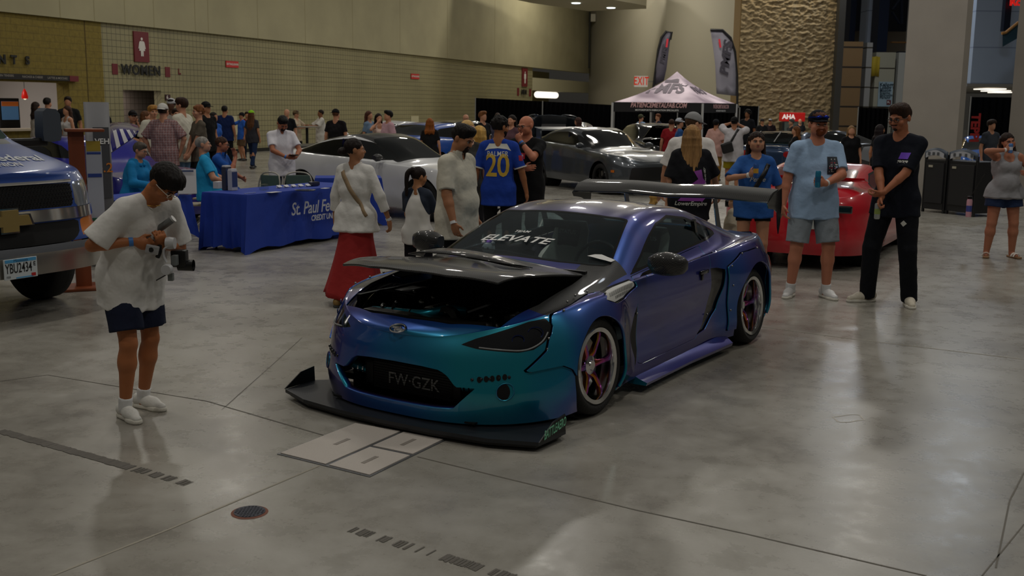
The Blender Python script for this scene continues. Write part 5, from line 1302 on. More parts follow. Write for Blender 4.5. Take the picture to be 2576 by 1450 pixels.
  J.cap(sp(.40*s,.005,-.075*bd),sp(.40*s,.005,.075*bd),.09*s*(.5+.5*b_)+ex*.8,flat=((0,1,0),.95),k=K)
  J.cap(shR+V3(.03,0,-.008),shL+V3(-.03,0,-.008),.056*s*(.7+.3*b_)+ex*.4,k=K)
  for sd in (1,-1):J.cap(sp(.545*s,.015,sd*.035*s),(shL if sd>0 else shR)+V3(-sd*.03,.0,.012),.040*s+ex*.3,.045*s+ex*.3,k=.03)
  if fem or bust:
   for sd in (1,-1):J.ell(sp(.355*s,-.075*s,sd*.065*s),.062*s*(bust or 1)+ex*.7,k=.04)
 def sleeves(J,ex,frac,long_=False,cuffr=0):
  for sd in (1,-1):
   sh,el,wr,hd=armd[sd];ar=(.046 if not fem else .041)*s*g
   if long_:
    J.cap(sh-V3(0,0,.006),el,ar*1.06+ex*.6,ar*.9+ex,k=.03);u=unit(wr-el);e=el+(wr-el)*frac
    J.cap(el,e+u*.03,ar*.88+ex,ar*.62+ex*.9+cuffr,k=.015,planes=[(u,u@e)])
   else:
    u=unit(el-sh);e=sh+(el-sh)*frac
    J.cap(sh-V3(0,0,.006),e+u*.04,ar*1.08+ex*.45,ar*1.0+ex*1.15,k=.035,planes=[(u,u@e)])
 kind,tc=top[0],top[1];tm=top[2] if len(top)>2 else cloth_mat(tc)
 loose={'tee':.020,'bigtee':.034,'polo':.020,'tank':.017,'hoodie':.036,'jacket':.024,'fit':.012,'crop':.010}[kind]
 J=Imp();hemz=hem if hem is not None else {'tee':-.13,'bigtee':-.20,'polo':-.11,'tank':.0,'hoodie':-.1,'jacket':-.10,'fit':-.04,'crop':.13}[kind]
 torso_cloth(J,loose,hemz,boxy=.06 if kind=='bigtee' else 0,fl_=.05 if kind=='jacket' or (kind=='tank' and hemz<-.04) else 0)
 sl=sleeve if sleeve is not None else {'tee':.68,'bigtee':.88,'polo':.72,'tank':0,'hoodie':.93,'jacket':.80,'fit':.5,'crop':.5}[kind]
 if kind in ('hoodie','jacket'):sleeves(J,loose*.7,sl,True,.004 if kind=='jacket' else 0)
 elif kind!='tank':sleeves(J,loose*.75+(.012 if kind=='bigtee' else 0),sl)
 if kind=='tank':
  J.cap(sp(.44*s,0,.10*s),sp(.40*s,-.09*s,.07*s),.02,k=.01)
  # cut the shoulders away
  for sd in (1,-1):J.cap(sp(.47*s,-.2,sd*.17*s),sp(.52*s,.2,sd*.17*s),.058*s,k=.01,op='s')
  J.ell(sp(.50*s,-.10*s),(.085*s,.08*s,.075*s),k=.01,op='s');J.ell(sp(.54*s,.10*s),(.085*s,.08*s,.075*s),k=.01,op='s')
 J.cap(sp(.565*s,.01),sp(.64*s,-.005),nr*1.16,nr*1.16,k=.006,op='s')
 J.ell(sp(.555*s,-.05*s),(.060*s,.055*s,.026*s),k=.006,op='s')
 V,F_=J.mesh(res,wr=wr_fn(amp*(1.3 if kind in ('bigtee','jacket','hoodie') else 1),seed))
 nm_={'tee':'t_shirt','bigtee':'t_shirt','polo':'polo_shirt','tank':'tank_top','hoodie':'hooded_sweatshirt','jacket':'jacket','fit':'t_shirt','crop':'knit_top'}[kind]
 topo=np_mesh(nm_,V,F_,tm,root);parts['top']=topo
 if kind in ('polo','jacket'):
  C_=Imp();C_.cap(sp(.525*s,-.0),sp(.575*s,-.01),nr*1.32,nr*1.22,k=.0);C_.cap(sp(.51*s,.0),sp(.62*s,-.01),nr*1.14,k=0,op='s');C_.ell(sp(.575*s,-.075),(.028,.035,.07),k=.004,op='s')
  V,F_=C_.mesh(max(res*.7,.005));np_mesh('collar',V,F_,tm,topo)
 if kind=='hoodie':
  C_=Imp();C_.ell(sp(.50*s,.085*s),(.11*s,.065*s,.075*s),k=.02);C_.cap(sp(.53*s,.02,-.07*s),sp(.50*s,-.07*s,-.04*s),.03*s,k=.03);C_.cap(sp(.53*s,.02,.07*s),sp(.50*s,-.07*s,.04*s),.03*s,k=.03)
  V,F_=C_.mesh(res);np_mesh('hood',V,F_,tm,topo)
 kind,bc=bottom[0],bottom[1];bm_=bottom[2] if len(bottom)>2 else cloth_mat(bc)
 Q=Imp();wz=sp(min(.05*s,hemz*s+.05) if kind!='none' else .05*s)
 up=unit(sp(.1*s)-sp(0));wpl=[(up,up@wz)]
 ex={'pants':.012,'jeans':.010,'baggy':.024,'shorts':.024,'tightshorts':.007,'skirt':.02,'leggings':.005}[kind]
 Q.cap(hc+V3(-hw_*.78,.01,0),hc+V3(hw_*.78,.01,0),(.106 if not fem else .113)*bd+ex*.25,flat=((0,1,0),.88),k=K,planes=wpl)
 Q.cap(sp(-.02*s),sp(.10*s),.110*bd+ex*.2,k=K,flat=((0,1,0),.8),planes=wpl)
 if kind=='skirt':
  sk_len=skirt_h or .55
  V=[];F_=[];n=40;m_=14
  fc=(legs[1][3]+legs[-1][3])/2
  for j in range(m_+1):
   t=j/m_;z=hipz+(hemz+.05)*s-sk_len*t;rx=(.135+.10*t+.05*t*t)*bd+.01;ry=(.12+.07*t+.06*t*t)*bd;cx=fc[0]*t*.6;cy=fc[1]*t*.6
   for i in range(n):
    a=2*math.pi*i/n;w=1+t*.07*math.sin(a*7+1)+t*.03*math.sin(a*13)
    V.append((cx+rx*math.cos(a)*w,cy+ry*math.sin(a)*w,z+.02*t*math.sin(a*3)))
  for j in range(m_):
   for i in range(n):F_.append((j*n+i,j*n+(i+1)%n,(j+1)*n+(i+1)%n,(j+1)*n+i))
  F_.append(tuple(range(n)))
  bo=link_mesh('skirt',V,F_,bm_,root);md=bo.modifiers.new('t','SOLIDIFY');md.thickness=.006
 else:
  for sd in (1,-1):
   hip,kn,ank,fp,fa=legs[sd];lr=(.078 if not fem else .082)*s*g
   if kind in ('shorts','tightshorts'):
    fr=(sl2:=(bottom[3] if len(bottom)>3 else (.86 if kind=='shorts' else .38)));u=unit(kn-hip);e=hip+(kn-hip)*fr;fe=.016 if kind=='shorts' else 0
    Q.cap(hip,e+u*.03,lr*1.1+ex,lr*(1.08-.34*fr)+ex+fe,k=.025,planes=[(u,u@e)]+wpl)
   else:
    fe=.008 if kind=='baggy' else 0
    Q.cap(hip,kn,lr*1.1+ex,lr*.72+ex,k=.03,planes=wpl);u=unit(ank-kn);e=ank+u*.02;Q.cap(kn,e+u*.02,lr*.72+ex,lr*.52+ex+fe,k=.02,planes=[(u,u@e+(.03 if kind=='baggy' else .01))])
  V,F_=Q.mesh(res,wr=wr_fn(amp*1.1,seed+3))
  bo=np_mesh({'pants':'trousers','jeans':'jeans','baggy':'trousers','shorts':'shorts','tightshorts':'shorts','leggings':'leggings'}[kind],V,F_,bm_,root)
 parts['bottom']=bo
 # ---- shoes
 for sd in (1,-1):
  hip,kn,ank,fp,fa=legs[sd];fd=V3(math.sin(fa),-math.cos(fa),0);rt=V3(math.cos(fa),math.sin(fa),0);Mx=np.stack([rt,-fd,V3(0,0,1)],1);zf=fp[2]
  heel=fp+V3(0,.03,0)-fd*.045*s;toe=fp+V3(0,.03,0)+fd*.165*s;mid=(heel+toe)/2
  if sandals:
   B_=Imp();B_.cap(heel+V3(0,0,.014),toe+V3(0,0,.014),.038*s,.042*s,k=.01,planes=[((0,0,1),zf+.026),((0,0,-1),-zf)]);V,F_=B_.mesh(.007);so=np_mesh('sandal',V,F_,mat('cork','8a6a4a',.8),root)
   for off in (.06,.11):
    c=fp+V3(0,.03,0)+fd*off*s
    mb=MB();mb.tube([tuple(c+rt*(.046*math.cos(a))+V3(0,0,.02+.045*math.sin(a))) for a in np.linspace(0,math.pi,11)],.011,8,flat=(1,.4));mb.build('sandal_strap',mat('strap_white','ded8d0',.5),so,True)
   continue
  B_=Imp();rs=.042*s
  B_.cap(heel+V3(0,0,.052*s),mid+fd*.03+V3(0,0,.048*s),.036*s,.038*s,k=.02);B_.cap(mid+V3(0,0,.045*s),toe+V3(0,0,.030*s),.038*s,.030*s,k=.03,flat=((0,0,1),.85));B_.cap(heel+V3(0,0,.06*s),ank+V3(0,0,.0),.040*s,.036*s,k=.02,planes=[((0,0,1),zf+.095*s)])
  B_.box(mid+V3(0,0,-.03),(.08,.16,.03+.018),.0,op='s',M=Mx,k=0) if False else None
  V,F_=B_.mesh(max(res*.8,.006) if res<.01 else .011,cuts=[((0,0,-1),-zf-.012)]);so=np_mesh('shoe',V,F_,mat('shoe_'+shoes,shoes,.6,bump=.15,bs=60),root)
  if res<.0125:
   B_=Imp();B_.cap(heel+V3(0,0,.012),toe+V3(0,0,.012),.041*s,.036*s,k=.01,planes=[((0,0,1),zf+.026),((0,0,-1),-zf)]);B_.cap(mid+fd*.04+V3(0,0,.012),mid+fd*.06+V3(0,0,.012),.047*s,k=.01,planes=[((0,0,1),zf+.026),((0,0,-1),-zf)])
   V,F_=B_.mesh(.007);np_mesh('shoe_sole',V,F_,mat('sole','d8d4c8' if shoes[0] in 'cdef' else '3a3a3a',.7),so)
  if res<.009:
   mb=MB()
   for k in range(5):
    t=k/5;c=mid+fd*(-.0+t*.07)*s+V3(0,0,(.088-t*.026)*s)
    mb.tube([tuple(c-rt*.022+V3(0,0,-.008)),tuple(c),tuple(c+rt*.022+V3(0,0,-.008))],.003,5)
   mb.build('laces',mat('lace','e4e2de',.8),so,True)
  if socks:
   u=unit(kn-ank);B_=Imp();B_.cap(ank-u*.02,ank+u*.07,.037*s*g+.004,.040*s*g+.004,k=.0,planes=[(u,u@(ank+u*.055))]);V,F_=B_.mesh(.008);np_mesh('sock',V,F_,cloth_mat(socks),root)
   # ---- hair, beard, eyes, cap, glasses
 if hair:
  Hh=Imp();hk=hair[0]
  hn=lambda X,Y,Z:.0022*np.sin(X*190+Y*90)*np.sin(Y*140+Z*30)+.0016*np.sin(X*310-Y*210)
  if hk=='buzz':Hh.ell(H(0,.014,.114),(.080*s,.095*s,.088*s),k=.01,M=MH);cut=.0
  elif hk!='bald':Hh.ell(H(0,.018,.118),(.084*s,.099*s,.092*s),k=.01,M=MH)
  if hk in ('short','curly','quiff','mop'):
   Hh.ell(H(0,-.005,.165),(.070*s,.085*s,.042*s),k=.03,M=MH)
   if hk in ('quiff','mop'):Hh.ell(H(0,-.050,.186),(.060*s,.038*s,.028*s),k=.03,M=MH)
   if hk=='mop':Hh.ell(H(0,.0,.15),(.092*s,.100*s,.065*s),k=.03,M=MH);Hh.ell(H(.0,-.07,.15),(.07*s,.035*s,.028*s),k=.02,M=MH)
  if hk in ('curly','afro'):
   rnd=random.Random(5)
   for _ in range(46 if hk=='curly' else 60):
    th,ph=rnd.uniform(0,6.28),rnd.uniform(-.15,1.35);rr3=.088 if hk=='curly' else .1
    Hh.ell(H(rr3*.9*math.cos(th)*math.cos(ph),.02+rr3*1.05*math.sin(th)*math.cos(ph),.118+rr3*math.sin(ph)),.018*s*(1.3 if hk=='afro' else 1),k=.006)
    # keep the face free
  if hk in ('short','curly','quiff','buzz','mop','afro','bun','pony','long','bob','curlylong'):
   Hh.ell(H(0,-.100,.066),(.070*s,.072*s,.082*s),k=.008,op='s',M=MH)
   for sd in (1,-1):
    if hk in ('short','quiff','buzz','bun','pony','mop'):Hh.ell(H(sd*.085,-.01,.060),(.022*s,.050*s,.042*s),k=.006,op='s',M=MH)
   Hh.ell(H(0,.03,-.01),(.11*s,.12*s,.062*s),k=.01,op='s',M=MH)
  if hk=='bun':Hh.ell(H(0,.128,.070),(.052*s,.046*s,.044*s),k=.008,M=MH);Hh.ell(H(.012,.135,.062),(.024*s,.026*s,.024*s),k=.005,M=MH)
  if hk=='topbun':Hh.ell(H(0,.06,.225),.045*s,k=.008)
  if hk=='pony':
   pl_=smooth_curve([H(.0,.105,.150),H(.02,.150,.10),H(.025,.145,.0),H(.02,.120,-.10),H(.015,.11,-.17)],4)
   for i in range(len(pl_)-1):t=i/len(pl_);Hh.cap(pl_[i],pl_[i+1],.030*s*(1.15-t*.75),.030*s*(1.15-(t+.06)*.75),k=.008)
  if hk in ('long','bob','curlylong'):
   Ln=hair[2] if len(hair)>2 else (.32 if hk!='bob' else .14);back=hair[3] if len(hair)>3 else 0
   for i in range(11):
    a=math.pi*(i/10);x0,y0=.074*math.cos(a),.02+.075*math.sin(a)
    p0=H(x0,y0,.13);p1=H(x0*1.15,y0+.01,.05);p2=H(x0*1.25,y0*.9+.012,-.03);dz=Ln*(1-.12*abs(math.cos(a*3)))
    p3=p2+V3(x0*.25,(.028 if y0>.04 else-.045-.35*max(0,Ln-.2) if not back else .05),-dz*.5);p4=p3+V3((.012 if hk=='curlylong' else 0),0,-dz*.5)
    wv=(.02 if hk!='curlylong' else .024)*s
    Hh.cap(p0,p1,wv,wv,k=.012);Hh.cap(p1,p2,wv,wv,k=.012);Hh.cap(p2,p3,wv,wv*.9,k=.010);Hh.cap(p3,p4,wv*.9,wv*.5,k=.010)
  if hk!='bald':
   V,F_=Hh.mesh(max(res*.75,.006),wr=hn if res<.011 else None);ho=np_mesh('hair',V,F_,HR,root);parts['hair']=ho
  elif len(hair)>2:
   Hh.ell(H(0,.016,.10),(.079*s,.095*s,.080*s),k=.01,M=MH);Hh.ell(H(0,-.02,.18),(.08*s,.11*s,.075*s),k=.01,op='s',M=MH);Hh.ell(H(0,-.10,.058),(.09*s,.09*s,.09*s),k=.01,op='s',M=MH);Hh.ell(H(0,.03,-.01),(.11*s,.12*s,.062*s),k=.01,op='s',M=MH)
   V,F_=Hh.mesh(max(res*.75,.006));np_mesh('hair',V,F_,HR,root)
 if beard:
  Bd=Imp();fz=.6+.4*min(b_,1.3)
  Bd.ell(H(0,-.036,.040),(.064*s*fz,.062*s,.046*s),k=.01,M=MH);Bd.ell(H(0,-.062,.010),(.036*s*fz,.035*s,.03*s),k=.02,M=MH)
  if beard[0]=='goatee':Bd=Imp();Bd.ell(H(0,-.078,.012),(.020*s,.017*s,.018*s),k=.01,M=MH);Bd.cap(H(-.024,-.091,.049),H(.024,-.091,.049),.006*s,k=.005)
  else:
   Bd.cap(H(-.026,-.088,.050),H(.026,-.088,.050),.008*s,k=.01)
   Bd.ell(H(0,-.078,.093),(.10*s,.055*s,.036*s),k=.012,op='s',M=MH);Bd.cap(H(-.019,-.100,.0385),H(.019,-.100,.0385),.0075*s,k=.003,op='s')
  V,F_=Bd.mesh(max(res*.6,.005),wr=lambda X,Y,Z:.0012*np.sin(X*300+Y*220)*np.sin(Z*260));np_mesh('beard',V,F_,hair_mat(beard[1]),root)
 if face_parts and res<=.012:
  for sd in (1,-1):
   e=MB();e.sphere(tuple(H(sd*.031,-.0768,.090)),.0120*s,12,8);eo=e.build('eye',mat('eye_white','d9d2c8',.3),root,True)
   i_=MB();i_.sphere(tuple(H(sd*.031,-.0845,.0895)),.0064*s,10,6);i_.build('iris',mat('iris_dark','1d120c',.2),eo,True)
   l_=MB();l_.tube([tuple(H(sd*(.031+.0165*math.cos(a)),-.0875+.004*abs(math.cos(a)),.0905+.0055*math.sin(a))) for a in np.linspace(0,math.pi,9)],.0028*s,5);l_.build('eyelid',mat('lash_'+skin,'2a1a14',.6),root,True)
   b2=MB();b2.tube([tuple(H(sd*.014,-.0945,.1075)),tuple(H(sd*.032,-.091,.1125)),tuple(H(sd*.050,-.079,.1085))],[.0035*s*(.7 if fem else 1),.004*s*(.7 if fem else 1),.002*s],6);b2.build('eyebrow',hair_mat(brows or (hair[1] if hair else '3a2a20')),root,True)
  l_=MB();l_.tube([tuple(H(-.022,-.087,.0365)),tuple(H(-.008,-.0925,.0335)),tuple(H(.008,-.0925,.0335)),tuple(H(.022,-.087,.0365))],[.002,.0045,.0045,.002],6);l_.tube([tuple(H(-.022,-.087,.039)),tuple(H(-.007,-.0935,.0425)),tuple(H(.007,-.0935,.0425)),tuple(H(.022,-.087,.039))],[.002,.0035,.0035,.002],6)
  l_.build('lips',mat('lips_'+(lips or 'x'),lips or 'a2604e',.45),root,True)
 if cap:
  Cc=Imp();Cc.ell(H(0,.014,.130),(.090*s,.105*s,.094*s),k=0,M=MH);un=MH@V3(0,-.12,1);un=unit(un);c0=H(0,.0,.118)
  V,F_=Cc.mesh(max(res*.8,.007),cuts=[(tuple(-un),-un@c0)]);co=np_mesh('cap',V,F_,cloth_mat(cap[0]),root)
  a0=R_(cap[2]);mb=MB();rings=[]
  for j in range(7):
   r=.094+.075*j/6;row=[]
   for i in range(11):
    a=(i/10-.5)*1.9*(1-.25*(j/6)**2);dx,dy=math.sin(a),-math.cos(a)
    x,y=dx*(.088+.01*j/6),dy*(.098)-(.078*j/6)*math.cos(a*.8);x,y=x*math.cos(a0)-y*math.sin(a0),x*math.sin(a0)+y*math.cos(a0)
    row.append(tuple(H(x,y+.012,.124+.014*math.cos(a*1.6)-.012*j/6)))
   rings.append(row)
  mb.loft(rings,cap=False,closed=False);bo_=mb.build('brim',cloth_mat(cap[1]),co,True);md=bo_.modifiers.new('t','SOLIDIFY');md.thickness=.005
 if glasses:
  gm=mat('frame_'+glasses[0],glasses[0],.3);mb=MB();zo=.0;yo=-.102
  if glasses[-1]=='head':zo,yo=.085,-.075
  for sd in (1,-1):
   mb.tube([tuple(H(sd*.032+.022*math.cos(a),yo,.090+zo+.017*math.sin(a))) for a in np.linspace(0,2*math.pi,17)],.0024*s,6,cap=False)
   mb.tube([tuple(H(sd*.054,yo,.094+zo)),tuple(H(sd*.078,-.04,.094+zo)),tuple(H(sd*.079,.01,.088+zo))],.0022*s,6)
  mb.tube([tuple(H(-.010,yo,.092+zo)),tuple(H(.010,yo,.092+zo))],.0022*s,6);go=mb.build('glasses',gm,root,True)
  if len(glasses)>1 and glasses[1]!='head':
   mb=MB()
   for sd in (1,-1):mb.prism([(sd*.032+.021*math.cos(a),.090+zo+.016*math.sin(a)) for a in np.linspace(0,2*math.pi,15)[:-1]],yo-.001,yo+.001,'y')
   mb.v=[tuple(H(*p)) for p in mb.v];mb.build('lens',mat('lens_'+glasses[1],glasses[1],.08,coat=1),go)
 parts.update(root=root,arm=armd,leg=legs,H=H,sp=sp,s=s,MH=MH,root_loc=root.location)
 return parts
def wristband(P_,sd,col,off=.03):
 sh,el,wr,hd=P_['arm'][sd];u=unit(wr-el);c=wr-u*off
 mb=MB();mb.tube([tuple(c-u*.012),tuple(c+u*.012)],.031*P_['s'],14);mb.build('wristband',mat('band_'+col,col,.5),P_['root'],True)
def shirt_print(P_,shape,z,m,w=None,back=False,x=0.0,nm='shirt_print',lean=0):
 s=P_['s'];c=P_['sp'](z*s,0);n=-1 if not back else 1
 xd=(1,0,0) if not back else (-1,0,0)
 return decal(nm,shape,P_['top'],(c[0]+x*(1 if not back else-1),c[1]+n*.0,c[2]),xd,(0,0,1),m,P_['top'],off=.004,back=.5)
def strap(P_,pts,m,w=.018,nm='bag_strap'):
 bv=bvh_of(P_['top']);out=[]
 for p in smooth_curve(pts,6):
  sg=-1 if p.y<0 else 1
  hit=bv.ray_cast(Vector((p.x,sg*.8,p.z)),Vector((0,-sg,0)))
  if hit[0] is None:continue
  out.append((hit[0]+Vector((0,sg*.008,0)),Vector((0,sg,0))))
 V=[];F_=[]
 for i,(q,n) in enumerate(out):
  t=(out[min(i+1,len(out)-1)][0]-out[max(i-1,0)][0]).normalized();sdv=t.cross(n).normalized()*w/2
  V+=[tuple(q-sdv),tuple(q+sdv)]
 for i in range(len(out)-1):F_.append((2*i,2*i+1,2*i+3,2*i+2))
 o=link_mesh(nm,V,F_,m,P_['root']);md=o.modifiers.new('t','SOLIDIFY');md.thickness=.004;md.offset=0;return o
 # ------------------------------------------------------------------ the other vehicles
def std_spec(W=1.82,fo=.9,xr=3.7,sill=.2,nz=.62,hood=.92,cowl=(.55,1.0),header=(1.35,1.36),roof=(1.8,1.40),rhead=(2.5,1.33),rbase=(3.3,1.05),deck=1.05,belt=(.86,.95,1.0),rail=.66,nf=2.6,lf=.6,boxy=0.0,n=(18,70,18),arch=None):
 h=W/2;xc,zc=cowl;be=lambda k:[(-fo,nz*.97),(-fo+.35,belt[0]-.07),(0,belt[0]-.02),(xc,belt[0]),(roof[0],belt[1]),(rbase[0],belt[2]),(xr,belt[2]-.06)]
 bul=[(0,.45,.03),(arch or 2.7,.5,.04)]
 def lv(z0,z1,z2,w,f,r):return dict(z=[(-fo,z0),(1,z1),(xr,z2)],w=[(-fo,h*w*.97),(0,h*w),(2,h*w),(xr,h*w*.96)],xf=-fo+f,Lf=lf,nf=nf,xr=xr-r,Lr=.5,nr=nf,bulge=bul)
 L=[lv(sill,sill,sill+.04,.93,.04,.04),lv(sill+.14,sill+.14,sill+.2,.975,0,0),lv(.50,.52,.56,.97,.0,.0),lv(nz*.95,belt[0]*.86,belt[2]*.86,.96,.02,.01)]
 L.append(dict(z=be(0),w=[(-fo,h*.86),(0,h*.93),(2,h*.925),(xr,h*.86)],xf=-fo+.06,Lf=lf,nf=nf,xr=xr-.04,Lr=.5,nr=nf,bulge=[(0,.4,.015),(arch or 2.7,.45,.02)]))
 top_=[(-fo,nz),(-fo+.12,nz+.05),(-fo+.5,(nz+hood)/2+.06),(xc*.5,hood),(xc-.05,zc-.02),(xc+.02,zc),(header[0],header[1]),roof,rhead,rbase,((rbase[0]+xr)/2,deck),(xr-.02,deck-.03),(xr,deck-.06)]
 top_=sorted(dict(top_).items())
 def sub(tb,d,hd):return [(x,z-(d if xc+.1<x<rbase[0]-.05 else hd)) for x,z in tb]
 cap=[([(-fo,h*.8),(xc,h*.87),(xr,h*.82)],[(x,z+.015) for x,z in be(0)]),([(-fo,h*.62),(xc-.1,h*.72),(header[0],h*rail),(rhead[0],h*rail),(rbase[0],h*.66),(xr,h*.64)],sub([(x+(.10 if abs(x-xc)<.03 or x==header[0] else 0),z) for x,z in top_],.055,.02)),([(-fo,h*.35),(xr,h*.38)],sub(top_,.018,.008)),([(-fo,.02),(xr,.02)],top_)]
 return dict(levels=L,cap=cap,n=n,m=4)
def gen_car(name,O,ang,sp,label,paint,win,ws,rg,wb,R=.33,gl=None,side_vis=(1,-1),rim=None,spk=None,kind='twin',lights=True,roofm=None,archR=None,S=1.0,dkw=None,wy=None,door=None,cat='car',head=None,tail=None,grille=None,nsp=5):
 root=car_root(name,O,R_(ang),S,label,cat)
 gl=gl or mat('car_glass_dark','0b0e10',.06,coat=.6);sk=car_skin(sp);sn=Skin(sk);body=sk;aR=archR or R+.05;K=sp['cap'].__len__()+3.0
 _,body=clip(body,circ(0,R,aR));_,body=clip(body,circ(wb,R,aR))
 if win:
  tr,body=clip(body,side(win,ymin=.3));g2,tr=clip(tr,side(win,ymin=.3,shrink=.02));patch_obj('window_trim',tr,GLOSSB,root,.015)
  for sg in side_vis:
   q,_=clip(g2,lambda A:A[:,1]*sg);q=Patch(q.A,q.polys);patch_obj('side_window',q,gl,root,.005)
 if ws:w_,body=clip(body,top(ws,.6));patch_obj('windshield',w_,gl,root,.006)
 if rg:w_,body=clip(body,top(rg,.6));patch_obj('rear_window',w_,gl,root,.006)
 if roofm:
  rf,body=clip(body,lambda A:np.minimum(A[:,4]-6.0,np.minimum(A[:,0]-ws[-2][0]+.1,rg[0][0]+.15-A[:,0])));patch_obj('roof',rf,roofm,root,.01)
 if grille:
  g_,body=clip(body,front(grille,0));patch_obj('grille',g_,BLACK,root,.01)
 if head:
  for sg in (1,-1):
   g_,body=clip(body,diag(head,sg));patch_obj('headlight',g_,mat('lamp_clear','8a9098',.1,metal=.4,coat=1),root,.01)
 if tail:
  tl=lambda A:np.minimum(np.minimum(poly_sd(tail,np.abs(A[:,1]),A[:,2]),A[:,0]-(wb+.3)),1)
  g_,body=clip(body,tl);patch_obj('tail_light',g_,mat('lamp_red','a01018',.15,coat=1),root,.01)
 if door:
  for dpoly in door:
   ln=side(dpoly,ymin=.3);gap=lambda A:np.minimum(ln(A)+.004,.004-ln(A))+0
   g_,rest=clip(body,lambda A:np.minimum(side(dpoly,ymin=.3)(A)+.0,.007-side(dpoly,ymin=.3)(A)));patch_obj('door_gap',g_,BLACK,root,.002);body=rest
 patch_obj('body_shell',body,paint,root,.012)
 ub=MB();ub.box((wb/2,0,.22),(wb+1.2,1.3,.05));ub.build('underbody',BLACK,root)
 iw=MB()
 for cx in (0,wb):
  for sg in (1,-1):iw.lathe([(.02,sg*.45),(aR+.01,sg*.45),(aR+.01,sg*.78)],20,'y',c=(cx,0,R))
 iw.build('wheel_well',mat('matt_black','060606',.9),root)
 hw=wy or (max(prof(sp['levels'][2]['w'])(np.array([0.0]))[0],.7)-.01)
 for x in (0,wb):
  for sg in (1,-1):wheel(root,x,sg*(hw-.11),R,.22,R*.74,nsp,(RUBBER,rim or STEEL,spk or rim or STEEL,STEEL),sg,kind=kind,dish=.03,spoke_w=.03)
 return root,sn,sk
def mirror_pair(root,x,z,y,m,sides=(1,-1),w=.17):
 for sg in sides:
  mi=MB();mi.loft([[(x+.05*math.cos(a),sg*yy,z+r*math.sin(a)) for a in np.linspace(0,2*math.pi,13)[:-1]] for yy,r in ((y,.03),(y+.04,.06),(y+w*.7,.065),(y+w,.035))]);mi.box((x,sg*(y-.02),z-.03),(.06,.1,.03));mi.build('side_mirror',m,root,True)
PW=mat('paint_white','cfd0d2',.3,coat=.8);PG=mat('paint_grey','4c5156',.3,metal=.5,coat=.8);PR=mat('paint_red','c41226',.3,coat=1);PB=mat('paint_blue','2050a8',.3,coat=.8);PK=mat('paint_black','101214',.2,coat=1);PN=mat('paint_navy','1f3a5c',.28,metal=.4,coat=1);PS=mat('paint_silver','8d9298',.3,metal=.6,coat=.8)
# white coupe
cp=std_spec(W=1.86,fo=.85,xr=3.75,nz=.66,hood=.90,cowl=(.55,.98),header=(1.35,1.32),roof=(1.8,1.375),rhead=(2.45,1.30),rbase=(3.25,1.08),deck=1.07,belt=(.88,.96,1.0),arch=2.81,rail=.64)
O=(-.95,18.0)
wroot,wsn,wsk=gen_car('white_coupe',O,143,cp,'white two-door coupe with dark roof parked behind the blue information tables',PW,[(.74,.96),(1.0,1.10),(1.36,1.235),(1.8,1.29),(2.3,1.255),(2.75,1.165),(3.08,1.06),(3.0,1.025),(2.6,1.0),(1.8,.975),(1.0,.95)],[(.56,-.1),(.60,.45),(.70,.68),(1.40,.57),(1.35,0),(1.35,-.1)],[(2.5,-.1),(2.5,.5),(3.15,.56),(3.22,-.1)],2.81,R=.34,roofm=CARBON,tail=[(.50,.80),(.93,.74),(.95,.90),(.80,.96),(.50,.93)],nsp=5,rim=mat('rim_dark','2a2a2c',.3,metal=.8),door=[[(.68,.96),(.66,.35),(.72,.26),(2.0,.27),(2.15,.45),(2.2,.7),(2.1,.98),(1.4,.96)]])
mirror_pair(wroot,.92,1.0,.86,CARBON)
sp_=MB();sp_.loft([[(3.45,y,1.085),(3.72,y,1.115),(3.74,y,1.13),(3.5,y,1.10)] for y in (-.7,0,.7)]);sp_.build('lip_spoiler',CARBON,wroot)
pb=MB();pb.box((1.98,-.7,1.13),(.05,.02,.3),ry=-.2);pb.build('door_pillar',GLOSSB,wroot)
# grey hatchback
cv=std_spec(W=1.84,fo=.85,xr=3.55,nz=.70,hood=.93,cowl=(.45,1.0),header=(1.25,1.36),roof=(1.7,1.415),rhead=(2.55,1.34),rbase=(3.2,1.12),deck=1.10,belt=(.90,1.0,1.06),arch=2.7,rail=.66)
fa,ra=G(1537,492),G(1385,470);dv=(ra-fa);ang=math.degrees(math.atan2(dv.y,dv.x));nn_=Vector((-math.sin(R_(ang)),math.cos(R_(ang)),0))
O=fa+nn_*(-.0)+Vector((.55,.75,0))
groot,gsn,gsk=gen_car('grey_hatchback',(O.x,O.y),ang,cv,'dark grey four-door sport hatchback parked behind the rear wing of the coupe',PG,[(.62,.97),(.9,1.10),(1.25,1.235),(1.7,1.31),(2.3,1.285),(2.8,1.18),(3.02,1.09),(2.95,1.06),(2.2,1.04),(1.2,1.0)],[(.46,-.1),(.50,.45),(.62,.68),(1.30,.60),(1.24,0),(1.24,-.1)],[(2.6,-.1),(2.6,.5),(3.1,.58),(3.15,-.1)],2.7,R=.335,head=[(-.24,.66),(.0,.70),(.25,.76),(.28,.70),(.05,.62),(-.2,.60)],grille=[(-.1,.62),(.55,.60),(.6,.34),(-.1,.32)],rim=mat('rim_dark','2a2a2c',.3,metal=.8),door=[[(.58,.98),(.56,.35),(.62,.28),(1.6,.28),(1.62,1.0)],[(1.64,1.0),(1.64,.28),(2.3,.30),(2.42,.5),(2.6,.7),(2.62,1.05)]])
mirror_pair(groot,.78,1.02,.84,PG)
bp_=MB()
for sg in (1,-1):bp_.box((1.63,sg*.70,1.16),(.04,.02,.28),ry=-.1)
bp_.build('door_pillar',GLOSSB,groot)
hw_s=MB();hw_s.loft([[(2.9,y,1.30),(3.2,y,1.36),(3.22,y,1.38),(2.95,y,1.33)] for y in (-.75,0,.75)]);
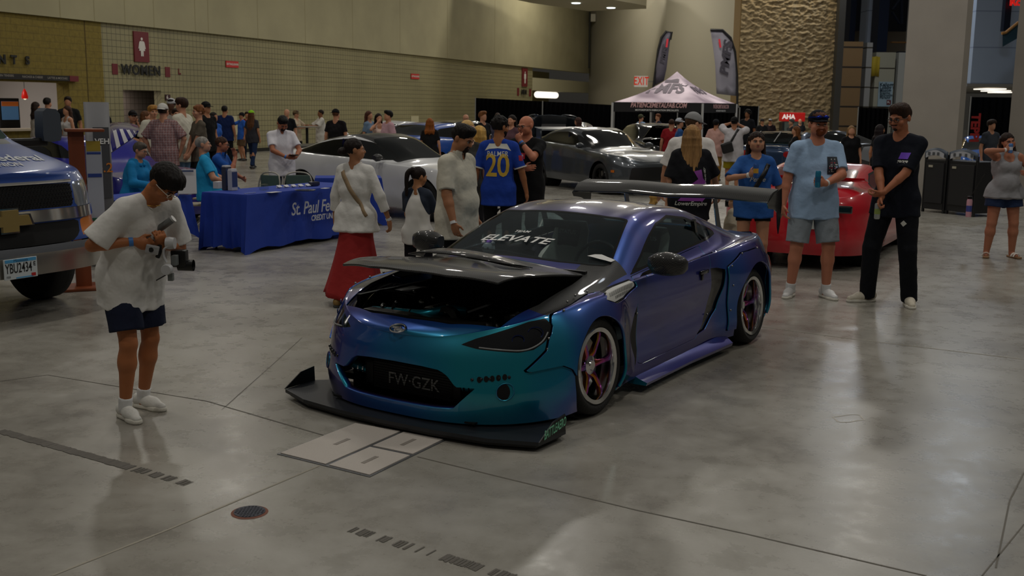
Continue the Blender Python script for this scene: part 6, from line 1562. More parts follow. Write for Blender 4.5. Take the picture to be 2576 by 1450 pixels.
for sg in (1,-1):hw_s.box((3.0,sg*.74,1.22),(.22,.03,.24))
hw_s.build('rear_spoiler',PG,groot)
hs_=MB();hs_.box((.05,.25,.965),(.35,.3,.02));hs_.build('hood_scoop',BLACK,groot)
for sg in (1,-1):rf_=MB();p_,n_=gsn.side(-.45,.52,sg);rf_.box(tuple(p_),(.12,.03,.05));rf_.build('side_marker',mat('amber','d07018',.3),groot)
# red car from behind
rc_=std_spec(W=1.80,fo=.9,xr=3.45,nz=.62,hood=.80,cowl=(.5,.90),header=(1.2,1.16),roof=(1.55,1.20),rhead=(1.95,1.16),rbase=(2.85,.98),deck=.97,belt=(.78,.84,.90),arch=2.5,nf=3.6,lf=.35,sill=.15,rail=.66)
ang=241.0;rw=G(2197,668);ax_=Vector((math.cos(R_(ang)),math.sin(R_(ang)),0));ay_=Vector((ax_.y,-ax_.x,0))
O=rw-ax_*2.5-ay_*(-.86)
rroot,rsn,rsk=gen_car('red_coupe',(O.x,O.y),ang,rc_,'bright red low sports coupe seen from behind at right',PR,[(.72,.86),(1.0,.98),(1.25,1.07),(1.55,1.11),(1.95,1.08),(2.3,.96),(2.2,.90),(1.4,.87)],[(.5,-.1),(.55,.6),(1.2,.55),(1.2,-.1)],[(2.0,-.1),(2.0,.52),(2.74,.60),(2.78,-.1)],2.5,R=.30,rim=CHROME,nsp=8,gl=mat('red_hatch_glass','5a0a14',.2,coat=.6))
fe=MB();fe.loft([[(2.72,y,1.00+.02*math.cos(y)),(2.95,y,1.06),(2.97,y,1.08),(2.75,y,1.04)] for y in np.linspace(-.78,.78,9)]);fe.build('rear_spoiler',PR,rroot,True)
tb_=MB();tb_.box((3.40,0,.74),(.06,1.5,.09),bev=.02);tb_.build('tail_light',mat('smoked_lamp','14191a',.1,coat=1),rroot)
rp=MB();rp.box((3.46,-.33,.585),(.012,.36,.17),bev=.004);rpo=rp.build('license_plate',mat('plate_white','b8beb8',.4),rroot)
flat_text('plate_lettering','86',(3.469,-.43,.585),(0,-1,0),(0,0,1),.15,BLACK,rpo,bold=.02,depth=.002);lt_=MB();lt_.box((3.44,-.33,.70),(.03,.36,.025));lt_.build('plate_lamp',mat('lamp_teal','5a7a78',.2),rroot)
decal('hatch_lettering',text_mesh('garage',.20,sub=.05,bold=.02,shear=.3),rsn.bv,(2.6,-.30,1.3),(0,-1,0),(-1,0,.3),mat('pink_print','b06a7a',.6),rroot,off=.012,back=.6,flip=False)
# muscle car with rear louvres
mu=std_spec(W=1.80,fo=.9,xr=3.65,nz=.75,hood=.95,cowl=(.8,1.02),header=(1.35,1.28),roof=(1.75,1.33),rhead=(2.3,1.29),rbase=(3.35,1.02),deck=1.01,belt=(.92,.95,.98),arch=2.75,nf=4,lf=.3,rail=.70)
O=P(1938,440,26.5);mroot,msn,msk=gen_car('muscle_fastback',(O.x+1.25,O.y+2.5),246,mu,'dark blue classic fastback with black rear window louvres at right',PN,[(1.0,1.0),(1.35,1.22),(1.75,1.27),(2.3,1.2),(2.5,1.06),(2.3,1.0)],[(.82,-.1),(.85,.6),(1.35,.58),(1.32,-.1)],[(2.3,-.1),(2.3,.52),(3.2,.60),(3.25,-.1)],2.75,R=.34,side_vis=(1,-1),tail=[(.30,.74),(.78,.74),(.78,.88),(.30,.88)],gl=mat('car_glass_pale','4a5a5c',.1,coat=.6))
lv_=MB()
for i in range(9):
 x=2.38+i*.095;z=1.31-(x-2.3)*.255;lv_.box((x,0,z),(.085,1.02+i*.01,.012),ry=-.10)
for sg in (0,-.5,.5):lv_.box((2.78,sg,1.20),(.95,.03,.02),ry=.255)
lv_.build('rear_louvre',BLACK,mroot)
# dark sports car beyond the men at right
ds=std_spec(W=1.86,fo=.95,xr=3.6,nz=.68,hood=.88,cowl=(.6,.95),header=(1.4,1.22),roof=(1.8,1.27),rhead=(2.3,1.22),rbase=(3.2,1.0),deck=1.0,belt=(.86,.90,.96),arch=2.65,n=(12,50,12))
O=P(2182,400,31);droot,dsn,dsk=gen_car('dark_sports_coupe',(O.x+1.3,O.y+1.5),168,ds,'black and silver sports coupe behind the red car near the white panels',PK,[(.8,.94),(1.4,1.14),(1.8,1.19),(2.3,1.14),(2.9,1.0),(1.6,.93)],[(.6,-.1),(.66,.66),(1.42,.56),(1.38,-.1)],[(2.35,-.1),(2.35,.5),(3.1,.56),(3.12,-.1)],2.65,R=.34,rim=mat('rim_dark','2a2a2c',.3,metal=.8))
dg=Patch(dsk.A.copy(),dsk.polys);gq,_=clip(dg,side([(.45,.86),(.3,.5),(.55,.3),(1.1,.45),(1.0,.8)],ymin=.3));gq.A[:,1]*=1.006;patch_obj('side_graphic',gq,PS,droot,.004)
wf=std_spec(W=1.8,fo=.9,xr=3.6,nz=.68,hood=.95,cowl=(.5,1.02),header=(1.25,1.36),roof=(1.7,1.43),rhead=(2.5,1.38),rbase=(3.2,1.1),deck=1.08,belt=(.92,.98,1.02),n=(12,50,12))
O=P(895,380,29.0);w2,w2n,_=gen_car('white_sedan',(O.x,O.y),62,wf,'white car facing the camera behind the man in black tee, banner across its windshield',PW,[(.7,1.0),(1.25,1.25),(1.7,1.32),(2.4,1.27),(2.9,1.1),(1.6,1.02)],[(.5,-.1),(.56,.66),(1.3,.6),(1.24,-.1)],[(2.55,-.1),(2.55,.5),(3.1,.56),(3.12,-.1)],2.7,R=.33,rim=STEEL)
decal('windshield_lettering',text_mesh('UNDERGLOW',.2,sub=.1,bold=.03,xs=1.2),w2n.bv,(1.0,0,1.6),(0,1,0),(.7,0,.5),WHITE,w2,off=.015,back=.8,flip=True);mirror_pair(w2,.8,1.03,.84,PW)
O=P(1025,372,27.5)-Vector((math.cos(R_(240)),math.sin(R_(240)),0))*2.9;b2_,_n,_s=gen_car('blue_sedan',(O.x,O.y),240,wf,'bright blue car seen from behind between the pink shirted man and the red haired woman',PB,[(.7,1.0),(1.25,1.25),(1.7,1.32),(2.4,1.27),(2.9,1.1),(1.6,1.02)],[(.5,-.1),(.56,.66),(1.3,.6),(1.24,-.1)],[(2.55,-.1),(2.55,.5),(3.1,.6),(3.12,-.1)],2.7,R=.33,rim=STEEL)
O=P(1150,372,34)-Vector((math.cos(R_(232)),math.sin(R_(232)),0))*1.9;b3_,_n,_s=gen_car('black_sedan',(O.x,O.y),232,wf,'black car behind the roof of the white coupe beside the red haired woman',PK,[(.7,1.0),(1.25,1.25),(1.7,1.32),(2.4,1.27),(2.9,1.1),(1.6,1.02)],None,None,2.7,R=.33,rim=STEEL)
def hood_up(root,sk,x0,x1,w,z0,lift,m,name='hood',extra=None,front_hinge=False):
 hp,_=clip(sk,lambda A:np.minimum(top([(x0,-.1),(x0+.05,w),(x1,w),(x1,-.1)],.4)(A),A[:,4]-4.05));B=hp.A.copy();hx=x1;a=R_(lift)
 x,z=B[:,0]-hx,B[:,2]-z0;B[:,0]=hx+x*math.cos(a)+z*math.sin(a);B[:,2]=z0+.03-x*math.sin(a)+z*math.cos(a);B[:,5]=hp.A[:,5]*math.cos(a)+hp.A[:,7]*math.sin(a);B[:,7]=-hp.A[:,5]*math.sin(a)+hp.A[:,7]*math.cos(a);return patch_obj(name,Patch(B,hp.polys),m,root,.02)
O=P(1392,385,31.5);g2r,_n,g2s=gen_car('grey_show_car',(O.x,O.y-.6),75,wf,'grey car with its hood raised in front of the black drapes',mat('paint_slate','3c444c',.3,metal=.5,coat=.8),[(.7,1.0),(1.25,1.25),(1.7,1.32),(2.4,1.27),(2.9,1.1),(1.6,1.02)],[(.5,-.1),(.56,.66),(1.3,.6),(1.24,-.1)],None,2.7,R=.33,rim=STEEL)
hh=hood_up(g2r,g2s,-.8,.5,.74,.98,40,mat('paint_slate','3c444c',.3,metal=.5,coat=.8));u_=MB();u_.box((-.1,0,1.36),(.03,.7,.26),ry=.85);u_.build('hood_liner',mat('liner_silver','9a9c9e',.5),g2r)
O=P(1690,392,30.0);g3r,_n,g3s=gen_car('black_show_car',(O.x,O.y),100,wf,'black car with raised black hood beside the man in red shirt',PK,[(.7,1.0),(1.25,1.25),(1.7,1.32),(2.4,1.27),(2.9,1.1),(1.6,1.02)],[(.5,-.1),(.56,.66),(1.3,.6),(1.24,-.1)],None,2.7,R=.33,rim=STEEL);hood_up(g3r,g3s,-.8,.5,.74,.98,27,PK)
# right edge: blue car and black suv
O=P(2508,420,26.0);b4,_n,_s=gen_car('blue_coupe',(O.x,O.y),72,ds,'glossy blue car partly hidden behind the woman at the right edge',mat('paint_cobalt','1c64c8',.2,coat=1),[(.8,.94),(1.4,1.14),(1.8,1.19),(2.3,1.14),(2.9,1.0),(1.6,.93)],[(.6,-.1),(.66,.66),(1.42,.56),(1.38,-.1)],None,2.65,R=.34,rim=STEEL)
sv=std_spec(W=1.95,fo=.9,xr=3.9,nz=.9,hood=1.15,cowl=(.5,1.25),header=(1.2,1.72),roof=(1.8,1.8),rhead=(3.2,1.76),rbase=(3.7,1.3),deck=1.25,belt=(1.1,1.18,1.2),n=(12,50,12))
O=P(2590,400,32);s5,_n,_s=gen_car('black_suv',(O.x+1.0,O.y+1.5),250,sv,'black sport utility vehicle at the far right edge behind the woman',PK,[(.7,1.25),(1.25,1.6),(1.7,1.68),(3.0,1.64),(3.4,1.3),(1.6,1.25)],[(.5,-.1),(.56,.7),(1.25,.66),(1.2,-.1)],None,2.9,R=.38,rim=STEEL)
# race car with stars and stripes at left
rs_=std_spec(W=1.95,fo=1.0,xr=3.7,nz=.60,hood=.86,cowl=(.7,.92),header=(1.25,1.26),roof=(1.7,1.32),rhead=(2.3,1.30),rbase=(3.0,1.10),deck=1.08,belt=(.80,.92,1.02),nf=4,lf=.35,sill=.15,rail=.72)
PU=mat('paint_ultramarine','1c1c8c',.3,coat=1);O=G(330,520)
ra_,rn_,rk_=gen_car('race_car',(-5.85,17.0),140,rs_,'blue dirt track race car with white stripes and raised nose panel behind the display post',PU,[(.95,.96),(1.25,1.16),(1.7,1.24),(2.3,1.2),(2.5,1.02)],None,None,2.75,R=.34,rim=mat('rim_white','c8c8c8',.5))
q,_=clip(rk_,lambda A:np.minimum(side([(2.45,1.2),(2.6,.55),(3.7,.5),(3.7,1.2)],ymin=.3)(A),1));q.A[:,1]*=1.008;patch_obj('quarter_panel',q,mat('panel_white','cfcfd4',.4),ra_,.004)
pk=mat('pink_print','e0306a',.6)
decal('side_lettering',text_mesh('AMS',.34,sub=.1,bold=.03),rn_.bv,(.2,-1.2,.62),(-1,0,0),(0,0,1),pk,ra_,off=.012,back=.6,flip=True)
decal('side_lettering',text_mesh('Arne',.16,sub=.1,bold=.02,shear=.3),rn_.bv,(2.95,-1.2,.84),(-1,0,0),(0,0,1),pk,ra_,off=.018,back=.6,flip=True)
st_=mat('stripe_white','d8d8dc',.5);sr_=mat('stripe_red','b01828',.5)
for k in range(5):decal('side_stripe',poly_shape([(-.9,.02*k-.05),(.9,.10*k-.1),(.9,.10*k-.05),(-.9,.02*k-.04)],.15),rn_.bv,(.5,-1.2,.34),(-1,0,0),(0,0,1),st_ if k%2==0 else sr_,ra_,off=.012,back=.6,flip=True)
# raised striped panel above the nose
a,b,c,d=P(268,385,15.2),P(268,322,16.0),P(356,330,15.6),P(350,338,14.9)
rows=[[P(262,398,15.0),P(300,372,14.9),P(335,348,14.85),P(349,331,14.8)],[P(258,352,15.5),P(290,330,15.4),P(322,326,15.3),P(350,326,15.2)],[P(260,318,16.4),P(285,312,16.3),P(318,312,16.2),P(345,318,16.0)]]
pn=MB();rr2=[]
for row in rows:rr2.append(smooth_curve(row,8))
rr3=[[smooth_curve([rr2[0][i],rr2[1][i],rr2[2][i]],6)[j] for i in range(len(rr2[0]))] for j in range(13)]
pn.loft(rr3,cap=False,closed=False);pno=pn.build('hood_panel',PU,None,True);reparent(pno,ra_) if False else None
pno.parent=ra_;pno.matrix_parent_inverse=ra_.matrix_world.inverted();md=pno.modifiers.new('t','SOLIDIFY');md.thickness=.02
sm=MB()
for k in range(5):
 i0=3+k*4
 ring=[[rr3[j][min(i0+dj,len(rr3[0])-1)]+Vector((.01,-.05,.01)) for dj in (0,2)] for j in range(0,10)]
 sm.loft(ring,cap=False,closed=False)
so_=sm.build('panel_stripe',st_,None,True);so_.parent=ra_;so_.matrix_parent_inverse=ra_.matrix_world.inverted()
# ------------------------------------------------------------------ van
def vprof(L):return L
VAN=dict(levels=[dict(z=[(-.95,.42),(0,.42),(3,.4)],w=[(-.95,.93),(0,.98),(3,1.0)],xf=-.93,Lf=.35,nf=3.2,xr=3.6,Lr=.2,nr=4),dict(z=[(-.95,.62),(0,.62),(3,.6)],w=[(-.95,.93),(0,.99),(3,1.0)],xf=-.92,Lf=.35,nf=3.2,xr=3.6,Lr=.2,nr=4),dict(z=[(-.95,.78),(0,.78),(3,.8)],w=[(-.95,.93),(0,.985),(3,1.0)],xf=-.86,Lf=.36,nf=3.4,xr=3.6,Lr=.2,nr=4),dict(z=[(-.95,1.0),(0,1.02),(3,1.1)],w=[(-.95,.92),(0,.975),(3,.99)],xf=-.82,Lf=.36,nf=3.2,xr=3.6,Lr=.2,nr=4),dict(z=[(-.95,1.09),(-.5,1.13),(0,1.2),(.6,1.27),(3,1.3)],w=[(-.95,.88),(0,.95),(3,.98)],xf=-.79,Lf=.38,nf=3.0,xr=3.6,Lr=.2,nr=4)],cap=[([(-.95,.80),(0,.91),(.5,.94),(3,.96)],[(-.95,1.11),(-.5,1.17),(0,1.24),(.45,1.30),(3,1.36)]),([(-.95,.66),(0,.80),(.5,.88),(1.2,.82),(3,.84)],[(-.95,1.12),(-.5,1.20),(0,1.28),(.42,1.35),(.55,1.42),(1.15,1.98),(1.5,2.05),(3,2.07)]),([(-.95,.4),(3,.42)],[(-.95,1.125),(-.5,1.215),(0,1.30),(.34,1.36),(.42,1.40),(1.05,2.03),(1.5,2.12),(3,2.14)]),([(-.95,.02),(3,.02)],[(-.95,1.13),(-.5,1.22),(0,1.31),(.30,1.37),(.38,1.40),(1.0,2.04),(1.5,2.14),(3,2.16)])],n=(26,60,8),m=5)
vroot=car_root('blue_van',(-4.85,9.35),R_(151),1.0,'dark blue passenger van with chrome grille cut off by the left edge','van')
vsk=car_skin(VAN);vsn=Skin(vsk);body=vsk;VB=mat('van_blue','163f8c',.35,coat=.45,var=.03)
_,body=clip(body,circ(0.05,.40,.47))
w_,body=clip(body,top([(.33,-.1),(.36,.5),(.42,.86),(.52,.90),(1.16,.80),(1.04,.5),(1.0,-.1)],1.0));patch_obj('windshield',w_,mat('green_glass','16352c',.06,coat=.7),vroot,.006)
w_,body=clip(body,side([(.72,1.36),(1.2,1.86),(2.6,1.92),(2.6,1.36)],ymin=.4));patch_obj('side_window',w_,mat('green_glass','16352c',.06,coat=.7),vroot,.006)
ck_,body=clip(body,top([(.16,-.1),(.18,.5),(.28,.80),(.46,.84),(.33,.5),(.30,-.1)],1.0));patch_obj('cowl_panel',ck_,BLACK,vroot,.01)
gr_,body=clip(body,front([(-.1,1.075),(.60,1.065),(.585,.90),(-.1,.90)],-.3));patch_obj('grille_recess',gr_,mat('matt_black','060606',.9),vroot,.01)
lo_,body=clip(body,front([(-.1,.80),(.62,.80),(.60,.70),(.50,.655),(-.1,.65)],-.3));patch_obj('lower_grille',lo_,mat('matt_black','060606',.9),vroot,.01)
for sg in (1,-1):
 hl,body=clip(body,lambda A:np.minimum(np.minimum(poly_sd([(.62,1.07),(1.0,1.085),(1.02,.90),(.61,.89)],A[:,1]*sg,A[:,2]),-.35-A[:,0]),1));patch_obj('headlight',hl,mat('lamp_clear','8a9098',.1,metal=.4,coat=1),vroot,.01)
 am_,body=clip(body,lambda A:np.minimum(np.minimum(poly_sd([(.64,.80),(1.0,.83),(1.0,.73),(.63,.68)],A[:,1]*sg,A[:,2]),-.40-A[:,0]),1));patch_obj('turn_signal',am_,mat('amber_lens','c8701a',.3,coat=.5),vroot,.012)
cb_,body=clip(body,front([(-.1,.893),(1.1,.893),(1.1,.815),(-.1,.81)],-.45));q=Patch(cb_.A.copy(),cb_.polys);q.A[:,0]-=.02;patch_obj('chrome_bar',q,CHROME,vroot,.03)
bk_,body=clip(body,lambda A:np.minimum(.655-A[:,2],-.38-A[:,0]));q=Patch(bk_.A.copy(),bk_.polys);q.A[:,0]-=.05;q.A[:,1]*=1.02;up_,q=clip(q,lambda A:A[:,2]-.60);patch_obj('bumper_top',up_,mat('bumper_grey','55585e',.6),vroot,.05);patch_obj('bumper',q,mat('dull_chrome','b4b0a8',.22,metal=.9),vroot,.04)
patch_obj('body_shell',body,VB,vroot,.012)
mh=MB()
for r in range(6):
 for k in range(34):
  y=-.56+k*.034+(r%2)*.017;p_,n_=vsn.front(y,.915+r*.027)
  if p_:mh.box(tuple(p_+Vector((-.006,0,0))),(.006,.022,.005),rx=.5);mh.box(tuple(p_+Vector((-.006,.006,.006))),(.006,.005,.012))
mo_=mh.build('grille_mesh',mat('mesh_grey','3a3c40',.3,metal=.7),vroot)
tr_=MB();tr_.tube([vsn.front(y,1.085)[0]+Vector((-.012,0,0)) for y in np.linspace(-.60,.60,15)],.012,6);tr_.build('grille_trim',CHROME,vroot,True)
BT=[(-.17,-.035),(-.075,-.035),(-.075,-.075),(.075,-.075),(.075,-.035),(.20,-.035),(.17,.035),(.075,.035),(.075,.075),(-.075,.075),(-.075,.035),(-.20,.035)]
for(sc_,th,m_,nm,zz) in ((1.16,.03,CHROME,'badge_frame',.84),(1.0,.045,mat('badge_gold','a08a54',.35,metal=.4),'badge',.84)):
 bb=MB();p_,n_=vsn.front(0,zz);bb.prism([(y*sc_-.13,z*sc_+zz) for y,z in BT],p_.x-.03,p_.x-.03-th,'x');bb.build(nm,m_,vroot)
lp_=MB();px_=vsn.front(0,.5)[0].x-.075;lp_.box((px_,0.0,.50),(.012,.31,.17),bev=.004);lpo=lp_.build('license_plate',mat('plate_pale','c4ccd0',.4),vroot)
t1=MB();t1.box((px_-.0075,0,.568),(.002,.29,.026));t1.box((px_-.0075,.03,.425),(.002,.16,.010));t1.build('plate_band',mat('plate_blue','4a9acc',.5),lpo)
t1=MB();t1.box((px_-.0075,.115,.438),(.002,.04,.026));t1.build('plate_sticker',mat('sticker_red','b02020',.5),lpo)
flat_text('plate_lettering','YBU2434',(px_-.009,-.022,.503),(0,1,0),(0,0,1),.115,BLACK,lpo,bold=.006,xs=.56,depth=.0);flat_text('plate_state','Minnesota',(px_-.0095,0,.568),(0,1,0),(0,0,1),.032,mat('ink_navy','10305a',.6),lpo,depth=.0);flat_text('plate_letter','E',(px_-.009,.128,.525),(0,1,0),(0,0,1),.05,BLACK,lpo,bold=.01,depth=.0);flat_text('plate_county','FEB',(px_-.009,-.12,.437),(0,1,0),(0,0,1),.025,BLACK,lpo,depth=.0)
GW_=mat('hood_print','b8bcc0',.5)
decal('hood_lettering',text_mesh('St. Paul Federal',.30,sub=.08,bold=.02,xs=.62,shear=.5),vsn.bv,(-.36,.02,1.8),(0,1,0),(1,0,0),GW_,vroot,off=.004,back=.6,flip=True)
decal('hood_lettering',text_mesh('CREDIT UNION',.15,sub=.06,bold=.02,xs=.6,shear=.5),vsn.bv,(-.57,-.06,1.8),(0,1,0),(1,0,0),GW_,vroot,off=.004,back=.6,flip=True)
for sg in (1,-1):
 wheel(vroot,.05,sg*.84,.39,.25,.22,8,(RUBBER,STEEL,STEEL,STEEL),sg)
 mi=MB();mi.loft([[(x,sg*(y0+w),z) for(w,z) in ((-.10,1.33),(-.11,1.38),(-.10,1.57),(-.05,1.60),(.06,1.59),(.10,1.55),(.11,1.38),(.09,1.33),(.0,1.32))] for x,y0 in ((.52,1.44),(.66,1.45))]);mi.build('side_mirror',mat('mirror_grey','3c444e',.5,bump=.1,bs=200),vroot,True,60)
 ma=MB();ma.box((.60,sg*1.17,1.32),(.08,.5,.07),bev=.02);ma.build('mirror_arm',BLACK,vroot)
vw=MB();vw.tube([(.34,-.5,1.42),(.38,.0,1.44),(.40,.45,1.45)],.012,6);vw.build('wiper',BLACK,vroot)
vu=MB();vu.box((1.2,0,.40),(3.6,1.5,.1));vu.build('underbody',BLACK,vroot)
def tall(o):
 for ch in [c for c in bpy.data.objects if c.parent is o]:
  if ch.name.startswith('wheel') or ch.type!='MESH':continue
  n=len(ch.data.vertices);co=np.empty(n*3,np.float32);ch.data.vertices.foreach_get('co',co);co=co.reshape(-1,3)
  z=co[:,2];co[:,2]=np.where(z>.62,.62+(z-.62)*1.2,z);ch.data.vertices.foreach_set('co',co.ravel());ch.data.update();tall(ch)
lpo.location.y-=.13;tall(vroot);vroot.location+=Vector((-.03,-.03,0))
# ------------------------------------------------------------------ people near the coupe
def at(px,py,Y):p=P(px,py,Y);return (p.x,p.y,0),p.z
def loc3(loc,face,p):
 q=Vector(p)-Vector((loc[0],loc[1],0));return Matrix.Rotation(-R_(face),3,'Z')@q
def raglan(c1,c2):
 m=bpy.data.materials.new('raglan_cloth');m.use_nodes=True;n,l=nodes(m);b=n['Principled BSDF'];b.inputs['Roughness'].default_value=.85
 tc=n.new('ShaderNodeTexCoord');sx=n.new('ShaderNodeSeparateXYZ');l.new(tc.outputs['Object'],sx.inputs[0])
 ab=n.new('ShaderNodeMath');ab.operation='ABSOLUTE';l.new(sx.outputs['X'],ab.inputs[0])
 ma=n.new('ShaderNodeMath');ma.operation='MULTIPLY_ADD';ma.inputs[1].default_value=.42;ma.inputs[2].default_value=-.482;l.new(sx.outputs['Z'],ma.inputs[0])
 ad=n.new('ShaderNodeMath');ad.operation='ADD';l.new(ab.outputs[0],ad.inputs[0]);l.new(ma.outputs[0],ad.inputs[1])
 gt=n.new('ShaderNodeMath');gt.operation='GREATER_THAN';gt.inputs[1].default_value=0.0;l.new(ad.outputs[0],gt.inputs[0])
 mx=n.new('ShaderNodeMix');mx.data_type='RGBA';mx.inputs[6].default_value=(*srgb(c1),1);mx.inputs[7].default_value=(*srgb(c2),1);l.new(gt.outputs[0],mx.inputs[0]);l.new(mx.outputs[2],b.inputs['Base Color']);return m
def check_mat(c1,c2,c3,s=14):
 m=bpy.data.materials.new('checked_cloth');m.use_nodes=True;n,l=nodes(m);b=n['Principled BSDF'];b.inputs['Roughness'].default_value=.85
 tc=n.new('ShaderNodeTexCoord');sx=n.new('ShaderNodeSeparateXYZ');l.new(tc.outputs['Object'],sx.inputs[0]);prev=None
 base=(*srgb(c1),1)
 for ax,col,w in (('X',c2,.35),('Z',c2,.35),('X',c3,.12),('Z',c3,.12)):
  m1=n.new('ShaderNodeMath');m1.operation='MULTIPLY';m1.inputs[1].default_value=s;l.new(sx.outputs[ax],m1.inputs[0])
  m2=n.new('ShaderNodeMath');m2.operation='FRACT';l.new(m1.outputs[0],m2.inputs[0])
  m3=n.new('ShaderNodeMath');m3.operation='LESS_THAN';m3.inputs[1].default_value=w;l.new(m2.outputs[0],m3.inputs[0])
  m4=n.new('ShaderNodeMath');m4.operation='MULTIPLY';m4.inputs[1].default_value=.6;l.new(m3.outputs[0],m4.inputs[0])
  mx=n.new('ShaderNodeMix');mx.data_type='RGBA';l.new(m4.outputs[0],mx.inputs[0]);mx.inputs[7].default_value=(*srgb(col),1)
  if prev:l.new(prev,mx.inputs[6])
  else:mx.inputs[6].default_value=base
  prev=mx.outputs[2]
 l.new(prev,b.inputs['Base Color']);return m
OFFW='d9d7d3'
# photographer
ph=G(347,1040);ph.z=0;F0=58
def LP(px,py,Y,loc=ph,face=F0):return loc3(loc,face,P(px,py,Y))
fr,flf=loc3(ph,F0,G(325,1055)),loc3(ph,F0,G(370,1028))
A_=person(ph,F0,1.60,1.04,label='man in white t-shirt and navy shorts looking down at a handheld camera gimbal',skin='a8683f',hair=('mop','120d0b'),top=('bigtee',OFFW),bottom=('shorts','1c2236',cloth_mat('1c2236'),.80),shoes='dad8d2',socks='dedede',feet={-1:(fr[0],fr[1],0,-14),1:(flf[0],flf[1],0,4)},lean=25,head=(36,14,0),hem=-.17,res=.0065,brows='120d0b',arms={-1:(LP(338,607,6.08),(-.9,.6,-.5),LP(375,618,6.1)-LP(338,607,6.08)),1:(LP(408,618,6.16),(.8,.3,-.8),LP(402,585,6.08)-LP(408,618,6.16))},hands={-1:dict(curl=.75,across=(0,0,1),palm=-1),1:dict(curl=.8,across=(-1,0,.2),palm=-1)},glasses=('cfc6b8',),girth=1.02)
wristband(A_,-1,'3a78c0',.02)
m_=MB();c_=A_['sp'](.53*A_['s'],.0);m_.tube([(c_[0]+.064*math.cos(a),c_[1]+.062*math.sin(a),c_[2]+.018*math.sin(a)) for a in np.linspace(0,2*math.pi,30)],.0022,5,cap=False);m_.build('necklace',mat('gold','c8a04a',.3,metal=1),A_['root'],True)
gm=empty('camera_gimbal',P(420,600,6.15),0,'grey and white handheld camera gimbal held by the man in white t-shirt','camera gimbal')
def rel(px,py,Y):return P(px,py,Y)-gm.location
GG=mat('gimbal_grey','6c7070',.45);GWt=mat('gimbal_white','b4b4b6',.4);
b_=MB();b_.tube([rel(392,582,6.20),rel(434,552,6.16)],.021,14);b_.build('battery_grip',GG,gm,True)
b_=MB();b_.tube([rel(433,553,6.16),rel(437,550,6.16)],.022,14);b_.build('grip_cap',mat('cap_pale','a8a8a8',.4),gm,True)
b_=MB();b_.tube(smooth_curve([rel(386,590,6.18),rel(398,605,6.14),rel(402,630,6.12),rel(396,648,6.12)],6),.013,10);b_.build('gimbal_handle',BLACK,gm,True)
b_=MB();cc=rel(383,628,6.07);b_.box(tuple(cc),(.075,.035,.05),rz=.3,ry=.25,bev=.008);bc=b_.build('camera_body',mat('camera_silver','a0a0a2',.35,metal=.4),gm);b_=MB();b_.lathe([(.001,-.022),(.014,-.022),(.014,-.018)],14,'y',c=tuple(cc));b_.build('camera_dial',BLACK,bc)
b_=MB();b_.lathe([(.001,-.02),(.033,-.02),(.036,0),(.033,.03),(.001,.03)],24,'x',c=tuple(rel(427,612,6.12)));b_.build('pan_motor',GWt,gm,True)
b_=MB();b_.tube(smooth_curve([rel(432,618,6.1),rel(414,626,6.1),rel(412,645,6.1),rel(420,660,6.1)],6),.009,8,flat=(1.4,.7));b_.build('gimbal_arm',GWt,gm,True)
b_=MB();b_.lathe([(.001,-.03),(.028,-.03),(.031,-.024),(.031,.015),(.026,.02),(.001,.02)],24,'y',c=tuple(rel(421,678,6.08)));b_.build('roll_motor',GWt,gm,True)
b_=MB();b_.box(tuple(rel(440,655,6.15)),(.03,.05,.06),bev=.004);b_.box(tuple(rel(430,697,6.12)),(.03,.03,.045),bev=.003);b_.build('mount_plate',GG,gm)
b_=MB();b_.box(tuple(rel(452,650,6.22)),(.09,.07,.10),bev=.012);b_.lathe([(.001,-.05),(.032,-.05),(.034,.04)],20,'x',c=tuple(rel(470,668,6.22)));b_.build('mounted_camera',BLACK,gm,True)
b_=MB();b_.tube([rel(421,690,6.1),rel(393,706,6.1)],.004,6);b_.build('tripod_foot',BLACK,gm)
# woman in white jacket
lo,h=at(893,350,9.95)
W_=person(lo,158,h,1.12,fem=True,label='woman in white peplum jacket and long red skirt walking away, hair in a bun',skin='a87452',hair=('bun','1c1412'),top=('jacket','dcdad6'),bottom=('skirt','9c2c2c'),shoes='8a6a34',head=(0,-52,0),feet={-1:(-.06,-.06,0,0),1:(.08,.16,0,0)},res=.0075,skirt_h=.66,arms={-1:((-.33,-.10,h*.47),(-.5,.6,0),(-.15,-.1,-1)),1:((.26,-.05,h*.50),(.6,.5,0),(0,-.2,-1))},hem=-.13,sleeve=.62,bust=1.2)
wristband(W_,-1,'d8d8d8',.0)
s_=W_['s'];strap(W_,[(.09,.14,1.42*s_),(.02,.20,1.30*s_),(-.08,.20,1.12*s_),(-.17,.14,.96*s_)],cloth_mat('9a8468'),.042)
# girl
lo,h=at(1050,422,9.85)
K_=person(lo,165,h,.82,fem=True,label='girl with dark ponytail in white and navy raglan shirt',skin='a8744f',hair=('pony','1a110e'),top=('tee',OFFW,raglan(OFFW,'1b2638')),bottom=('leggings','1a1a20'),head=(14,-40,0),res=.0075,bust=.3,hem=-.10,sleeve=.8,arms={-1:((-.12,-.22,.74),(-.6,.3,-.4)),1:((.13,-.18,.70),(.6,.4,-.4))})
# man in beige polo
lo,h=at(1150,313,9.35)
B_=person(lo,62,h,1.28,label='man in beige polo shirt and black shorts looking down towards the coupe',skin='a87250',hair=('quiff','16110f'),top=('polo','c9c4b4'),bottom=('pants','141416'),head=(26,4,0),res=.0075,beard=('full','241812'),belly=.05,hem=-.17,sleeve=.85,brows='16110f',arms={-1:((-.30,-.16,h*.475),(-.4,.8,0),(.1,-.25,-1))},girth=1.08)
wristband(B_,-1,'dedede',.0)
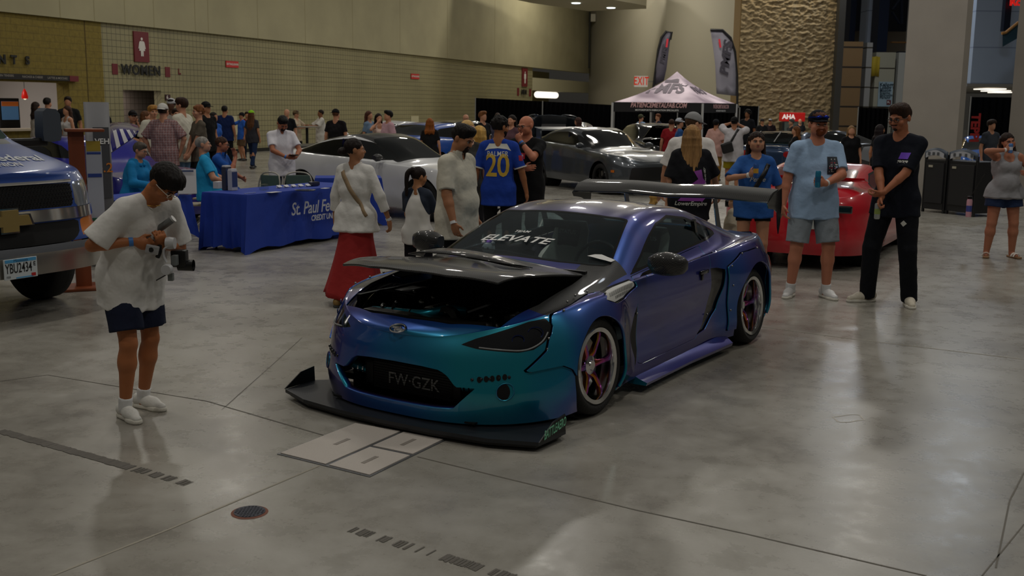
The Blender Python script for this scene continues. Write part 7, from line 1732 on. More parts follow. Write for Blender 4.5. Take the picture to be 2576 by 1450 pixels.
# women behind him
lo,h=at(1207,318,12.9);E_=person(lo,172,h,1.0,fem=True,label='blonde woman in cream knit top and white trousers seen from behind',skin='c08c6c',hair=('long','c29a52',.14),top=('crop','c9b8a2'),bottom=('pants','dcd8d2'),shoes='dcdcdc',head=(5,-15,0),res=.010,sleeve=.9)
lo,h=at(1178,304,12.6);person(lo,25,h,1.0,fem=True,label='blonde older woman whose face shows above the man in beige polo',skin='c89880',hair=('bob','c8a468'),top=('tee','3c3c3a'),head=(0,15,0),res=.012)
# football jersey
lo,h=at(1256,295,12.2)
J_=person(lo,172,h,.95,label='man in blue football shirt number 20 seen from behind',skin='9a6440',hair=('curly','14100e'),top=('tee','1f3f9c'),bottom=('pants','121214'),head=(8,-38,0),res=.008,hem=-.16,sleeve=.85,beard=('full','14100e'),arms={-1:((-.33,-.04,h*.49),(-.4,.8,0),(-.1,-.1,-1)),1:((.30,-.02,h*.51),(.4,.8,0),(0,-.1,-1))})
YG=mat('print_gold','c8a436',.6);shirt_print(J_,text_mesh('20',.36,bold=.012,xs=.80,sub=.05,space=.95),.27,YG,back=True,x=0.0);shirt_print(J_,text_mesh('PALMER',.078,bold=.004,xs=.85,sub=.04,space=1.05),.41,mat('print_white','d0d0c8',.6),back=True,x=0.0)
shirt_print(J_,poly_shape([(-.15,-.03),(-.10,-.01),(0,.0),(.10,-.01),(.15,-.03),(.10,.05),(-.10,.05)],.03),.475,mat('print_white','d0d0c8',.6),back=True,nm='collar_panel')
cuf=MB()
for sd in (-1,1):
 sh,el,wr,hd=J_['arm'][sd];u=unit(el-sh);c=sh+(el-sh)*.845;cuf.tube([tuple(c-u*.008),tuple(c+u*.006)],.074*J_['s'],20)
cuf.build('sleeve_cuff',mat('print_white','d0d0c8',.6),J_['top'],True);badge=grid_shape(.05,.06,3,3);sh,el,wr,hd=J_['arm'][-1];mid_=sh+(el-sh)*.45;decal('sleeve_badge',badge,J_['top'],tuple(mid_),(-.7,-.7,0),(0,0,1),mat('badge_red','a81830',.5),J_['top'],back=.3,flip=False)
# bald man in black
lo,h=at(1326,292,12.7)
D_=person(lo,-28,h,1.2,label='bald man with glasses in black t-shirt smiling with fist at his chin',skin='c07a5c',hair=('bald','a0826a'),top=('tee','111214'),bottom=('pants','44423e'),head=(10,-18,0),res=.008,belly=.04,hem=-.17,glasses=('2a2a2e',),sleeve=.75,arms={1:((.04,-.24,h*.835),(.7,-.45,-.9),(-.5,.1,.7)),-1:((.10,-.26,h*.66),(-.7,-.2,-.6),(1,-.1,.1))},hands={1:dict(curl=1.2,across=(.2,0,1),palm=1)})
wristband(D_,1,'2f6fc0',.02);sh,el,wr,hd=D_['arm'][1];u=unit(wr-el);wtc_=MB();wtc_.tube([tuple(wr-u*.065),tuple(wr-u*.04)],.036,14);wtc_.build('wristwatch',BLACK,D_['root'],True)
shirt_print(D_,grid_shape(.16,.07,6,3),.36,mat('print_red','c02838',.6),x=-.03);shirt_print(D_,text_mesh('GLIDE',.045,bold=.02,sub=.03),.36,mat('print_white','d0d0c8',.6),x=-.03,nm='shirt_lettering')
# man in snapback and the long-haired woman
lo,h=at(1742,287,12.3)
I_=person(lo,158,h,1.15,label='man in grey snapback cap and oversized white t-shirt seen from behind',skin='c08a6a',hair=('buzz','4a3424'),top=('bigtee','dedad6'),bottom=('shorts','2a2a30'),shoes='d8d8d8',head=(12,-40,0),res=.0085,cap=('8f8f90','6a6c70',0),arms={1:((.34,-.05,h*.50),(.5,.6,0),(0,-.1,-1))})
lo,h=at(1742,316,11.5)
H_=person(lo,176,h,1.08,fem=True,label='woman with very long straight blonde hair in black printed t-shirt',skin='c08c6c',hair=('long','9a7448',.58),top=('bigtee','17171c'),bottom=('leggings','15151a'),shoes='d8d8d8',head=(6,-8,0),res=.0085,arms={-1:((-.36,-.28,h*.52),(-.5,.2,-.6))})
PU_=mat('print_violet','8a3a9a',.6)
shirt_print(H_,text_mesh('LowerEmpire',.062,bold=.015,shear=.2,sub=.04),-.03,mat('print_white','d0d0c8',.6),back=True,nm='shirt_lettering')
shirt_print(H_,poly_shape([(.12,-.2),(.03,-.15),(.09,-.08),(-.02,-.03),(.07,.04),(.02,.12),(.10,.14),(.12,.05),(.16,.0),(.13,-.08),(.17,-.14)],.03),.20,PU_,back=True);shirt_print(H_,poly_shape([(-.14,-.03),(.12,-.03),(.10,.01),(.02,.03),(-.1,.012)],.03),.03,PU_,back=True)
for i,ch in enumerate('LONG DRIVE AND A LIFE'):
 t=i/20;
 if ch!=' ':shirt_print(H_,text_mesh(ch,.028,sub=.02,bold=.01),.36-.30*t,mat('print_white','d0d0c8',.6),back=True,x=.13+.02*math.sin(t*3),nm='shirt_lettering')
 # woman in blue t-shirt
lo,h=at(1905,333,11.3)
U_=person(lo,-6,h,1.08,fem=True,label='woman in blue t-shirt and black shorts with black crossbody strap with a can',skin='b98465',hair=('long','2a1a14',.26),top=('tee','2d5a9e'),bottom=('tightshorts','101012',cloth_mat('101012'),.42),shoes='303030',head=(-2,4,0),res=.007,hem=-.12,sleeve=.95,glasses=('101014','head'),brows='241812',lips='9a5048',arms={-1:((-.10,-.30,h*.735),(-.9,-.1,-.6),(.8,-.25,.35)),1:((.30,.02,h*.52),(.5,.8,0),(0,-.1,-1))},hands={-1:dict(curl=.9,across=(0,-.3,1),palm=-1)})
s_=U_['s'];strap(U_,[(.125,-.05,1.40*s_),(.10,-.1,1.35*s_),(.06,-.14,1.27*s_),(-.01,-.2,1.13*s_),(-.08,-.14,.99*s_)],BLACK,.045);wristband(U_,-1,'d0d0d0',.0)
shirt_print(U_,text_mesh('Peace',.07,shear=.3,bold=.01,sub=.03),.30,mat('print_white','d0d0c8',.6),x=.01,nm='shirt_lettering')
def can_at(name,P_,sd,col,band,label,h=.155,off=.06,up=(0,0,1),r=.027,dz=0):
 sh,el,wr,hd=P_['arm'][sd];rt=P_['root'];c=Vector(wr+hd*off);W=Matrix.Translation(rt.location)@Matrix.Rotation(rt.rotation_euler.z,4,'Z');p=W@c
 e=empty(name,p+Vector((0,0,dz)),0,label,'drink can');b=MB();b.lathe([(.001,-h/2),(r*.8,-h/2),(r,-h/2+.01),(r,h/2-.014),(r*.82,h/2),(r*.8,h/2-.003),(.001,h/2-.004)],20);b.build('can_body',mat('can_'+col,col,.25,metal=.4),e,True)
 q=MB();q.lathe([(r+.0004,-h*.18),(r+.0004,h*.16)],20);q.build('can_band',mat('can_band_'+band,band,.4),e,True);return e
can_at('drink_can',U_,-1,'3a66b0','c8962c','blue and yellow drink can held by the woman in blue t-shirt',h=.14,off=.075,dz=.02)
# man in light blue
lo=G(2050,748);h=P(2048,283,lo.y).z
L_=person((lo.x-.07,lo.y),3,h,1.2,label='bearded man in light blue t-shirt, cap and grey shorts holding a blue can',skin='c07c60',hair=('short','5a3420'),top=('tee','9db8d8'),bottom=('shorts','8c949c',cloth_mat('8c949c'),.92),shoes='dcdcdc',socks='dcdcdc',head=(2,3,0),res=.0065,beard=('full','6a3418'),cap=('10121a','10121a',0),belly=.05,hem=-.15,sleeve=.82,brows='6a3c20',feet={-1:(-.17,.02,0,-32),1:(.17,-.05,0,12)},arms={-1:((-.33,-.04,h*.475),(-.4,.8,0),(.05,-.15,-1)),1:((.0,-.32,h*.635),(.9,.1,-.5),(-1,-.15,.12))},hands={1:dict(curl=.95,across=(0,-.2,1),palm=1)},girth=1.05)
wristband(L_,1,'dcdcdc',.012);can_at('drink_can',L_,1,'2c86ac','1c6088','tall blue drink can held by the man in light blue t-shirt',h=.158,off=.085,dz=.03)
sg_m=MB();Hf=L_['H']
for sd in (1,-1):sg_m.sphere(tuple(Hf(sd*.032,-.098,.158)),(.030,.012,.018),14,8)
sg_m.tube([tuple(Hf(-.09,.02,.15)),tuple(Hf(-.07,-.075,.158)),tuple(Hf(0,-.105,.160)),tuple(Hf(.07,-.075,.158)),tuple(Hf(.09,.02,.15))],.004,6);sg_m.build('sunglasses',mat('mirror_blue','2438a0',.08,metal=.8),L_['root'],True)
for nm,sh_,zc,m__ in (('shirt_print',grid_shape(.095,.17,4,7),.335,mat('print_dark','1c2430',.6)),):shirt_print(L_,sh_,zc,m__,x=.115)
for k in range(9):shirt_print(L_,grid_shape(random.uniform(.03,.07),.009,3,1),.265+.016*k,mat('print_white','d0d0c8',.6) if k%3 else mat('print_red','c02838',.6),x=.115+random.uniform(-.012,.012),nm='print_detail')
# man in dark navy
lo=G(2256,766);h=P(2252,262,lo.y).z
N_=person((lo.x-.08,lo.y),-38,h,.98,label='tall man with glasses in black t-shirt and black trousers, hands crossed in front',skin='a8694a',hair=('quiff','2e1c12'),top=('tee','10141f'),bottom=('baggy','12141a'),shoes='d2cab8',head=(16,-16,0),res=.0065,beard=('goatee','2a1810'),glasses=('0c0c0e',),hem=-.13,sleeve=.88,brows='2a1810',feet={-1:(-.22,-.02,0,-40),1:(.17,.03,0,28)},arms={-1:((-.03,-.30,h*.535),(-.8,.3,-.4),(-.2,-.5,-.9)),1:((-.02,-.30,h*.575),(.8,.5,-.2),(-.9,-.1,-.35))},hands={1:dict(curl=.6,across=(0,-.9,.4),palm=1),-1:dict(curl=.9,across=(.3,-1,.2),palm=-1)})
shirt_print(N_,grid_shape(.095,.06,4,3,lambda x,y:(x+y*.3,y)),.385,mat('print_purple','6a3ac0',.6),x=.09);shirt_print(N_,text_mesh('garage',.042,bold=.02,sub=.02,shear=.3),.34,mat('print_white','d0d0c8',.6),x=.08,nm='shirt_lettering')
can_at('drink_can',N_,-1,'a8aca8','8a9a50','pale can hanging from the hand of the tall man in black',h=.15,off=.10,dz=-.05)
hip,kn,ank,fp,fa=N_['leg'][1];mm=hip+(kn-hip)*.45;decal('trouser_patch',poly_shape([(0,-.03),(.03,0),(0,.03),(-.03,0)],.02),N_['bottom'],tuple(mm),(1,0,0),(0,0,1),mat('print_white','d0d0c8',.6),N_['bottom'],off=.004,back=.4);decal('key_fob',poly_shape([(-.012,-.035),(.012,-.035),(.012,.03),(-.012,.03)],.02),N_['bottom'],(hip[0]-.02,hip[1],hip[2]-.0),(1,.0,.3),(-.3,0,1),mat('print_white','d0d0c8',.6),N_['bottom'],off=.006,back=.4)
# woman at the right edge
lo=G(2512,648);h=P(2520,335,lo.y).z
R2=person((lo.x,lo.y),-4,h,1.25,fem=True,label='long haired woman in grey sleeveless top, denim shorts and sandals at the right edge',skin='a86e54',hair=('curlylong','24160f',.42),top=('tank','8e8e92'),bottom=('shorts','22304e',cloth_mat('22304e'),.48),sandals=True,head=(4,8,-12),res=.007,belly=.04,bust=1.35,hem=-.07,girth=1.08,brows='24160f',lips='8a3c38',feet={-1:(-.15,0,0,-20),1:(.17,0,0,15)},arms={-1:((-.10,-.16,h*.87),(-1,-.1,-.1),(.9,-.1,.3)),1:((.20,-.26,h*.69),(.8,.1,-.8),(-.9,-.2,.1))},hands={-1:dict(curl=1.0,across=(0,0,1),palm=-1),1:dict(curl=.5,across=(0,0,1),palm=1)})
wristband(R2,-1,'d8d8d8',.0);can_at('drink_can',R2,-1,'5a88c8','c8c8d0','blue can held to the ear by the woman at the right edge',h=.12,off=.07)
sh,el,wr,hd=R2['arm'][1];u=unit(wr-el);wt2=MB();wt2.tube([tuple(wr-u*.03),tuple(wr-u*.005)],.036,14);wt2.build('wristwatch',BLACK,R2['root'],True)
fl_=MB();c=Vector(R2['arm'][-1][1]);e=empty('water_bottle',(lo.x-.33,lo.y+.25,.62),0,'pink and blue water bottle hanging beside the woman at the right edge','bottle');fl_.lathe([(.001,-.12),(.034,-.12),(.036,-.1),(.036,.09),(.028,.12),(.001,.12)],20);fl_.build('bottle_body',mat('bottle_pink','c89aa8',.4),e,True);fl_=MB();fl_.lathe([(.030,.115),(.032,.15),(.001,.155)],16);fl_.build('bottle_lid',BLACK,e,True);fl_=MB();fl_.lathe([(.0365,-.05),(.0365,.03)],20);fl_.build('bottle_print',mat('bottle_blue','3c4c98',.5),e,True);fl_=MB();fl_.tube([(0,0,.15),(.03,-.02,.2),(.12,-.1,.45)],.006,6);fl_.build('bottle_strap',BLACK,e,True)
# children
lo,h=at(1652,478,12.0);person(lo,120,h,.72,fem=True,bust=.2,label='small blonde child in white shirt showing under the rear wing',skin='d0a080',hair=('bob','b8904c'),top=('tee','dedede'),bottom=('shorts','8a8a90'),head=(0,-20,0),res=.010)
lo,h=at(1845,497,11.9);person(lo,-110,h,.72,label='toddler with light hair in cream shirt behind the tail of the coupe',skin='d0a080',hair=('short','a07c4c'),top=('bigtee','c8bca4'),bottom=('shorts','8a7a60'),head=(5,-10,0),res=.010)
# seated people and phone man by the tables
lo,h=at(706,289,17.2)
M_=person(lo,28,h,1.12,label='man in white polo shirt and jeans looking down at his phone',skin='a8694a',hair=('quiff','120f0e'),top=('polo','dcdae0'),bottom=('jeans','22344e'),head=(40,6,0),res=.010,beard=('full','1a120e'),hem=-.16,arms={-1:((-.02,-.30,h*.615),(-.9,.1,-.6),(.8,-.3,0)),1:((.14,-.31,h*.61),(.8,.2,-.6),(-.5,-.4,0))},hands={-1:dict(curl=.6,across=(0,0,1),palm=-1)})
wristband(M_,-1,'2f6fc0',.0);ph_=MB();W=Matrix.Translation(M_['root'].location)@Matrix.Rotation(R_(28),4,'Z');pc_=W@Vector((.07,-.40,h*.63));ph_.box(tuple(pc_),(.15,.08,.012),rz=R_(28),rx=-.3,bev=.004);tag(ph_.build('phone',GLOSSB),'black phone held flat by the man in white polo shirt','phone')
def seated(px,py,Y,face,h,seat=.46,**k):
 p=P(px,py,Y);f=R_(face);hd=Vector((math.sin(f),-math.cos(f)))
 return person((p.x,p.y),face,h,seat=seat*1.0,feet={-1:(-.12,-.42,0,0),1:(.12,-.42,0,0)},**k)
seated(333,383,14.8,72,1.60,build=1.12,fem=True,label='seated woman with short grey hair in turquoise hooded sweatshirt',skin='b88468',hair=('short','4a443e'),top=('hoodie','1b78b0'),bottom=('pants','2a2a30'),head=(6,8,0),res=.010,glasses=('3a3a3a',),lean=12,arms={-1:((-.10,-.35,.74),(-.6,.3,-.5)),1:((.10,-.35,.74),(.6,.3,-.5))},seat=.48)
seated(520,370,14.9,105,1.72,build=1.25,label='seated older man with grey hair in bright cyan polo shirt',skin='b88468',hair=('buzz','8f8b84'),top=('polo','2596c8'),bottom=('jeans','6a7a92'),head=(0,0,0),res=.010,belly=.06,lean=-4,arms={-1:((-.2,-.28,.76),(-.7,.3,-.4)),1:((.15,-.3,.76),(.7,.3,-.4))},seat=.5,hem=-.05)
seated(549,366,15.9,85,1.70,build=1.1,label='seated man in blue polo shirt resting his hand against his face',skin='a8684c',hair=('buzz','3a2418'),top=('polo','1f4f9c'),bottom=('jeans','8c9cb4'),head=(8,10,0),res=.010,glasses=('2a2a2a',),lean=4,arms={-1:((-.03,-.27,1.08),(-.5,-.3,-.9),(0,.2,.8)),1:((.15,-.3,.76),(.7,.3,-.4))},seat=.48,hem=-.05)
# ------------------------------------------------------------------ information tables
TB=mat('table_blue','16389c',.8,var=.05,vs=4,bump=.3,bs=8)
def draped(name,c4,zb,label,split=None):
 """cloth over a table: c4 = four top corners (xy) around; zb = hem heights"""
 e=empty(name,(c4[0][0],c4[0][1],0),0,label,'tablecloth');o=Vector((c4[0][0],c4[0][1],0));c4=[Vector((p[0],p[1],0))-o for p in c4]
 cen=sum(c4,Vector())/4;per=[]
 for i in range(4):
  a,b=c4[i],c4[(i+1)%4]
  for k in range(28):per.append((a+(b-a)*(k/28),i+k/28))
 rings=[]
 for j,t in enumerate((0,.02,.06,.3,.6,1)):
  row=[]
  for p,u in per:
   d=(p-cen).normalized();cr=1-min(abs((u%1)),abs(1-(u%1)))*2;cr=max(0,cr)**6
   w=.035*t*math.sin(u*31)+.02*t*math.sin(u*73+1)+.11*t*cr;hz=zb+.02*math.sin(u*17)*t-.10*cr*t
   row.append(tuple(p+d*(w+(.006 if j else 0))+Vector((0,0,.742-(0 if j==0 else .008)-(.735-hz)*t))))
  rings.append(row)
 mb=MB();mb.loft(rings,cap=False);mb.add([p for p in rings[0]],[tuple(range(len(per)))]);c_=mb.build('cloth',TB,e,True,60)
 tp=MB();tp.prism([((p*.97+cen*.03).x,(p*.97+cen*.03).y) for p in c4],.70,.725);tp.build('tabletop',mat('table_top','8a8478',.6),e)
 for i in range(4):
  q=c4[i]*.86+cen*.14;l_=MB();l_.tube([tuple(q),(q.x,q.y,.70)],.016,8);l_.build('table_leg',BLACK,e)
 return e
tA,tB_=G(622,491,.74),G(968,458,.74);ud_=(tB_-tA).normalized();ud_.z=0;tB2=tA+ud_*2.3;vd_=Vector((-ud_.y,ud_.x,0));
t1=draped('draped_table',[tA,tB2,tB2+vd_*.76,tA+vd_*.76],.06,'long table with royal blue cloth printed with a credit union name')
c=(tA+tB2)/2-vd_*.075;c.z=0
for(txt,zz,sz,sh_,bd_,dx) in (('St. Paul Federal',.50,.235,.22,.012,.16),('CREDIT UNION',.355,.105,.15,.03,.28)):
 o=flat_text('cloth_lettering',txt,c+ud_*dx+Vector((0,0,zz)),ud_,(0,0,1),sz,mat('cloth_print','b8bcc4',.7),None,depth=.004,bold=bd_,shear=sh_,xs=.86,space=.95);reparent(o,t1)
t2a=G(440,492,.74);t2b=G(520,484,.74);u2=(t2b-t2a).normalized();v2_=Vector((-u2.y,u2.x,0));draped('draped_table',[t2a-u2*.9,t2b-u2*.3,t2b-u2*.3+v2_*.7,t2a-u2*.9+v2_*.7],.30,'smaller table with blue cloth beside the photographer, legs showing below')
p3=G(800,452,.74);draped('draped_table',[p3+Vector((-.1,.3,0)),p3+Vector((.9,.5,0)),p3+Vector((.8,1.1,0)),p3+Vector((-.2,.9,0))],.08,'blue draped table behind the long one, next to the white coupe')
def small(name,px,py,w,d,h,m,label,cat,rz=0,z=.745,bev=.003):
 p=G(px,py,z);e=MB();e.box((0,0,h/2),(w,d,h),bev=bev);o=e.build(name,m);o.location=(p.x,p.y,z);o.rotation_euler=(0,0,rz);tag(o,label,cat);return o
rzt=math.atan2(ud_.y,ud_.x);BR=mat('brochure_ink','30406a',.5);CW=mat('card_white','ccccd0',.6);CLR=glass_mat('clear_acrylic','e8eef0')
for i,(px,py,hh) in enumerate(((571,478,.30),(586,479,.26))):
 p=G(px,py,.745);e=empty('brochure_holder',p,rzt,['taller dark brochure holder at the back corner of the long table','shorter white brochure holder in front of the dark one'][i],'brochure holder')
 b=MB();b.box((0,0,hh/2),(.11,.07,hh),bev=.004);b.build('holder',[mat('holder_dark','3a3c4a',.4),mat('holder_pale','b8b8bc',.4)][i],e)
 b=MB();b.box((.0,-.037,hh*.55),(.095,.003,hh*.75));b.build('brochure',BR,e);b=MB();b.box((0,0,hh+.01),(.10,.055,.02));b.build('brochure_stack',CW,e)
small('card_box',550,474,.11,.09,.09,CW,'small white box beside the brochure holders','box',rzt)
for i,px in enumerate((703,721,739,757,775)):
 p=G(px,473-i*.9,.745);e=empty('card_stand',p,rzt+.1,'white card stand in the row on the table, number %s from the left'%['one','two','three','four','five'][i],'card stand');b=MB();b.box((0,0,.022),(.085,.05,.006),rx=.5);b.build('card',CW,e);b=MB();b.box((0,.015,.012),(.08,.02,.022));b.build('card_foot',CW,e)
b=small('business_tub',664,478,.10,.08,.075,CLR,'clear acrylic tub of cards on the long table','tub',rzt);b=small('candy_bowl',790,468,.15,.1,.06,mat('bowl_smoke','2a2e44',.2),'small dark bowl at the far end of the long table','bowl',rzt,bev=.02)
b=small('flyer',688,484,.20,.10,.003,CW,'white flyer lying on the long table','flyer',rzt,bev=0);small('flyer',818,474,.13,.08,.003,CW,'small white flyer at the right end of the long table','flyer',rzt+.2,bev=0)
small('pen',629,487,.22,.014,.010,mat('pen_blue','8a98c8',.4),'pen lying near the front corner of the long table','pen',rzt+.05);
b=MB();b.lathe([(.001,.0),(.12,.0),(.14,.012)],24);o=b.build('round_tray',mat('tray_dark','18233c',.4),None,True);p=G(768,480,.745);o.location=(p.x,p.y,.745);tag(o,'flat round dark tray on the long table','tray')
p=G(472,490,.745);e=empty('sign_holder',p,.3,'white paper sign standing on the smaller table behind the photographer','sign');b=MB();b.box((0,.02,.16),(.22,.008,.30),rx=-.12);b.build('paper',CW,e);b=MB();b.box((0,.005,.29),(.16,.003,.02),rx=-.12);b.build('print_band',BR,e);b=MB();b.box((0,.03,.004),(.22,.08,.008));b.build('stand_foot',CLR,e)
def fold_chair(px,py,Y,rz,label,m):
 p=P(px,py,Y);e=empty('folding_chair',(p.x,p.y,0),R_(rz),label,'chair')
 b=MB();b.tube(smooth_curve([(-.21,.18,0),(-.21,.1,.45),(-.20,.05,.72),(-.12,.03,.84),(.12,.03,.84),(.20,.05,.72),(.21,.1,.45),(.21,.18,0)],5),.012,8);b.build('frame',mat('chair_frame','a8a49a',.4,metal=.3),e,True)
 b=MB();b.box((0,.04,.70),(.36,.02,.22),bev=.01);b.build('backrest',m,e);b=MB();b.box((0,-.1,.45),(.40,.38,.025),bev=.01);b.build('seat',m,e)
 for sd in (1,-1):b=MB();b.tube([(sd*.19,.15,.44),(sd*.20,-.28,0)],.011,8);b.build('leg',mat('chair_frame','a8a49a',.4,metal=.3),e)
GRN=mat('chair_green','4a6058',.5)
fold_chair(750,462,16.1,190,'folding chair with dark back behind the long table below the man in white polo',GRN);fold_chair(684,455,16.0,150,'folding chair partly hidden behind the brochure holders',GRN)
for(px,Y,rz,lab) in ((322,15.0,255,'pale framed chair under the woman in turquoise sweatshirt'),(512,15.1,285,'folding chair under the man in cyan polo shirt'),(540,16.1,265,'folding chair under the man in blue polo shirt')):fold_chair(px,400,Y,rz+0,lab,mat('chair_cream','a8987c',.5))
# ------------------------------------------------------------------ display post, literature rack and roll-up banner
WD_=mat('stained_wood','7c3c1c',.45,var=.2,vs=6,stretch=(1,1,.1));p=G(212,726);ks=empty('display_post',p,.45,'stained wooden display post with flat top beside the van','display stand')
b=MB();b.box((0,0,.80),(.145,.10,1.55),bev=.004);b.build('post',WD_,ks);b=MB();b.box((.08,0,1.585),(.36,.24,.03),bev=.008);b.build('top_shelf',WD_,ks);b=MB();b.box((.20,.02,.66),(.30,.26,.05),bev=.01);b.build('lower_shelf',WD_,ks);b=MB();b.box((-.02,0,.015),(.46,.40,.03),bev=.01);b.build('base',WD_,ks)
b=MB();b.box((.155,.0,1.06),(.15,.07,.74));lr=b.build('paper_rack',mat('paper_white','a8acb8',.6),ks)
for(z,h_,c_) in ((1.43,.10,'a89030'),(1.36,.02,'28408a'),(1.14,.035,'28408a'),(.70,.03,'2c6a50')):b=MB();b.box((.155,-.037,z),(.13,.004,h_));b.build('rack_label',mat('label_'+c_,c_,.5),lr)
b=MB();b.box((.22,-.05,.54),(.10,.02,.15));b.build('leaflet',mat('leaflet_violet','6a4a9a',.5),ks)
p=P(252,480,12.2);rb=empty('roll_up_banner',(p.x,p.y,0),.35,'tall grey curved roll-up banner with white and orange lettering behind the post','banner stand')
b=MB();b.loft([[(-.13+.27*i/10,.03*math.cos(i/10*3.14),z) for i in range(11)] for z in (.05,1.86)],cap=False,closed=False);o=b.build('banner_panel',mat('banner_grey','77777a',.5),rb,True);md=o.modifiers.new('t','SOLIDIFY');md.thickness=.006
b=MB();b.lathe([(.001,0),(.14,0),(.15,.03),(.001,.05)],24);b.build('banner_base',STEEL,rb,True);b=MB();b.box((.04,-.034,1.18),(.17,.004,.80));b.build('banner_photo',mat('banner_dark','45464a',.5),rb)
flat_text('banner_lettering','VEH',(.05,-.042,1.42),(1,0,0),(0,0,1),.085,WHITE,rb,bold=.02,depth=.0);flat_text('banner_lettering','4.2',(.06,-.042,1.12),(1,0,0),(0,0,1),.15,mat('print_orange','c87a30',.5),rb,bold=.01,depth=.0)
# ------------------------------------------------------------------ recycling bins, drapes, tent, flags, drinks cooler
BK=mat('bin_black','17171a',.5)
for i,(a,b_) in enumerate(((G(2316,532),G(2372,538)),(G(2376,538),G(2447,547)))):
 u=(b_-a);w=u.length;rz=math.atan2(u.y,u.x);e=empty('recycling_bin',a,rz,['black recycling cabinet with picture label strip, left of the pair by the column','black recycling cabinet with picture label strip, right of the pair by the column'][i],'recycling bin')
 b=MB();b.box((w/2,.3,.52),(w-.02,.58,.92),bev=.01);bo=b.build('cabinet',BK,e);b=MB();b.box((w/2,-.0,.55),(w-.10,.02,.74),bev=.006);b.build('door',mat('bin_door','1e1e21',.45),e)
 b=MB();b.box((.16,-.015,.86),(.09,.015,.04));b.build('latch',mat('latch','a8a290',.4),e);b=MB();rg=[[(w*t,y,z+.07*math.sin(math.pi*t)) for t in np.linspace(0,1,13)] for y,z in ((.02,1.0),(.02,1.13))];b.loft(rg,cap=False,closed=False);o=b.build('label_strip',mat('strip_slate','3c4654',.4),e,True);md=o.modifiers.new('t','SOLIDIFY');md.thickness=.02
 b=MB();b.loft([[(w*(.1+.8*t),-.035,z+.06*math.sin(math.pi*t)) for t in np.linspace(0,1,9)] for z in (1.01,1.10)],cap=False,closed=False);lb=b.build('picture_label',mat('label_pale','a8aab0',.5),e);b=MB()
 for k in range(3+i):b.box((w*(.25+.2*k),-.042,1.09),(.05,.004,.06));
 b.build('pictogram',mat('picto','4a4c50',.6),lb)
 for(lx,ly) in ((.02,.03),(w-.02,.03),(.02,.56),(w-.02,.56)):b=MB();b.box((lx,ly,.52),(.04,.04,1.12 if ly<.1 else .9));b.build('corner_post',BK,e)
def drape(px0,py0,px1,py1,Y0,Y1,label,n=60):
 a,b_=P(px0,py0,Y0),P(px1,py1,Y1);e=empty('pipe_and_drape',(a.x,a.y,0),0,label,'drape');rows=[]
 for z in (0.0,1.0):
  row=[]
  for i in range(n*2+1):
   t=i/(n*2);p=a+(b_-a)*t;row.append((p.x-a.x,p.y-a.y+.04*math.sin(i*1.57),(a.z+(b_.z-a.z)*t)*z+.01))
  rows.append(row)
 mb=MB();mb.loft(rows,cap=False,closed=False);mb.build('curtain',mat('drape_black','060608',.95,spec=.05),e,True)
 k=max(1,round((b_-a).length/3));
 for i in range(k+1):
  p=a+(b_-a)*(i/k);m_=MB();m_.tube([(p.x-a.x,p.y-a.y-.09,0),(p.x-a.x,p.y-a.y-.09,p.z+.03)],.025,8);m_.build('upright',mat('pole_grey','8a8a88',.4,metal=.5),e)
drape(1196,247,1545,265,47,44,'long run of black drape behind the far cars left of the tent');drape(1545,266,1860,272,46.5,47.5,'black drape hanging behind the canopy tent');drape(1857,266,1908,268,49,49,'short black drape between tent and stone pier',10);drape(2158,271,2236,273,47,47,'black drape in front of the cream lap panels',14)
drape(2440,245,2560,246,36,36,'black drape between the two concrete columns',14)
p0,p1=P(1541,258,41.5),P(1768,262,40.6);p2=P(1853,262,43.4);tz=p0.z;tn=empty('canopy_tent',(p1.x,p1.y,0),0,'mauve and black pop-up canopy tent printed with a metal fabrication web address','tent')
def tl(p):return Vector((p.x-p1.x,p.y-p1.y,0))
c0,c1,c2=tl(p0),tl(p1),tl(p2);c3=c0+(c2-c1);cen=(c0+c2)/2;pk_=P(1700,180,42.5).z
def cm_(t,a,b):
 e_=a+(b-a)*t;return e_
rings=[]
cs=[c0,c1,c2,c3]
for j in range(9):
 u=j/8;row=[]
 for i in range(4):
  for k in range(8):q=cs[i]+(cs[(i+1)%4]-cs[i])*(k/8);p=q*(1-u)+cen*u;sag=.10*math.sin(math.pi*k/8)*(1-u)*0;row.append((p.x,p.y,tz+(pk_-tz)*(.62*u+.38*u**3)-sag))
 rings.append(row)
m_=bpy.data.materials.new('canopy_print');m_.use_nodes=True;n_,l_=nodes(m_);b_=n_['Principled BSDF'];b_.inputs['Roughness'].default_value=.7
tc=n_.new('ShaderNodeTexCoord');wv=n_.new('ShaderNodeTexNoise');wv.inputs['Scale'].default_value=.8;l_.new(tc.outputs['Object'],wv.inputs[0]);cr=n_.new('ShaderNodeValToRGB');cr.color_ramp.elements[0].position=.35;cr.color_ramp.elements[0].color=(*srgb('80707e'),1);cr.color_ramp.elements[1].position=.62;cr.color_ramp.elements[1].color=(*srgb('cdbcc8'),1);l_.new(wv.outputs[0],cr.inputs[0]);l_.new(cr.outputs[0],b_.inputs['Base Color'])
mb=MB();mb.loft(rings,cap=False);cn=mb.build('canopy',m_,tn,True,60)
mb=MB();vz=P(1541,281,41.5).z;mb.loft([[(q.x,q.y,tz+.02) for q in cs],[(q.x,q.y,vz) for q in cs]],cap=False);va=mb.build('valance',mat('valance_black','100e14',.7),tn)
for q in cs:mb=MB();mb.tube([(q.x,q.y,0),(q.x,q.y,tz)],.045,8);mb.build('tent_leg',mat('pole_white','b8b8b8',.4),tn)
FN_=(c1-c0).normalized();SN=(c2-c1).normalized();FO=Vector((FN_.y,-FN_.x,0))*.04;SO=Vector((SN.y,-SN.x,0))*.04;mz=(tz+vz)/2
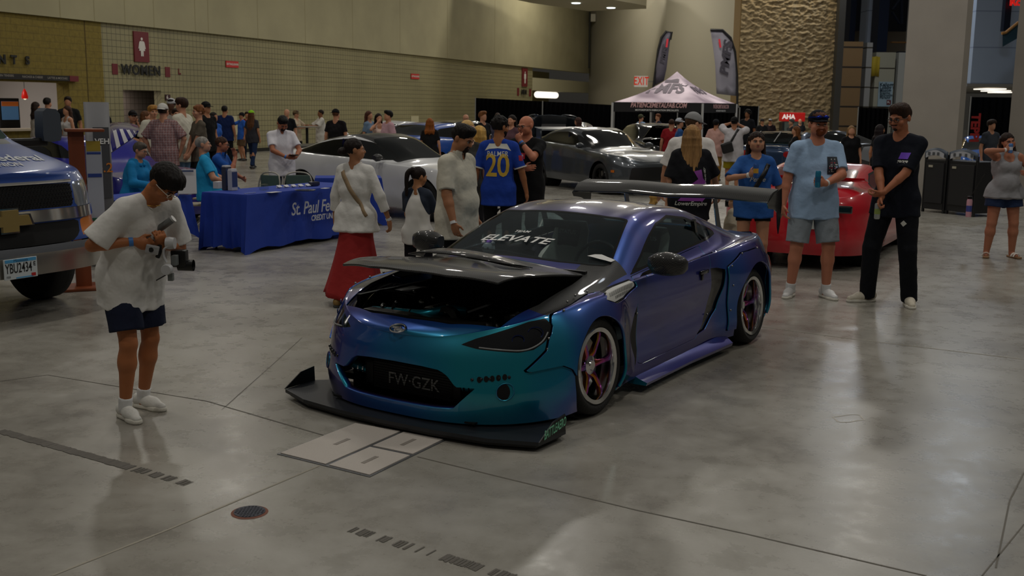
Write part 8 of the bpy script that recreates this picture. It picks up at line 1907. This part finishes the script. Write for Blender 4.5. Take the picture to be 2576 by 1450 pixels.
PK_=mat('tent_print','d8a8a8',.6);GP=mat('tent_print_grey','8a8690',.6)
flat_text('valance_lettering','PATIENCEMETALFAB.COM',(c0+c1)/2+FO+Vector((.05,0,mz+.08)),FN_,(0,0,1),.25,PK_,va,bold=.03,shear=.25,depth=.002,xs=.72);flat_text('valance_lettering','MOTORSPORTS FABRICATION SPECIALISTS',(c0+c1)/2+FO+Vector((0,0,mz-.10)),FN_,(0,0,1),.085,WHITE,va,bold=.02,depth=.002)
flat_text('valance_lettering','PATIENCEMETALFAB.COM',(c1+c2)/2+SO+Vector((0,0,mz+.06)),SN,(0,0,1),.21,PK_,va,bold=.03,depth=.002,xs=.62);flat_text('valance_lettering','MOTORSPORTS FABRICATION',(c1+c2)/2+SO+Vector((0,0,mz-.10)),SN,(0,0,1),.085,WHITE,va,bold=.02,depth=.002,xs=.8)
sf_=((c0+c1)/2*.72+cen*.28);nsl=Vector((FN_.y,-FN_.x,0));bvt=bvh_of(cn)
for(w_,m__,off,nm) in ((.02,BLACK,.03,'canopy_lettering'),):decal(nm,text_mesh('PMFS',.5,bold=.04,shear=.3,xs=1.3,sub=.3),bvt,sf_+nsl*2+Vector((0,0,tz+.55)),FN_,(0,0,1),mat('tent_print_dark','4a3c4c',.6),cn,off=.03,back=3)
decal('canopy_star',poly_shape([(-1.0,.0),(-.2,.05),(0,.42),(.2,.05),(1.1,.22),(.5,-.05),(-.6,-.05)],.3),bvt,sf_+nsl*2+Vector((0,0,tz+.85)),FN_,(0,0,1),mat('tent_print_dark','4a3c4c',.6),cn,off=.02,back=3)
decal('canopy_lettering',text_mesh('PMFS',.38,bold=.04,shear=.2,xs=1.1,sub=.3),bvt,(c1+c2)/2*.72+cen*.28+Vector((SN.y,-SN.x,0))*2+Vector((0,0,tz+.5)),SN,(0,0,1),mat('tent_print_dark','4a3c4c',.6),cn,off=.03,back=3)
for i,(pts,px,Y,lab,fl) in enumerate((([(1644,217),(1650,170),(1656,125),(1664,95),(1676,79),(1690,81),(1686,100),(1682,130),(1676,175),(1670,203)],1646,45.8,'narrow feather flag on the left behind the canopy tent',0),([(1855,242),(1854,190),(1849,130),(1838,95),(1818,76),(1787,75),(1793,110),(1799,165),(1803,236)],1855,45.6,'wide grey feather flag on the right behind the canopy tent',1))):
 base=P(px,300,Y);e=empty('feather_flag',(base.x,base.y,0),0,lab,'flag');q=[P(x,y,Y) for x,y in pts];q=[(p.x-base.x,p.z) for p in q]
 v,f=poly_shape(q,.5);fo=link_mesh('flag_cloth',[(a[0],.03*math.sin(a[1]*3),a[1]) for a in v],f,mat('flag_grey' if fl else 'flag_dark','7c7a84' if fl else '4c4854',.7),e);md=fo.modifiers.new('t','SOLIDIFY');md.thickness=.02
 sp_=q[:7] if not fl else q[:6];mb=MB();mb.tube([(0,0,0)]+[(a,0,b) for a,b in sp_],.05,8);mb.build('flag_pole',BLACK,e,True);cx=sum(a[0] for a in q)/len(q);cz=sum(a[1] for a in q)/len(q)
 flat_text('flag_lettering','PMFS',(cx+(.08 if fl else 0),-.06,cz),(.1 if fl else .15,0,1),(-1,0,.1),.5 if fl else .28,mat('flag_print','35323c',.6),fo,bold=.04,shear=.2,depth=.0,xs=1.25)
 mb=MB();mb.box((cx-(.22 if fl else-.12),-.06,q[5][1]-.45-(.1 if fl else 0)),(.08,.005,.35),ry=-.2 if fl else .1);mb.build('flag_patch',mat('print_red','c02838',.6),fo)
co=empty('drinks_cooler',P(1996,300,49.5)*1,0,'drinks cooler with glowing red header against the stone pier','cooler');co.location.z=0
ch=P(1996,285,49.5).z;mb=MB();mb.box((0,.3,(ch-.4)/2),(1.0,.6,ch-.4),bev=.03);mb.build('cabinet',mat('cooler_black','141416',.4),co);mb=MB();mb.box((0,.27,ch-.17),(1.04,.66,.40),bev=.03);mb.build('header',mat('cooler_red','c01818',.4,emit='c81a10',es=.7),co);mb=MB();mb.box((0,-.01,.95),(.8,.02,1.3));mb.build('glass_door',mat('cooler_glass','58605c',.1),co)
flat_text('header_lettering','AHA',(-.24,-.07,ch-.17),(1,0,0),(0,0,1),.28,mat('lamp_white','ffffff',emit='ffe8e0',es=1.5),co,bold=.04,depth=.01)
# high table and hanging lamp
p=P(772,318,31);e=empty('high_table',(p.x,p.y,0),0,'tall round cocktail table by the tile wall','table');b=MB();b.lathe([(.001,p.z),(.42,p.z),(.42,p.z-.03),(.001,p.z-.03)],28);b.build('tabletop',mat('table_top','8a8478',.6),e,True);b=MB();b.tube([(0,0,0),(0,0,p.z-.03)],.04,10);b.build('pedestal',BLACK,e);b=MB();b.lathe([(.001,.02),(.25,.0)],20);b.build('foot',BLACK,e)
p=Wp(62,237,-1.5);e=empty('pendant_lamp',p,0,'small red glass pendant lamp hanging in the concession window','lamp');b=MB();b.lathe([(.02,.16),(.07,.05),(.10,-.08),(.085,-.14),(.001,-.14)],16);b.build('lamp_shade',mat('lamp_red_glow','d01810',.3,emit='e82010',es=1.2),e,True);b=MB();b.tube([(0,0,.16),(0,0,3.3-p.z)],.008,5);b.build('cord',BLACK,e);b=MB();b.sphere((0,0,-.12),.05);b.build('bulb',mat('bulb_glow','ffffff',emit='fff0c8',es=5),e)
p=Wp(8,262,-1.6);e=empty('drink_machine',(p.x,p.y,1.06),WPH,'dark drink machine with bright picture panel in the concession window','drink machine');b=MB();b.box((0,0,.42),(.75,.5,.9),bev=.02);b.build('cabinet',BLACK,e);b=MB();b.box((0,-.26,.5),(.62,.02,.55));b.build('picture_panel',mat('panel_glow','6090c0',.4,emit='5a88b8',es=.5),e);b=MB();b.box((0,-.27,.70),(.62,.02,.14));b.build('picture_header',mat('panel_warm','d07030',.4,emit='c06020',es=.5),e)
e.location.z=1.06
S0,S1,S2,S3='c08a6c','b07a5a','8a5a3c','5a3a28'
CR=[(91,257,27.5,140,1.1,1,('long','2a1c14',.2),('tee','b8b0a8'),('shorts','3a3a40'),S0,{},'woman with dark hair behind the van mirror at the concession counter'),(119,247,28.5,165,1.1,0,('short','181210'),('tee','141416'),('pants','202024'),S0,{},'dark haired man in black t-shirt at the concession counter seen from behind'),(167,267,26,-35,1.05,1,('long','3c2418',.22),('tank','c0bcba'),('jeans','34486a'),S0,{},'woman with long brown hair in white tank top near the gold block wall'),(170,244,27.5,10,1.05,0,('short','20140e'),('tee','1a1a1c'),('pants','202024'),S1,{},'tall dark haired man behind the woman in white tank top'),(253,264,27,0,1.0,0,('curly','3a1a10'),('tee','1a1a1c'),('pants','202024'),S1,{},'curly haired person just showing above the roll-up banner'),(334,280,21.5,30,1.15,0,('short','181210'),('polo','111113'),('pants','18181c'),S0,dict(cap=('121214','121214',10),arms={1:((.05,-.28,1.40),(.7,-.3,-.9),(-.3,0,.8)),-1:((.08,-.28,1.1),(-.7,-.2,-.5))}),'man in black cap and polo, hand at chin, by the race car'),(368,280,21.5,100,.95,1,('long','5a3a22',.2),('tee','8a8078'),('pants','3a3a40'),S0,{},'person with long hair hidden behind the blond man in white t-shirt'),(384,267,20.6,40,.95,0,('mop','a87838'),('bigtee','c8c4b4'),('shorts','1c2c4a'),S0,{},'blond young man in cream t-shirt and dark denim shorts'),(410,263,19.2,178,1.15,0,('short','3a2a20'),('bigtee','8a4040','CHK'),('baggy','8f8f84'),S0,dict(cap=('c8c6c0','c8c6c0',180),arms={1:((.27,-.02,.98),(.9,.1,0)),-1:((-.27,-.02,.98),(-.9,.1,0))}),'man in plaid shirt and backwards white cap with hands on his hips'),(430,250,24,0,1.0,0,('short','181210'),('tee','a8a098'),('pants','3a3a40'),S3,dict(cap=('b8b8bc','b8b8bc',160)),'man in white cap farther back behind the plaid shirted man'),(443,274,21.4,30,.9,0,('short','2a1a12'),('tee','8a8078'),('pants','3a3a40'),S0,{},'young man whose face shows between the plaid shirt and tall man'),(456,248,19.8,-105,1.05,0,('mop','301c12'),('bigtee','d0ccbc'),('shorts','5a7898'),S0,{},'tall brown haired man in loose cream t-shirt and light denim shorts'),(498,266,19.4,-55,.95,0,('curly','7a4a28'),('tee','5c5448'),('shorts','17171a'),S0,dict(arms={-1:((-.06,-.22,.95),(-.8,.4,-.3)),1:((.1,-.24,.92),(.8,.4,-.3))}),'curly haired man in grey brown t-shirt and black shorts'),(519,258,23,60,1.0,0,('short','181210'),('tee','101012'),('pants','101012'),S1,dict(cap=('101012','101012',0)),'man in black cap and black t-shirt behind the curly haired man'),(538,283,24,60,.95,1,('bun','181210'),('tee','2c5cb0'),('tightshorts','101014'),S1,{},'woman in blue t-shirt and black shorts behind the man in navy'),(565,267,27.8,176,1.15,0,('short','140e0c'),('tee','142450'),('baggy','101016'),S1,dict(foot=(563,425)),'man in navy t-shirt and black trousers seen from behind facing the tile wall'),(607,284,35,-50,1.05,0,('short','181210'),('tee','2a5cb8'),('shorts','5a4632'),S1,dict(cap=('15161c','15161c',0),arms={-1:((-.1,-.35,1.25),(-.7,0,-.5))}),'man in dark cap and blue shirt near the wall holding something up'),(621,282,36,20,1.0,0,('short','241610'),('tee','6a2020'),('jeans','202838'),S1,{},'person partly hidden behind the lime green cap'),(633,279,31,165,1.0,1,('long','5a3820',.35),('tee','34343a'),('jeans','1c2c4c'),S1,dict(cap=('8cc828','8cc828',0),feet={-1:(-.12,.28,0,0),1:(.12,-.25,0,0)}),'woman in lime green cap and jeans walking away with long hair'),(721,275,30,-5,1.05,0,('bald','3a2a20'),('tee','131418'),('shorts','a8a498'),S0,dict(feet={-1:(-.1,.15,0,0),1:(.12,-.3,0,0)}),'bald man in black t-shirt and pale shorts behind the man with the phone'),(745,279,33,70,.95,0,('short','4a3424'),('tee','b8a890'),('shorts','1a1a1c'),S0,dict(cap=('6a5a40','6a5a40',0),arms={-1:((0,-.35,1.15),(-.7,.2,-.5)),1:((.1,-.35,1.2),(.7,.2,-.5))}),'person in brown cap and tan shirt at the high table'),(806,276,33,-65,1.0,0,('buzz','241a14'),('bigtee','ccc8c0'),('shorts','17171a'),S2,dict(arms={-1:((-.12,-.38,1.2),(-.7,.2,-.5)),1:((.1,-.38,1.2),(.7,.2,-.5))}),'man in loose white t-shirt at the right side of the high table'),(845,276,25.5,168,1.15,0,('buzz','5a3824'),('tee','171518'),('shorts','1a1a1c'),S0,dict(cap=('121214','121214',60)),'man in black cap and black t-shirt standing behind the tail of the white coupe'),(929,280,27,60,.9,1,('long','4a281a',.2),('tee','6a8098'),('jeans','34486a'),S0,{},'woman with auburn hair in pale blue behind the couple'),(953,286,25.4,30,.95,1,('long','1a100c',.3),('tank','c8b0a4'),('jeans','34486a'),S0,dict(arms={-1:((-.12,-.2,1.45),(-.8,-.2,-.7))}),'woman with long dark hair in pale strapless top leaning by the white coupe'),(976,279,24,-60,1.12,0,('quiff','120e0c'),('bigtee','c09aa4'),('pants','3a3a40'),S0,{},'man in pink t-shirt standing beyond the roof of the white coupe'),(1082,298,23.5,175,1.0,1,('bob','8a4c1c'),('tee','151517'),('pants','18181c'),S0,{},'woman with red bobbed hair in black top seen from behind'),(1172,288,26,10,1.1,0,('bald','8a8078',1),('tee','b8b4ac'),('pants','3a3a40'),S0,dict(glasses=('2a2a2a',)),'older bald man in white shirt far behind the beige polo man'),(1215,281,24.5,50,1.0,0,('quiff','7a4c28'),('tee','151518'),('pants','1a1a1e'),S0,{},'young man with light brown hair in black in front of the drapes'),(1252,284,30,170,1.0,0,('buzz','3a2a20'),('tee','4a4650'),('pants','1a1a1e'),S0,{},'short haired person behind the curly haired man in blue football shirt'),(1287,290,22,-30,1.0,1,('long','1a100c',.2),('tee','5a4048'),('pants','1a1a1e'),S0,{},'dark haired woman in patterned top between the football shirt and bald man'),(1453,296,29,-120,.9,1,('curlylong','3a2018',.2),('tank','b0acae'),('jeans','34486a'),S0,{},'woman with wavy dark hair in pale top by the black drapes'),(1613,289,37,120,1.1,0,('short','3a2a20'),('tee','3a70a8','CHK2'),('jeans','2a3a52'),S0,dict(cap=('4a4c38','4a4c38',0)),'man in olive cap and blue checked shirt in front of the tent'),(1655,287,38,-70,1.0,0,('short','6a3a20'),('tee','1a2030'),('pants','1a1a1e'),S0,{},'man in dark sweater facing left under the tent'),(1690,300,27,165,1.15,0,('buzz','3a2418'),('tee','8a1820'),('pants','1a1a1e'),S0,{},'man in red t-shirt beside the raised black hood'),(1711,299,25.5,90,1.0,0,('short','3a2a20'),('tee','28508a'),('pants','1a1a1e'),S0,dict(cap=('b0b4bc','b0b4bc',0)),'man in white cap and blue shirt behind the grey snapback cap'),(1802,302,27.5,150,1.0,0,('short','181210'),('bigtee','c49a90'),('baggy','9a7438'),S1,dict(cap=('15161c','15161c',0),foot=(1790,456)),'man in pink t-shirt, tan trousers and black cap seen from behind'),(1848,296,24.5,170,1.15,0,('short','181210'),('bigtee','c4c0c4'),('shorts','9a8a1c'),S1,dict(cap=('121214','121214',150),bag=1,arms={1:((.06,-.25,1.55),(.9,0,-.3)),-1:((-.1,-.25,1.52),(-.9,0,-.5))}),'man in white t-shirt and yellow shorts with black bag taking a picture'),(1881,278,34,-40,1.05,0,('afro','0e0a0a'),('tee','15161c'),('pants','1a1a1e'),S2,{},'man with dark bushy hair in black near the short drape'),(1918,300,40,10,1.05,0,('short','241610'),('tee','151518'),('pants','1a1a1e'),S1,dict(cap=('1a1a1c','1a1a1c',0)),'man in dark cap left of the drinks cooler'),(1938,300,41,-20,1.05,0,('short','a8a8a8'),('tee','201418'),('pants','1a1a1e'),S1,dict(cap=('2a1a18','2a1a18',0)),'man in dark red cap beside another man near the cooler'),(1991,300,34,-80,1.1,0,('short','5a5450'),('tee','2a2a2e'),('pants','1a1a1e'),S0,{},'grey haired man in profile in front of the drinks cooler'),(2013,301,42,0,1.05,0,('bald','3a2a20'),('tee','202024'),('pants','1a1a1e'),S0,{},'bald man far back beside the drinks cooler'),(2001,325,24,-100,1.0,1,('curlylong','6a4020',.12),('tee','151518'),('pants','1a1a1e'),S0,{},'curly haired woman in black hidden behind the man in light blue'),(2143,317,23.2,-8,1.1,1,('long','8a6a44',.18),('tee','101014'),('leggings','0c0c10'),S0,{},'woman with long light hair in black by the dark sports coupe'),(2216,314,21.5,120,1.0,1,('long','1a1014',.1),('fit','14161c'),('leggings','0c0c10'),S1,{},'dark haired woman in black behind the tall man in black t-shirt'),(2496,303,23.5,20,.95,0,('mop','2a1c14'),('tee','3c4048'),('pants','1a1a1e'),S0,dict(seatp=1),'teenager in grey t-shirt leaning between the two concrete columns'),]
for(px,py,Y,fa,bd,fem,hair,tp,bt,sk,ex,lab) in CR:
 ex=dict(ex);p=P(px,py,Y)
 ft=ex.pop('foot',None);bag=ex.pop('bag',None);ex.pop('seatp',None)
 if ft:g=G(*ft);Y=g.y;p=P(px,py,Y);
 h=min(max(p.z,1.5),1.98)
 if len(tp)==3:tp=(tp[0],tp[1],check_mat('8e6a68','5c2c30','c8c0c0',22) if tp[2]=='CHK' else check_mat('9ab8d0','2c5a98','dfe6ea',9))
 q=person((p.x,p.y),fa,h,bd,fem=bool(fem),label=lab,skin=sk,hair=hair,top=tp,bottom=bt,res=.0135 if Y>22 else .0115,face_parts=Y<22,shoes='1c1c20',**ex)
 if bag:
  strap(q,[(-.10,.10,1.42),(0,.2,1.25),(.10,.16,1.05)],BLACK,.05);m_=MB();m_.box((.14,.26,1.0),(.26,.14,.24),bev=.04,ry=.3);bo=m_.build('shoulder_bag',BLACK,q['root'])
GR={'card_stand':'white card stands on the long table','folding_chair':'folding chairs by the information tables','draped_table':'blue draped information tables','feather_flag':'feather flags behind the tent','recycling_bin':'black recycling cabinets','lobby_light':'lobby ceiling lights','wall_letter':'raised letters over the concession','extinguisher_sign':'extinguisher signs on the tile wall','maroon_tile':'maroon accent tiles','recessed_downlight':'soffit downlights','drink_can':'drink cans held by visitors','brochure_holder':'brochure holders on the long table','pipe_and_drape':'black pipe and drape runs','restroom_sign':'restroom signs on the tile wall','floor_tape':'worn floor tape lines'}
for o in bpy.data.objects:
 k=o.name.split('.')[0]
 if o.parent is None and k in GR:o['group']=GR[k]
 if o.parent is None and k=='person' and 'group' not in o and o.location.y>19:o['group']='visitors farther back in the hall'
